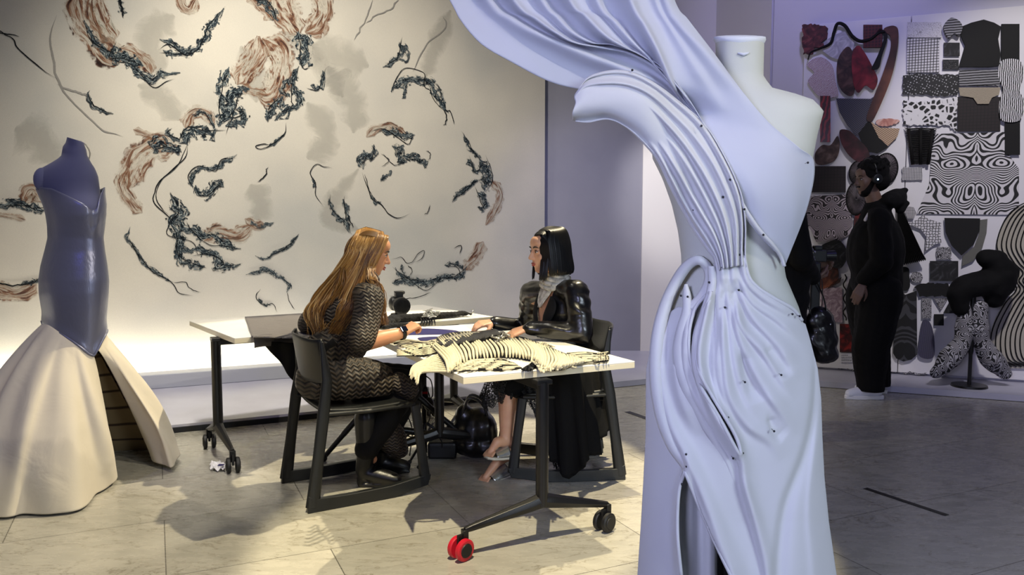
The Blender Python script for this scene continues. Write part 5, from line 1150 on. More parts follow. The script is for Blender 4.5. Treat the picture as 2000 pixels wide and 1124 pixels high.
# ---------------------------------------------------------------- dark figure behind the pale gown, holding a camera rig
def person_d():
    d = 4.75; w = lambda x, y, dd=0: W(x, y, d + dd); ft = w(1535, 860); ft[2] = 0
    root = empty('person', ft, 'person in black partly hidden behind the pale gown, holding a camera rig', 'person')
    head = w(1528, 350, .1); A = frame((.85, .45, -.1)); neck = w(1530, 398, .08); chest = w(1532, 465, .05); hip = w(1534, 600, .05)
    shn = w(1548, 424, -.12); shf = w(1520, 424, .22); eln = w(1566, 505, -.14); wrn = w(1590, 545, .1); elf = w(1560, 500, .35); wrf = w(1592, 522, .28)
    an = w(1538, 850, -.06); af = w(1545, 840, .2); kn = w(1538, 720, -.06); kf = w(1540, 715, .2)
    mb = MB(); head_geo(mb, head, A); mb.chain([head - A[2] * .07, neck, chest], [.05, .055, .1]); mb.cap(chest, hip, .11, .12); mb.chain([neck, shn, eln, wrn], [.05, .06, .042, .027]); mb.chain([neck, shf, elf, wrf], [.05, .06, .042, .027])
    hand(mb, wrn, (.6, .3, .1), (.2, -.3, -.9), 1, 1.0, .95); hand(mb, wrf, (.6, -.1, .2), (-.2, .9, .2), -1, 1.0, .95)
    for k, a in ((kn, an), (kf, af)): mb.chain([hip, k, a], [.08, .06, .04]); mb.cap(a, a + np.array([.1, .04, -.05]), .035, .03)
    remesh(mb, 'body', M_skinC, root, .006, 3); face_parts(root, head, A, 1.0)
    mb = MB(); mb.ell(head + A[2] * .04 - A[0] * .03, (.10, .088, .10), A); mb.build('hair', M_blk2, root)
    mb = MB(); mb.chain([neck - Z * .03, chest, w(1532, 560, .05)], [.09, .145, .15]); mb.chain([neck - Z * .04, shn, eln, wrn - (wrn - eln) * .1], [.07, .08, .07, .05]); mb.chain([neck - Z * .04, shf, elf, wrf - (wrf - elf) * .1], [.07, .08, .07, .05])
    remesh(mb, 'jacket', M_blk2, root, .009, 5, wrinkle(.006, 9, 31))
    mb = MB()
    for k, a in ((kn, an), (kf, af)): mb.chain([hip + Z * .05, hip * .9 + k * .1, k, a + Z * .03], [.14, .12, .10, .08])
    remesh(mb, 'trousers', M_blk2, root, .009, 5, wrinkle(.006, 9, 32))
    for a in (an, af):
        p = a * np.array([1, 1, 0]); mb = MB(); mb.chain([p + Z * .05, p + np.array([.11, .05, .035])], [.045, .035]); remesh(mb, 'shoe', M_boot, root, .007, 3, lambda P, Nn: np.column_stack([P[:, 0], P[:, 1], np.maximum(P[:, 2], .002)]))
    # camera rig
    rig = empty('camera_rig', w(1590, 520, .18), 'black handheld camera rig with bright metal bar beside the hidden person in black', 'camera rig')
    c = w(1596, 500, .2); mb = MB(); mb.box(c, (.10, .07, .075)); mb.box(c + np.array([.0, 0, .05]), (.05, .05, .03)); mb.build('camera_body', M_plastic, rig, smooth=False, bevel=.006)
    mb = MB(); mb.tube([c + np.array([.04, 0, 0]), c + np.array([.075, 0, .0]), c + np.array([.11, 0, .0])], [.03, .034, .036], 20); mb.build('lens', M_steel, rig, smooth=40)
    for k in range(7):
        if k < 1: continue
    mb = MB(); q = [w(1586 + 6 * math.sin(k * 2.2), 488 + k * 5, .12) for k in range(6)]
    for z_ in q: mb.ell(z_, (.010, .010, .010), n=10, m=6)
    mb.build('control_knobs', mat('bright_metal', '#aeb0b8', .25, metal=1), rig)
    mb = MB(); mb.tube([w(1566, 522, .05), w(1567, 560, .05), w(1566, 600, .05)], [.007] * 3, 10); mb.tube([w(1566, 549, .05), w(1553, 548, .05), w(1552, 532, .05)], [.004] * 3, 8); mb.build('metal_bar', bpy.data.materials['bright_metal'], rig)
    mb = MB(); mb.box(w(1590, 560, .12), (.06, .06, .30)); mb.box(w(1583, 530, .12), (.09, .05, .12)); mb.build('battery_grip', M_plastic, rig, smooth=False, bevel=.008)
    mb = MB(); mb.tube(cr([w(1600, 512, .15), w(1606, 560, .15), w(1604, 610, .15), w(1592, 640, .15)], 6), .003, 6); mb.build('cable', M_rub, rig)
    # shoulder bag
    bag = empty('shoulder_bag', w(1605, 700, .1), 'soft black shoulder bag hanging low beside the hidden person in black', 'bag')
    mb = MB(); mb.ell(w(1604, 660, .1), (.105, .07, .15)); mb.ell(w(1598, 625, .1), (.09, .065, .09)); mb.ell(w(1610, 690, .1), (.09, .065, .07))
    remesh(mb, 'bag_body', M_leather, bag, .008, 4, wrinkle(.010, 14, 33))
    for x in (1584, 1616):
        mb = MB(); mb.tube(cr([w(x, 618, .06), w(x - 12, 570, .07), w(1560, 480, .0), w(1536, 412, .0)], 6), [.010] * 3, 8, r2=[.004] * 3); mb.build('strap', M_leather, bag)
    mb = MB()
    for x, y in ((1622, 634), (1594, 650)): mb.ell(w(x, y, .02), (.006, .004, .006), n=10, m=6)
    mb.build('metal_stud', bpy.data.materials['bright_metal'], bag)
    return root
PD = person_d()
# ================================================================ textiles and things on the tables
M_cream = cloth('cream_yarn', '#bab397', .8, .2, 400, .3, 0, (60, .4)); M_yblk = cloth('black_yarn', '#0c0c0d', .85, .1, 300, .4, 0, (50, .5))
M_navy = mat('navy_paper', '#1f1c5e', .7, bump=(30, .1)); M_paper = mat('white_paper', '#e6e5e8', .6, bump=(6, .1)); M_silv = mat('silver_trim', '#b8b8b2', .3, metal=.8, bump=(60, .6))
tz = TZ + .001
def Tz(x, y, h=0.): return Wz(x, y, TZ + h)
# ribbed textile: curved cream ribs over a black ground
def ribbed():
    root = empty('ribbed_textile', Tz(960, 690), 'large cream and black ribbed textile spread over the front table', 'textile')
    rs = np.random.RandomState(4)
    spine = cr([(835, 702), (870, 672), (915, 662), (965, 664), (1010, 676), (1050, 690), (1090, 700), (1128, 706)], 12)
    up = cr([(842, 672), (868, 656), (912, 650), (965, 653), (1018, 660), (1058, 674), (1098, 690), (1130, 700)], 12)
    lo = cr([(880, 728), (905, 712), (950, 700), (1000, 698), (1042, 706), (1064, 722), (1098, 722), (1128, 712)], 12)
    n = len(up); mb = MB()
    G = []
    for i in range(n):
        G.append([Tz(*(up[i] * (1 - k) + lo[i] * k), .004 + .020 * math.sin(k * PI) ** .6) for k in np.linspace(-.04, 1.04, 10)])
    mb.grid(G).build('black_ground', M_yblk, root, solid=.003)
    mb = MB()
    for i in np.linspace(0, n - 1, 50):
        a = np.array([np.interp(i, range(n), up[:, k]) for k in (0, 1)]); c = np.array([np.interp(i, range(n), lo[:, k]) for k in (0, 1)]); m_ = np.array([np.interp(i, range(n), spine[:, k]) for k in (0, 1)]) * .35 + (a + c) / 2 * .65
        j = rs.normal(size=4); bow = 7 + 3 * math.sin(i * .4)
        q = [a + j[:2], a * .7 + c * .3 + (bow * .7, 0), a * .45 + c * .55 + (bow, 0), c * .8 + a * .2 + (bow * .3, 0), c + (-4 + j[2], j[3])]
        hs = [.006, .028, .034, .026, .008]; mb.tube(cr([Tz(x, y, h + .003 * rs.rand()) for (x, y), h in zip(q, hs)], 4), [.004, .0065, .007, .0065, .0035], 7)
    mb.build('rib', M_cream, root); root.children
    # flattened end hanging over the left edge
    mb = MB()
    for k in np.linspace(0, 1, 10):
        a = Tz(868 + 12 * k, 690 + 36 * k, .018 - .008 * k); b_ = Tz(835 + 6 * k, 702 + 24 * k, .014); c = Tz(808 + 12 * k, 716 + 14 * k, .006); e = Tz(800 + 16 * k, 728 + 14 * k, .0) ; c = c.copy(); e = e - Z * (.012 + .01 * math.sin(k * 9))
        mb.tube(cr([a, b_, c, e], 5), [.0065, .0055, .006, .003], 6)
    mb.build('striped_end', M_cream, root)
    mb = MB(); mb.grid([[Tz(866 + 14 * k, 688 + 40 * k, .006), Tz(835 + 6 * k, 702 + 26 * k, .004), Tz(806 + 14 * k, 716 + 15 * k, .001)] for k in np.linspace(0, 1, 8)]).build('black_backing', M_yblk, root, solid=.003)
    # loose layered strips at both ends
    def strips(name, lines, m_, r=.006, h=.010, par=root):
        mb = MB()
        for q in lines:
            q = cr(q, 6); mb.tube([Tz(x, y, h + .004 * math.sin(i * .7 + x)) for i, (x, y) in enumerate(q)], [r * .5, r, r, r * 1.1, r * .5], 7, r2=[r * .5] * 5)
        return mb.build(name, m_, par)
    ln = []
    for k in range(13): ln.append([(1105 + rs.rand() * 10, 690 + k * 2.0), (1140 + rs.rand() * 8, 688 + k * 1.6), (1172, 690 + k * 1.4 + rs.normal()), (1186 + rs.normal() * 2, 688 + k * 1.3)])
    strips('loose_strip', ln, M_cream, .006, .012); strips('dark_strip', [[(a[0][0], a[0][1] + 1.2), (a[1][0], a[1][1] + 1), (a[2][0], a[2][1] + .9), (a[3][0] + 3, a[3][1] + 1)] for a in ln[::2]], M_yblk, .005, .012)
    ln = [[(1040 + 6 * k, 706 + 9 * math.sin(k * .35)), (1052 + 5.5 * k, 716 + 3 * math.sin(k)), (1058 + 4.4 * k, 728 - .9 * k + 2 * math.sin(k * 2))] for k in range(14)]
    strips('frilled_edge', ln, M_cream, .008, .016)
    ln = [[(870 + 3 * k, 712 + k * 1.6), (920 + 2 * k, 704 + k * 2.1), (970 + k, 702 + k * 2.4), (1000 + 2 * k, 708 + 1.2 * k)] for k in range(9)]
    strips('loose_strip', ln, M_cream, .006, .010); strips('dark_strip', [[(x + 3, y + 1.5) for x, y in q] for q in ln[::1]], M_yblk, .007, .007)
    ln = [[(1020 + 3 * k, 722 + .5 * k), (1040, 712 + k), (1055, 700 + 2 * k)] for k in range(6)]; strips('dark_strip', ln, M_yblk, .010, .008)
    ln = [[(775, 684 + 2.2 * k), (800 + k, 686 + 1.6 * k), (830, 680 + 2.8 * k), (856, 672 + 3 * k)] for k in range(6)]
    strips('loose_strip', ln, M_cream, .006, .010); strips('dark_strip', [[(x, y + 1.2) for x, y in q] for q in ln], M_yblk, .0055, .008)
    ln = [[(758 + 6 * k, 668 + 2.2 * k), (790 + 5 * k, 664 + 2 * k), (826 + 3 * k, 668 + 1.6 * k), (852, 664 + k)] for k in range(8)]
    strips('loose_strip', ln, M_cream, .007, .009); strips('dark_strip', [[(x + 5, y + 1.5) for x, y in q] for q in ln[1::2]], M_yblk, .006, .009)
    ln = [[(1060 + 4 * k, 668 + 1.6 * k), (1050, 672 + k), (1020, 664 + k)] for k in range(7)]; strips('loose_strip', ln, M_cream, .006, .010)
    return root
ribbed()
def patch(name, poly, m_, label, cat, h=.002, th=.0015, group=None, wavy=.0):
    P = cr(poly, 4, closed=True) if wavy else poly; c = np.mean(np.array(P), 0); mb = MB(); n = len(P)
    top = [Tz(x, y, h + th) for x, y in P]; bot = [Tz(x, y, h) for x, y in P]; mb.add(top + bot, [tuple(range(n)), tuple(range(2 * n - 1, n - 1, -1))] + [(i, (i + 1) % n, (i + 1) % n + n, i + n) for i in range(n)])
    return tag(mb.build(name, m_, smooth=False), label, cat, group)
patch('paper_sheet', [(760, 640), (905, 636), (930, 650), (880, 668), (768, 668)], M_paper, 'white paper sheet under the navy swatches on the front table', 'paper', .0005, .0008)
patch('navy_swatch', [(742, 647), (780, 644), (835, 642), (890, 646), (893, 652), (840, 654), (742, 655)], M_navy, 'long narrow navy swatch lying behind the fair-haired woman\'s wrist', 'swatch', .0018, .001, wavy=1)
patch('navy_swatch', [(818, 660), (860, 658), (872, 664), (862, 674), (838, 673), (822, 666)], M_navy, 'short navy swatch between the white paper and the ribbed textile', 'swatch', .0018, .001, wavy=1)
# dark textile held in the hands of the woman in leather
root = empty('crumpled_textile', Tz(950, 656), 'black and silver crumpled textile between the hands of the leather-jacket woman', 'textile')
G = []; rs = np.random.RandomState(2)
for t in np.linspace(0, 1, 26):
    a = np.array([855 + 110 * t, 668 - 26 * t]); b_ = np.array([872 + 120 * t, 684 - 24 * t]); G.append([Tz(*(a * (1 - k) + b_ * k), .008 + .050 * math.sin(k * PI) * (.5 + .5 * t) + .008 * math.sin(t * 31 + k * 9)) for k in np.linspace(0, 1, 12)])
MB().grid(G).build('black_fabric', M_yblk, root, solid=.003)
mb = MB()
for i in range(26):
    x = 962 + rs.rand() * 34; y = 652 + rs.rand() * 10; h = .03 + .04 * rs.rand(); q = [Tz(x + rs.normal() * 7, y + rs.normal() * 3, h * (.4 + .6 * rs.rand())) for _ in range(4)]; mb.tube(cr(q, 4), [.003, .005, .003], 6)
mb.build('silver_fringe', M_silv, root)
tag(MB().tube(cr([Tz(*p, .012) for p in ((868, 674), (880, 662), (905, 656), (935, 650))], 6), [.004, .018, .020, .006], 10, r2=[.004, .010, .012, .006]).build('grey_roll', cloth('grey_knit', '#8f8c80', .8, .1, 200, .6, 0, (60, .8))), 'grey black-flecked rolled knit behind the ribbed textile', 'textile')
tag(MB().tube(cr([Tz(*p, .02) for p in ((868, 676), (872, 668), (878, 664))], 4), [.006, .012, .004], 10).build('black_tassel', M_yblk), 'small black tassel standing at the left end of the ribbed textile', 'tassel')
# long black textile with a silver trim on the back table
def Wt2(x, y, h=0.): return Wz(x, y, TZ + h)
root = empty('black_textile', Wt2(850, 618), 'long black textile with a silver tangle across the back table', 'textile')
pts = [(742, 634), (770, 624), (800, 622), (840, 618), (880, 615), (905, 613), (922, 614)]
mb = MB(); mb.tube(cr([Wt2(x, y, .02) for x, y in pts], 6), [.03, .045, .04, .045, .035, .03, .008], 14, up=(0, 0, 1), r2=[.022, .026, .024, .024, .02, .016, .006]); remesh(mb, 'fabric_roll', M_yblk, root, .006, 2, wrinkle(.006, 26, 41))
mb = MB()
for i in range(34):
    t_ = rs.rand() * 6.28; x = 840 + 12 * math.cos(t_) * rs.rand(); y = 612 + 5 * math.sin(t_); q = [Wt2(x + rs.normal() * 6, y + rs.normal() * 2, .045 + .02 * rs.rand()) for _ in range(4)]; mb.tube(cr(q, 4), [.002, .0045, .002], 6)
mb.build('silver_tangle', M_silv, root); mb = MB(); mb.tube(cr([Wt2(920, 614, .01), Wt2(924, 608, .03), Wt2(921, 604, .035)], 4), [.004, .006, .002], 8); mb.build('silver_tip', M_silv, root)
mb = MB()
for k in range(6): mb.tube(cr([Wt2(822 + 5 * k, 622, .02), Wt2(824 + 5 * k, 629, .004), Wt2(820 + 6 * k, 636, .004)], 4), [.003, .005, .002], 6)
mb.build('loose_thread', M_yblk, root)
tag(MB().tube(cr([Wt2(748, 640, .014), Wt2(765, 636, .016), Wt2(792, 634, .012), Wt2(800, 632, .01)], 5), [.01, .022, .018, .006], 10, r2=[.008, .014, .012, .006]).build('dark_bundle', M_yblk), 'small dark textile bundle beneath the camera lens on the table', 'textile')
# camera on its small support
cm_ = Wt2(770, 622); root = empty('video_camera', cm_, 'black video camera with big round lens facing out over the back table', 'camera')
c = W(782, 596, cm_[1]); fz = nrm(np.array([.35, -.9, -.1])); A_ = frame(fz)
mb = MB(); mb.box(c - fz * .055 - Z * .0, (.09, .085, .075), A_); mb.ell(c - fz * .05 - A_[1] * .035, (.045, .03, .045), A_); mb.build('camera_body', M_plastic, root, smooth=35, bevel=.006)
mb = MB(); mb.box(c - fz * .045 + Z * .058, (.05, .05, .035), A_); mb.box(c - fz * .03 + Z * .078, (.03, .065, .012), A_); mb.ell(c - fz * .045 + Z * .07 + A_[1] * .03, (.012, .012, .012)); mb.build('viewfinder', M_plastic, root, smooth=35, bevel=.004)
mb = MB(); mb.tube([c - fz * .02, c, c + fz * .0, c + fz * .045, c + fz * .05, c + fz * .05, c + fz * .03], [.045, .048, .052, .056, .054, .044, .040], 30); ln_ = mb.build('lens', M_steel, root, smooth=40)
mg = mat('lens_glass', '#050608', .05, spec=1.0, coat=1); mb = MB(); mb.ell(c + fz * .026, (.012, .042, .042), A_); mb.build('lens_glass', mg, ln_)
mb = MB(); mb.tube([c - fz * .05 - Z * .035, [c[0] - fz[0] * .05, c[1] - fz[1] * .05, TZ + .022]], [.022, .026], 14); mb.tube([[c[0] - fz[0] * .05, c[1] - fz[1] * .05, TZ + .026], [c[0] - fz[0] * .05, c[1] - fz[1] * .05, TZ + .001]], [.05, .06], 18); mb.build('camera_mount', M_steel, root, smooth=40)
# grey cloth lying over the back table and hanging in front
M_gcl = cloth('grey_linen', '#6a6663', .85, .1, 300, .3, 0, (14, .5)); G = []
for u in np.linspace(0, 1, 24):
    bx = np.array([478 + 130 * u, 619.5 - 8 * u]); fx = np.array([493 + 110 * u, 663 + 3.5 * u]); row = [Tz(*(bx * (1 - k) + fx * k), .004 + .002 * math.sin(u * 20 + k * 14)) for k in np.linspace(0, .93, 10)]
    e = b2 + ld2 * (.10 + .62 * u); e = e * np.array([1, 1, 0]); ou = -np.cross(Z, ld2) * 1.0; ou = nrm(b2 - a2) * .012
    for dz in (.003, -.03, -.06): row.append(e + ou * (1 if dz < 0 else .3) + Z * (TZ + dz + .004 * math.sin(u * 17)))
    G.append(row)
gc = MB().grid(G).build('grey_cloth', M_gcl, solid=.003); tag(gc, 'grey linen cloth spread across the left part of the back table', 'cloth')
G = []
for u in np.linspace(0, 1, 20):
    top_ = Tz(515 + 75 * u, 668 + 4 * u, -.034) ; bt = Tz(515 + 75 * u, 668 + 4 * u, -.034); depth = .02 + .24 * min(1, u * 1.05)
    G.append([top_ + np.array([.006 * math.sin(k * 5 + u * 9), .006 * math.cos(u * 15) + .02, 0]) - Z * depth * k for k in np.linspace(0, 1, 14)])
o = MB().grid(G).build('black_drape', M_blk2, solid=.003); tag(o, 'black fabric hanging from the back table edge behind the near chair', 'drape')
# under the tables: light-stand, tripod, cables, bag
root = empty('light_stand', Wz(828, 868), 'thin black light stand with splayed legs standing under the tables', 'stand')
lsp = W(828, 740, 4.35); f0 = np.array([lsp[0], lsp[1], 0]); mb = MB(); mb.tube([f0 + Z * .02, f0 + Z * .34, f0 + Z * .68], [.015, .015, .013], 12); mb.build('pole', M_steel, root)
for k in range(3):
    a_ = 2.1 * k + .5; e = f0 + np.array([math.cos(a_), math.sin(a_), 0]) * .24; mb = MB(); mb.tube([f0 + Z * .20, e + Z * .012], [.009, .007], 8); mb.tube([f0 + Z * .08, (f0 + e) / 2 + Z * .10], [.004, .004], 6); mb.ell(e + Z * .012, (.014, .014, .012), n=10, m=6); mb.build('leg', M_steel, root)
mb = MB(); mb.box(f0 + Z * .36, (.05, .05, .07)); c_ = mb.build('clamp', M_steel, root, smooth=False, bevel=.005); mb = MB(); mb.box(f0 + Z * .37 + np.array([.0, -.027, 0]), (.045, .004, .012)); q_ = mb.build('red_band', M_red, c_, smooth=False)
root = empty('folded_tripod', Wz(860, 880), 'folded black tripod leaning diagonally under the tables behind the near chair', 'tripod')
for (a_, b2_, r_) in (((752, 718, 4.2), (940, 900, 4.35), .016), ((700, 815, 4.3), (632, 912, 4.25), .015), ((745, 835, 4.2), (940, 862, 4.35), .017), ((838, 795, 4.35), (915, 852, 4.35), .007), ((862, 800, 4.75), (800, 905, 4.2), .008), ((905, 790, 4.7), (876, 835, 4.35), .009)):
    p, q = W(*a_), W(*b2_); p[2] = max(p[2], r_ + .004); q[2] = max(q[2], r_ + .004); mb = MB(); mb.tube([p, p * .6 + q * .4, p * .55 + q * .45, q], [r_ * 1.15, r_ * 1.15, r_, r_ * .9], 10); mb.ell(q, (r_ * 1.5,) * 3, n=10, m=8); mb.build('tripod_leg', M_steel, root, smooth=40)
mb = MB(); mb.box(W(812, 775, 4.27), (.07, .06, .09)); mb.ell(W(838, 790, 4.3), (.03, .03, .04)); mb.build('tripod_head', M_steel, root, smooth=35, bevel=.006)
for k, (pts_, d_) in enumerate((([(812, 745), (830, 752), (842, 790), (835, 830), (815, 850)], 4.3), ([(800, 780), (792, 800), (805, 840), (800, 870)], 4.25), ([(815, 880), (840, 850), (862, 862), (858, 893), (830, 900)], 4.2), ([(842, 745), (845, 772), (835, 786), (828, 800)], 4.3), ([(806, 756), (812, 768), (822, 760), (818, 742)], 4.25), ([(870, 850), (840, 860), (800, 858), (790, 880)], 4.3))):
    P_ = [W(x, y, d_ + .03 * i) for i, (x, y) in enumerate(pts_)]
    for p in P_: p[2] = max(p[2], .006)
    if k in (0, 3, 4): P_ = [W(832, 735, 4.35)] + P_
    else: P_[-1][2] = .005
    tag(MB().tube(cr(P_, 8), .0035, 6).build('cable', M_rub), ['thin black cable dropping beside the light stand pole under the table', 'thin black cable hanging left of the light stand to the floor', 'black cable looped on the floor at the foot of the light stand', 'short black cable curling right of the light stand pole', 'small black cable loop just below the striped textile end', 'black cable running left along the floor from the dark handbag'][k], 'cable')
bagc = W(928, 848, 4.35); root = empty('handbag', [bagc[0], bagc[1], 0], 'slouchy black leather handbag on the floor under the tables beside bare shins', 'bag')
mb = MB(); mb.ell([bagc[0], bagc[1], .14], (.13, .09, .14)); mb.ell([bagc[0], bagc[1], .07], (.14, .10, .07)); mb.ell([bagc[0] - .05, bagc[1], .22], (.06, .06, .07))
remesh(mb, 'bag_body', M_leather, root, .008, 4, wrinkle(.012, 12, 51, lambda P, Nn: np.column_stack([P[:, 0], P[:, 1], np.maximum(P[:, 2], .003)])))
for s in (-.04, .04): MB().tube(cr([bagc * [1, 1, 0] + np.array([-.08, s, .22]), bagc * [1, 1, 0] + np.array([-.03, s, .34]), bagc * [1, 1, 0] + np.array([.05, s, .30]), bagc * [1, 1, 0] + np.array([.08, s, .18])], 6), .008, 8).build('handle', M_leather, root)
q = W(905, 905, 4.28); root = empty('camera_case', [q[0] - .1, q[1], 0], 'small black padded case on the floor left of the handbag', 'case')
mb = MB(); mb.box([q[0] - .12, q[1] + .05, .05], (.16, .12, .095)); mb.build('case_body', M_rub, root, smooth=False, bevel=.015, subd=0); mb = MB(); mb.box([q[0] - .12, q[1] - .012, .07], (.10, .006, .004)); mb.build('zip', M_steel, root, smooth=False)
# black rubber mat under the gear
P_ = [Wz(790, 905), Wz(800, 958), Wz(888, 908), Wz(930, 905), Wz(940, 882), Wz(830, 880)]
# crumpled tissue and label on the floor
root = empty('crumpled_paper', Wz(430, 922), 'crumpled scrap of white paper on the floor beside the back table wheel', 'paper'); rs = np.random.RandomState(8); G = []
for i in range(9):
    G.append([Wz(411 + 3.6 * i + rs.normal() * .8, 908 + 2.4 * j + rs.normal() * .7) + Z * (.004 + .022 * rs.rand()) for j in range(7)])
MB().grid(G).build('paper_scrap', M_paper, root, smooth=False, solid=.001)
mb = MB(); mb.box(Wz(432, 918) + Z * .026, (.03, .025, .003)); mb.build('dark_label', M_navy, root, smooth=False)
import re
# ================================================================ samples pinned on the display boards
BO = .0
def bp_(x, y, out=0.): return Wp(x, y, RP + RN * 0, RN) + RN * out
def pat(name, kind, c1, c2, s=1.0, thr=.5, rot=0, rough=.7, dist=0, c3=None):
    """procedural patterns: wave rings, bands, cells, dots, moire, marble"""
    m, nt, b = new_mat(name); L = nt.links; g = nt.nodes.new('ShaderNodeTexCoord'); mp = nt.nodes.new('ShaderNodeMapping'); L.new(g.outputs['UV'], mp.inputs[0]); mp.inputs['Rotation'].default_value = (0, 0, rot); c = mp.outputs[0]
    if kind == 'bands': t = N(nt, 'ShaderNodeTexWave', wave_type='BANDS', i_Scale=float(s), i_Distortion=float(dist), i_Detail=2.0); t.inputs['Detail Scale'].default_value = 1.2; L.new(c, t.inputs['Vector']); f = t.outputs['Fac']
    elif kind == 'rings': t = N(nt, 'ShaderNodeTexWave', wave_type='RINGS', i_Scale=float(s), i_Distortion=float(dist), i_Detail=2.0); L.new(c, t.inputs['Vector']); f = t.outputs['Fac']
    elif kind == 'cells': t = N(nt, 'ShaderNodeTexVoronoi', feature='DISTANCE_TO_EDGE', i_Scale=float(s), i_Randomness=float(dist)); L.new(c, t.inputs['Vector']); mu = N(nt, 'ShaderNodeMath', operation='MULTIPLY'); mu.inputs[1].default_value = 3.0; L.new(t.outputs['Distance'], mu.inputs[0]); f = mu.outputs[0]
    elif kind == 'dots': t = N(nt, 'ShaderNodeTexVoronoi', i_Scale=float(s), i_Randomness=float(dist)); L.new(c, t.inputs['Vector']); f = t.outputs['Distance']
    elif kind == 'moire':
        sp = N(nt, 'ShaderNodeSeparateXYZ'); L.new(c, sp.inputs[0]); ab = N(nt, 'ShaderNodeMath', operation='ABSOLUTE'); L.new(sp.outputs['X'], ab.inputs[0]); cb = N(nt, 'ShaderNodeCombineXYZ'); L.new(ab.outputs[0], cb.inputs[0]); L.new(sp.outputs['Y'], cb.inputs[1])
        n = N(nt, 'ShaderNodeTexNoise', i_Scale=float(dist), i_Detail=1.5); L.new(cb.outputs[0], n.inputs['Vector']); mu = N(nt, 'ShaderNodeMath', operation='MULTIPLY'); mu.inputs[1].default_value = float(s); L.new(n.outputs['Fac'], mu.inputs[0]); si = N(nt, 'ShaderNodeMath', operation='SINE'); L.new(mu.outputs[0], si.inputs[0]); m2_ = N(nt, 'ShaderNodeMath', operation='MULTIPLY_ADD'); m2_.inputs[1].default_value = .5; m2_.inputs[2].default_value = .5; L.new(si.outputs[0], m2_.inputs[0]); f = m2_.outputs[0]
    else: t = N(nt, 'ShaderNodeTexNoise', i_Scale=float(s), i_Detail=5.0, i_Distortion=float(dist)); L.new(c, t.inputs['Vector']); f = t.outputs['Fac']
    st = [(max(0, thr - .07), hexc(c1)), (min(1, thr + .07), hexc(c2))] if kind != 'marble' else [(.34, hexc(c1)), (.5, hexc(c3 or c2)), (.66, hexc(c2))]
    r = ramp(nt, f, st); L.new(r.outputs[0], b.inputs['Base Color']); b.inputs['Roughness'].default_value = rough; return m
def setuv(o, cx, cy, sc):
    me = o.data; uv = me.uv_layers.new(name='UVMap'); c = bp_(cx, cy)
    for lp in me.loops:
        p = np.array(me.vertices[lp.vertex_index].co) - c; uv.data[lp.index].uv = (float(np.dot(p, RD)) / sc, float(p[2]) / sc)
def swatch(name, poly, m_, label, cat='textile sample', th=.012, closed_curve=False, sc=.1, gap=.002, wav=0, group=None, jag=0):
    P = np.array(cr(poly, 5, closed=True) if closed_curve else poly, float); c = P.mean(0)
    if jag:
        rs = np.random.RandomState(len(bpy.data.objects)); Q = []
        for i in range(len(P)):
            a, b = P[i], P[(i + 1) % len(P)]; k = max(1, int(np.hypot(*(b - a)) / 4))
            for j in range(k): Q.append(a + (b - a) * j / k + rs.normal(size=2) * jag)
        P = np.array(Q)
    n = len(P); mb = MB(); fr_ = [bp_(x, y, gap + th) for x, y in P]; bk = [bp_(x, y, gap) for x, y in P]
    mb.add(fr_ + bk, [tuple(range(n)), tuple(range(2 * n - 1, n - 1, -1))] + [(i, (i + 1) % n, (i + 1) % n + n, i + n) for i in range(n)])
    o = mb.build(name, m_, smooth=False); setuv(o, c[0], c[1], sc); tag(o, label, cat, group); return o
def box4(x0, y0, x1, y1): return [(x0, y0), (x1, y0), (x1, y1), (x0, y1)]
B = '#08080a'; Wt = '#d8d6da'
P_red = pat('red_marble', 'marble', '#2a0e12', '#7c3a3a', 1.2, dist=1.5, c3='#4f1f22'); P_brown = pat('brown_marble', 'marble', '#160d0c', '#5a3f3a', 1.0, dist=1.0, c3='#3a2521')
P_greyv = pat('grey_veil', 'marble', '#8d8b95', '#c8c6cf', .9, dist=2, c3='#a8a6b0'); P_pstr = pat('pink_stripes', 'bands', '#7d4f5c', '#d6cfd4', 5.5, .5, .9, dist=5)
P_redhex = pat('red_hex', 'cells', '#5a1d20', '#34131a', 4.0, .3, dist=.1); P_redgl = pat('red_gloss', 'bands', '#3a0a10', '#8a2228', 1.0, .6, .2, .3, 6); P_blk = mat('flat_black', '#060607', .8); P_dk = pat('dark_weave', 'cells', '#0c0809', '#1b1113', 4.0, .3)
P_moire1 = pat('moire_bodice', 'moire', '#171114', '#a59aa2', 330, .5, 0, dist=.5); P_moire2 = pat('moire_print', 'moire', '#101012', '#cfccd0', 250, .45, 0, dist=.4)
P_hex = pat('hex_fade', 'cells', '#141416', '#c4c2c6', 5.0, .35, dist=.0); P_knitbw = pat('bw_knit', 'dots', '#b9b7bb', '#19191b', 6.5, .22, .5, dist=.35); P_lace = pat('bw_lace', 'cells', '#d5d3d6', '#111113', 2.6, .42, dist=.8); P_star = pat('star_lace', 'cells', '#0e0e10', '#cfcdd1', 3.2, .3, dist=.4)
P_fold = pat('grey_folds', 'bands', '#1b1b1e', '#8b8a8e', 1.6, .5, PI / 2, dist=1.2); P_col = pat('column_lines', 'bands', '#08080a', '#dad8dc', 3.2, .5, dist=3); P_leaf = pat('brown_leaf', 'marble', '#2e211f', '#6d5a55', 1.5, dist=.5, c3='#4a3834'); P_mar = pat('maroon_petal', 'marble', '#1c090f', '#4d1f28', .9, dist=.6, c3='#341019')
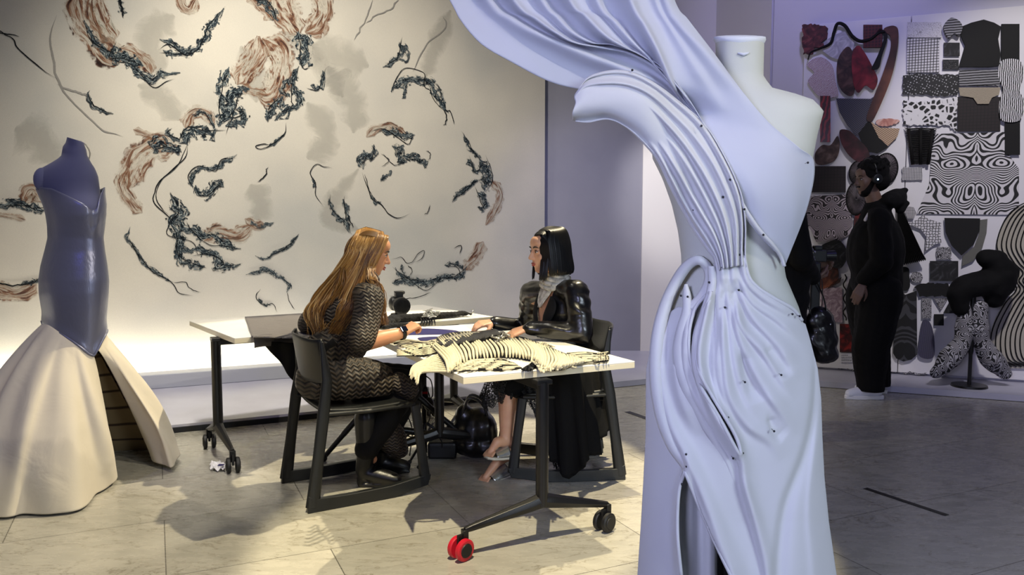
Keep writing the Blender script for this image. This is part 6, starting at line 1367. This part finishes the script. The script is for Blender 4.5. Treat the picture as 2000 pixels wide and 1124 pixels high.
P_scarf = pat('rust_scarf', 'marble', '#1d1213', '#7a4a38', .55, dist=.4, c3='#4a2b26'); P_fan = pat('blue_grey_fan', 'bands', '#23232d', '#4d4c5c', 3.2, .5, .9, dist=.6); P_tan = pat('tan_fan', 'bands', '#6d5645', '#c0a68a', 2.5, .4, 2.2, dist=.5); P_pink = pat('pink_gauze', 'marble', '#876f7c', '#c9b6bf', 1.4, dist=3, c3='#a58e9a'); P_orange = pat('orange_gauze', 'marble', '#241513', '#8f5238', .9, dist=1, c3='#5c3024')
P_wood = pat('dark_moire', 'moire', '#08080a', '#38383d', 90, .6, dist=.4); P_ribs = pat('violet_ribs', 'bands', '#17151f', '#57546e', 5, .5, 0, dist=1.5); P_small = pat('fine_lace', 'cells', '#131315', '#a9a7ab', 9, .3, dist=1); P_sheen = pat('dark_sheen', 'marble', '#08080a', '#3b3b40', .8, dist=3, c3='#121214'); P_green = pat('wave_strip', 'bands', '#1c1d1c', '#85847c', 6, .5, 1.2, dist=4); P_redblot = pat('red_blots', 'marble', '#180608', '#a02723', 1.1, dist=1, c3='#4a0d10')
P_beige = pat('beige_fade', 'bands', '#7e7464', '#a89d8a', 5, .5, 1.4, dist=6)
S = swatch
S('ruffled_sample', [(1566, 50), (1600, 49), (1617, 55), (1616, 75), (1605, 84), (1612, 94), (1592, 96), (1586, 106), (1570, 106), (1567, 85)], P_red, 'ruffled red-brown sample in the top left corner of the display boards', jag=1.2, th=.03)
S('veil_sample', [(1602, 92), (1625, 72), (1655, 62), (1668, 78), (1665, 100), (1648, 116), (1628, 114), (1612, 104)], P_greyv, 'pale grey veil sample below the black cord loop', closed_curve=True, gap=.004)
S('striped_fan', [(1576, 126), (1602, 112), (1625, 128), (1632, 160), (1636, 188), (1604, 190), (1588, 176), (1578, 158), (1590, 142)], P_pstr, 'pink and white striped fan sample under the ruffled corner sample', closed_curve=True, sc=.14)
S('hex_box_sample', box4(1686, 50, 1723, 94), P_redhex, 'square dark red sample with honeycomb relief near the top of the left board', th=.03)
S('petal_sample', [(1636, 118), (1655, 92), (1668, 110), (1672, 150), (1666, 186), (1648, 182), (1636, 160)], P_brown, 'brown pleated petal sample left of the crimson one', closed_curve=True, gap=.006)
S('petal_sample', [(1664, 108), (1676, 90), (1690, 106), (1704, 132), (1714, 156), (1706, 176), (1690, 168), (1676, 182), (1666, 160)], pat('crimson', 'marble', '#3d0a12', '#8a2430', .9, dist=.6, c3='#6a1420'), 'crimson pleated petal sample in the middle of the left board', closed_curve=True, gap=.012)
S('long_scarf', [(1728, 56), (1745, 52), (1754, 62), (1752, 100), (1742, 148), (1724, 196), (1704, 236), (1692, 232), (1704, 196), (1722, 150), (1738, 100), (1738, 72), (1726, 64)], P_scarf, 'long rust and black scarf sample sweeping down the left board', closed_curve=True, sc=.2, th=.02, gap=.012)
S('loop_sample', [(1716, 104), (1726, 72), (1712, 66), (1720, 58), (1733, 72), (1722, 112), (1716, 134), (1702, 136), (1708, 122)], P_blk, 'black looping strip between the honeycomb box and the long scarf', closed_curve=True, gap=.02)
S('pleated_fan', [(1633, 193), (1700, 194), (1712, 186), (1705, 230), (1690, 258), (1672, 266), (1654, 244), (1640, 220)], P_fan, 'blue-grey pleated fan sample with black top edge on the left board', gap=.004, th=.02, sc=.13)
S('pleated_fan', [(1700, 238), (1718, 250), (1757, 252), (1752, 268), (1734, 286), (1716, 270)], P_tan, 'tan pleated fan sample at the right edge of the left board', gap=.016)
S('black_fan', [(1676, 262), (1698, 234), (1716, 268), (1734, 288), (1714, 300), (1690, 296)], P_blk, 'black fan sample joining the two pleated fans', gap=.006, th=.02)
S('gloss_strip', box4(1602, 188, 1622, 278), P_redgl, 'narrow glossy dark red strip beside the pale gown shoulder', sc=.12, gap=.006)
S('leaf_sample', [(1622, 284), (1636, 266), (1640, 290), (1632, 312), (1612, 322), (1594, 320), (1592, 300), (1606, 284)], P_leaf, 'translucent brown leaf sample beside the gown under the glossy strip', closed_curve=True, gap=.008)
S('maroon_sample', [(1640, 256), (1658, 256), (1676, 272), (1694, 292), (1698, 312), (1680, 318), (1660, 306), (1644, 282)], P_mar, 'rounded maroon petal sample above the standing man', closed_curve=True, gap=.01, th=.02)
S('wisp_sample', [(1712, 236), (1736, 232), (1757, 236), (1750, 242), (1736, 246), (1716, 246)], pat('peach', 'marble', '#a0645a', '#d8b8ae', .8, dist=2, c3='#c08a7c'), 'small peach wisp sample right of the blue-grey fan', closed_curve=True, jag=.6)
S('fabric_swatch', box4(1575, 325, 1652, 376), P_dk, 'wide black rectangular sample left of the standing man\'s head')
S('moire_bodice', [(1572, 384), (1650, 380), (1658, 404), (1666, 432), (1662, 456), (1646, 466), (1640, 470), (1594, 473), (1584, 450), (1568, 430)], P_moire1, 'black and grey moire-lined bodice sample beside the gown waist', sc=.12, th=.02)
# shell discs behind the man's head
def disc(x, y, r, name, label, squash=.7):
    c = bp_(x, y, .02); k = np.linalg.norm(bp_(x + 10, y) - bp_(x, y)) / 10 * r; mb = MB()
    G = [[c + RD * k * q * math.cos(t) * squash + Z * k * q * math.sin(t) + RN * (.05 * (1 - q * q) + .004 * math.sin(t * 30) * q) for t in np.linspace(0, 2 * PI, 121)] for q in np.linspace(.05, 1, 10)]
    root = empty(name, c, label, 'shell sample'); mb.grid(G).build('pleated_shell', P_dsh, root, solid=.003)
    mb = MB(); mb.tube([c + RD * k * math.cos(t) * squash + Z * k * math.sin(t) for t in np.linspace(0, 2 * PI, 50)], .008, 6); mb.build('rim', M_blk, root)
P_dsh = mat('smoky_gauze', '#5b5358', .5, var=(14, '#1d191c')); 
disc(1676, 338, 24, 'shell_sample', 'smoky round shell sample just in front of the standing man\'s forehead'); disc(1730, 330, 32, 'shell_sample', 'large pale-rimmed round shell sample behind the standing man\'s head'); disc(1672, 388, 34, 'shell_sample', 'dark round shell sample before the standing man\'s chin', .55)
S('ruffled_sample', [(1670, 420), (1684, 418), (1680, 434), (1672, 440), (1676, 452), (1668, 456)], P_redblot, 'small red ruffled sample in front of the man\'s chest', closed_curve=True, gap=.004)
S('dark_flower', [(1600, 486), (1620, 472), (1640, 470), (1656, 496), (1646, 520), (1632, 524), (1612, 512)], P_sheen, 'dark flower-like gauze sample right of the camera rig', closed_curve=True, gap=.012, th=.03)
S('orange_gauze', [(1594, 512), (1616, 514), (1636, 524), (1636, 548), (1620, 560), (1600, 564), (1592, 540)], P_orange, 'burnt orange gauze sample under the dark flower sample', closed_curve=True, gap=.004)
S('feather_sample', [(1614, 566), (1628, 550), (1644, 542), (1640, 552)], P_brown, 'thin brown feather sliver under the orange gauze', gap=.004)
S('pink_gauze', box4(1602, 562, 1645, 630), P_pink, 'square dusty pink gauze sample between bag and standing man', jag=.5)
S('wavy_strip', [(1650, 540), (1654, 556), (1650, 572), (1656, 588), (1650, 604), (1656, 630), (1668, 632), (1668, 540)], pat('lilac_edge', 'marble', '#aba3ae', '#c9c3cc', 1), 'pale strip with wavy dark edge left of the standing man\'s pockets', gap=.004)
mb = MB(); mb.tube(cr([bp_(1650 + 3 * math.sin(k * 1.4), 536 + 6 * k, .02) for k in range(16)], 4), .006, 6); tag(mb.build('wavy_yarn', M_blk), 'wavy black yarn along the pale strip beside the standing man', 'yarn')
S('red_panel', box4(1640, 633, 1672, 688), P_redblot, 'red blotched panel beside the standing man\'s shins', th=.015)
S('red_panel', box4(1716, 572, 1745, 640), P_redblot, 'red scaled panel behind the standing man\'s legs at the board edge', th=.015)
for k, (y, x1) in enumerate(((694, 1655), (698, 1664), (702, 1666), (705, 1660))):
    pass
lab = empty('wall_label', bp_(1655, 699, .004), 'small white wall label with fine grey text lines under the red panel', 'label')
o = S('label_card', box4(1641, 690, 1672, 708), mat('label_white', '#d9d8de', .6), None, None, th=.003); del_ = [o.pop(k) for k in ('label', 'category') if k in o.keys()]; put(o, lab)
mb = MB()
for k, (y, x1) in enumerate(((693.5, 1655), (697.5, 1666), (701, 1667), (704, 1662))):
    xs = 1643.5; rs = np.random.RandomState(k)
    while xs < x1: w_ = 1.2 + 2.2 * rs.rand(); mb.add([bp_(xs, y, .0062), bp_(xs + w_, y, .0062), bp_(xs + w_, y + 1.1, .0062), bp_(xs, y + 1.1, .0062)], [(0, 1, 2, 3)]); xs += w_ + .8
mb.build('text_line', mat('grey_ink', '#3c3b42', .7), lab, smooth=False)
# black cord looping over the top left
mb = MB(); mb.tube(cr([bp_(x, y, .03) for x, y in ((1578, 118), (1584, 104), (1602, 96), (1622, 86), (1629, 64), (1636, 48), (1650, 52), (1664, 72), (1680, 82), (1700, 78), (1716, 66), (1728, 64))], 8), [.005, .012, .014, .014, .01], 8); tag(mb.build('rope', M_blk), 'thick black rope looping across the top of the left board', 'rope')
# right board
S('hex_sample', box4(1771, 76, 1834, 142), P_hex, 'black and white honeycomb fade sample in the top left of the right board', sc=.11)
S('hex_sample', box4(1772, 44, 1838, 74), pat('hex_pale', 'cells', '#8f8d90', '#cfcdd2', 9, .12, dist=.9), 'faint speckled upper part above the honeycomb fade sample', sc=.11)
S('sculpted_sample', [(1842, 52), (1852, 40), (1860, 38), (1872, 44), (1878, 56), (1872, 72), (1862, 68), (1852, 76), (1844, 66)], P_fold, 'small sculpted black blob sample beside the black top', closed_curve=True, th=.05)
S('small_square', box4(1843, 84, 1874, 110), P_sheen, 'small black square sample under the sculpted blob'); S('small_square', box4(1841, 117, 1872, 136), pat('dotty', 'dots', '#b9b7bb', '#08080a', 9, .12, dist=.2), 'small black sample with white beads below the plain square')
S('blouse', [(1876, 54), (1896, 46), (1920, 40), (1940, 46), (1954, 54), (1948, 78), (1953, 108), (1950, 130), (1930, 132), (1872, 132), (1884, 90), (1876, 72)], P_blk, 'large black garment top pinned high on the right board', 'garment', th=.03)
S('column_dress', box4(1955, 48, 1990, 125), P_blk, 'black upper half of the tall narrow striped dress', 'garment', th=.02); 
S('column_dress', [(1955, 120), (1990, 120), (1997, 150), (1990, 178), (1998, 200), (1990, 236), (1955, 236), (1950, 205), (1957, 175), (1948, 150)], P_col, 'white middle of the tall narrow dress with flowing black lines', 'garment', closed_curve=True, sc=.14, th=.03, gap=.006)
S('column_dress', box4(1962, 232, 1991, 303), P_blk, 'black lower end of the tall narrow striped dress', 'garment', th=.02)
S('knit_sample', [(1764, 148), (1790, 144), (1830, 146), (1872, 146), (1870, 186), (1840, 188), (1762, 184)], P_knitbw, 'black and white open knit band under the honeycomb sample', jag=1, sc=.13)
S('lace_sample', [(1764, 196), (1790, 200), (1870, 192), (1868, 258), (1850, 246), (1764, 244)], P_lace, 'black and white angular lace sample in the left of the right board', jag=1, sc=.11)
S('folded_sample', box4(1872, 138, 1951, 168), P_fold, 'grey horizontally folded sample under the black top', sc=.1, th=.03, jag=.6)
S('beige_black_sample', box4(1870, 190, 1953, 257), P_dk, 'large black square sample with beige fan top'); S('beige_fan', [(1872, 172), (1953, 172), (1950, 186), (1936, 192), (1930, 204), (1908, 204), (1900, 192), (1874, 188)], P_beige, 'beige wave-lined fan on top of the black square sample', closed_curve=False, gap=.015)
root = empty('spine_sample', bp_(1796, 286), 'black ribbed spine-like sample at the left of the right board', 'textile sample')
mb = MB()
for k in range(20):
    y = 252 + k * 3.5; t = k / 19; xl = 1768 + 12 * t; xr = 1828 - 14 * t; mb.tube(cr([bp_(xl - 2, y - 2, .01), bp_(xl + 8, y + 1, .03), bp_(1797, y, .02), bp_(xr - 8, y + 1, .03), bp_(xr + 2, y - 2, .01)], 4), [.002, .007, .008, .007, .002], 6)
mb.build('rib', M_blk, root)
mb = MB(); 
for x0, x1 in ((1774, 1782), (1797, 1797), (1820, 1812)): mb.tube([bp_(x0, 252, .03), bp_(x1, 322, .03)], .018, 8, r2=.012)
mb.build('spine', M_blk, root)
S('hex_sample', box4(1762, 327, 1801, 352), P_hex, 'small honeycomb sample beneath the spine-like sample', sc=.06, jag=.5)
S('moire_print', [(1822, 262), (1966, 258), (1968, 300), (1990, 330), (1990, 420), (1790, 418), (1815, 360)], P_moire2, 'big mirrored black and white moire print in the middle of the right board', sc=.16, th=.004)
S('hex_sample', [(1765, 412), (1774, 404), (1784, 405), (1789, 416), (1784, 427), (1772, 427)], P_hex, 'tiny flower-shaped honeycomb sample right of the man\'s hood', sc=.05, gap=.012)
S('star_lace', [(1770, 437), (1790, 430), (1803, 419), (1812, 428), (1838, 436), (1836, 456), (1838, 474), (1824, 478), (1806, 492), (1808, 462), (1798, 448)], P_star, 'star-patterned black lace sample left of the black shield shape', sc=.07, gap=.012)
S('shield_sample', [(1844, 426), (1913, 427), (1912, 450), (1900, 478), (1877, 499), (1858, 480), (1846, 454)], P_blk, 'black shield-shaped sample on the right board', closed_curve=False, gap=.012, th=.02)
S('wave_strip', [(1913, 430), (1928, 428), (1926, 456), (1918, 484), (1900, 510), (1878, 520), (1880, 500), (1902, 482), (1912, 456)], P_green, 'grey wave-lined curved strip hugging the black shield', closed_curve=False, gap=.006, sc=.06)
S('small_lace', box4(1829, 483, 1857, 507), P_small, 'little square grey lace sample under the star lace', sc=.1, jag=.8); S('fabric_swatch', box4(1816, 510, 1871, 549), P_sheen, 'glossy black rectangle under the little lace square', gap=.006)
S('blot_sample', [(1760, 524), (1774, 524), (1776, 540), (1777, 560), (1770, 568), (1758, 564), (1757, 548)], P_blk, 'black blot sample by the standing man\'s elbow', closed_curve=True); S('round_lace', [(1790 + 12 * math.cos(a), 542 + 11 * math.sin(a)) for a in np.linspace(0, 6.28, 17)[:-1]], P_small, 'round grey lace sample beside the black blot', sc=.1)
S('fringed_bar', [(1786, 560), (1796, 553), (1850, 554), (1856, 566), (1850, 579), (1796, 578)], P_blk, 'black fringed bar sample below the glossy rectangle', jag=1.2, th=.02)
S('wood_panel', [(1749, 562), (1768, 576), (1790, 568), (1791, 692), (1780, 702), (1764, 706), (1750, 700), (1744, 690)], P_wood, 'tall black swirling-grain panel right of the standing man\'s legs', sc=.16, gap=.006, th=.015)
S('small_lace', box4(1800, 583, 1819, 622), P_small, 'narrow upright speckled lace sample right of the swirling-grain panel', sc=.08)
S('triangle_sample', [(1823, 583), (1851, 583), (1837, 606)], P_small, 'dark triangle sample pointing down', sc=.1); S('triangle_sample', [(1855, 588), (1868, 612), (1842, 612)], P_sheen, 'dark triangle sample pointing up beside the sculptural garment', gap=.004)
S('small_square', box4(1824, 614, 1843, 636), P_blk, 'small black square sample under the down-pointing triangle')
S('ribbed_sample', [(1802, 627), (1816, 630), (1824, 660), (1822, 698), (1794, 694), (1796, 655)], P_ribs, 'violet-grey ribbed sample near the bottom of the right board', closed_curve=True, sc=.08, th=.02)
# black pleated wing behind the man
root = empty('pleated_wing', bp_(1775, 460), 'black pleated wing-shaped sample fanning out behind the standing man\'s back', 'textile sample'); G = []
for i, t in enumerate(np.linspace(0, 1, 61)):
    a = np.array([1752 + 8 * t, 395 + 12 * t]); e = np.array([1752, 520]) * (1 - t) + np.array([1806, 508]) * t; G.append([bp_(*(a * (1 - k) + e * k), .03 + .05 * k + .012 * (i % 2) * k) + Z * (.01 * (i % 4 < 2) if k > .99 else 0) for k in np.linspace(0, 1, 8)])
MB().grid(G).build('pleats', M_blk, root, smooth=False, solid=.003)
# giant looping line work at the right edge
root = empty('looped_linework', bp_(1990, 560), 'tall pale panel of nested black looping lines at the right edge of the boards', 'textile sample')
P_ecru = mat('ecru_net', '#b7b1a2', .8, var=(3, '#a8a294')); pl = cr([(2060, 398), (2000, 400), (1965, 430), (1945, 480), (1962, 520), (1985, 545), (1984, 570), (1950, 610), (1934, 660), (1940, 712), (2000, 720), (2060, 720)], 5)
P = [tuple(p) for p in pl]; n = len(P); mb = MB(); mb.add([bp_(x, y, .010) for x, y in P] + [bp_(x, y, .002) for x, y in P], [tuple(range(n)), tuple(range(2 * n - 1, n - 1, -1))] + [(i, (i + 1) % n, (i + 1) % n + n, i + n) for i in range(n)]); mb.build('net_ground', P_ecru, root, smooth=False)
mb = MB()
for k in range(11):
    o_ = 9.5 * k
    q = [(2030 + o_, 388 + k), (1990 + o_, 402), (1962 + o_, 430), (1946 + o_ * .98, 478), (1960 + o_, 512), (1980 + o_ * .9, 532), (1974 + o_ * .8, 548), (1984 + o_ * .8, 566), (1960 + o_, 596), (1936 + o_, 650), (1940 + o_, 700), (1975 + o_, 716)]
    mb.tube(cr([bp_(x, y, .018) for x, y in q], 7), .0048, 6)
mb.build('line', M_blk, root)
# ---------------------------------------------------------------- sculptural garment on a black stand, on the platform
gd = bp_(1895, 700)[1] - .28; gw = lambda x, y, dd=0: W(x, y, gd + dd)
bs = gw(1894, 727); bs[2] = ST; root = empty('stand_form', bs, 'black post stand with round base under the sculptural patterned garment', 'stand')
mb = MB(); mb.tube([bs + Z * .012, bs + Z * .25, bs + Z * .28, bs + Z * .75], [.014, .014, .02, .02], 12); mb.build('post', M_steel, root, smooth=40); mb = MB(); mb.tube([bs + Z * .0, bs + Z * .016], [.13, .125], 30); mb.build('base', M_steel, root, smooth=40)
root = empty('sculptural_garment', bs + np.array([0, -.02, 0]), 'black sculptural garment with looping sleeve and striped flowing trousers on the platform', 'garment')
mb = MB(); mb.chain([gw(1875, 600), gw(1872, 575), gw(1885, 560), gw(1915, 556), gw(1945, 552)], [.075, .085, .09, .10, .12]); mb.chain([gw(1945, 560), gw(1955, 535), gw(1945, 510), gw(1925, 504)], [.12, .12, .09, .07]); mb.cap(gw(1950, 545), gw(1942, 585), .12, .08)
remesh(mb, 'black_body', M_blk2, root, .012, 5, wrinkle(.010, 8, 61))
P_tr = pat('zebra_moire', 'moire', '#0b0b0d', '#a9a7ac', 150, .5, dist=.8)
for nm, segs, rad in (('trouser_leg', [(1882, 600), (1885, 640), (1880, 668), (1856, 700), (1828, 728)], [.05, .07, .065, .085, .05]), ('trouser_leg', [(1912, 600), (1910, 640), (1916, 668), (1935, 700), (1962, 730)], [.06, .07, .065, .09, .05])):
    q = [gw(*s) for s in segs]
    for p in q: p[2] = max(p[2], ST + .035)
    mb = MB(); mb.chain(q, rad); o = remesh(mb, nm, P_tr, root, .010, 4, wrinkle(.008, 12, 62)); me = o.data; uv = me.uv_layers.new(name='UVMap')
    c0 = gw(1895, 660)
    for lp in me.loops: p = np.array(me.vertices[lp.vertex_index].co) - c0; uv.data[lp.index].uv = (float(p[0]) / .07, float(p[2]) / .1)
    put(o, root)
# patterned train on the platform
def train(name, pts, w, label):
    q = cr([(x, y) for x, y in pts], 6); P = [Wz(x, y, ST + .004) for x, y in q]; T_ = np.gradient(np.array(P), axis=0); G = []
    for i, p in enumerate(P):
        s = nrm(np.cross(T_[i], Z)); G.append([p + s * w * k * (.8 + .2 * math.sin(i * .7)) + Z * (.016 + .014 * math.sin(i * 1.3 + k * 5)) for k in np.linspace(-1, 1, 9)])
    o = MB().grid(G).build(name, P_tr, smooth=True, solid=.004); me = o.data; uv = me.uv_layers.new(name='UVMap'); c0 = P[0]
    for lp in me.loops: p = np.array(me.vertices[lp.vertex_index].co) - c0; uv.data[lp.index].uv = (float(p[0]) / .09, float(p[1]) / .09)
    return tag(o, label, 'textile')
train('patterned_train', [(1828, 731), (1800, 733), (1770, 730), (1735, 728), (1700, 727), (1640, 721)], .06, 'black and grey patterned fabric trailing left along the platform past the man\'s ankles')
train('patterned_train', [(1955, 734), (1975, 737), (2000, 738), (2050, 741)], .05, 'black and grey patterned fabric trailing right from the sculptural garment')

# the tall dress is one thing with three parts
dr = empty('column_dress', bp_(1974, 300, .01), 'tall narrow black dress with a white middle of flowing black lines', 'garment')
for o in [o for o in bpy.data.objects if o.name.startswith('column_dress') and o.type == 'MESH']:
    z = o.data.vertices[0].co.z
    for k in ('label', 'category'):
        if k in o.keys(): del o[k]
    o.name = 'lined_middle' if o.data.materials[0] == P_col else ('dress_bodice' if z > 2 else 'dress_hem'); put(o, dr)
for base, g in (('hex_sample', 'honeycomb samples'), ('small_square', 'small square samples'), ('petal_sample', 'pleated petal samples'), ('pleated_fan', 'pleated fan samples'), ('red_panel', 'red panels low on the left board'), ('shell_sample', 'round shell samples around the standing man'), ('triangle_sample', 'triangle samples'), ('small_lace', 'little lace samples'), ('cable', 'cables under the tables'), ('navy_swatch', 'navy swatches on the front table'), ('patterned_train', 'patterned fabric trails on the platform'), ('dress_form', 'dress forms'), ('ruffled_sample', 'ruffled red samples')):
    for o in bpy.data.objects:
        if o.parent is None and re.sub(r'\.\d+$', '', o.name) == base: o['group'] = g
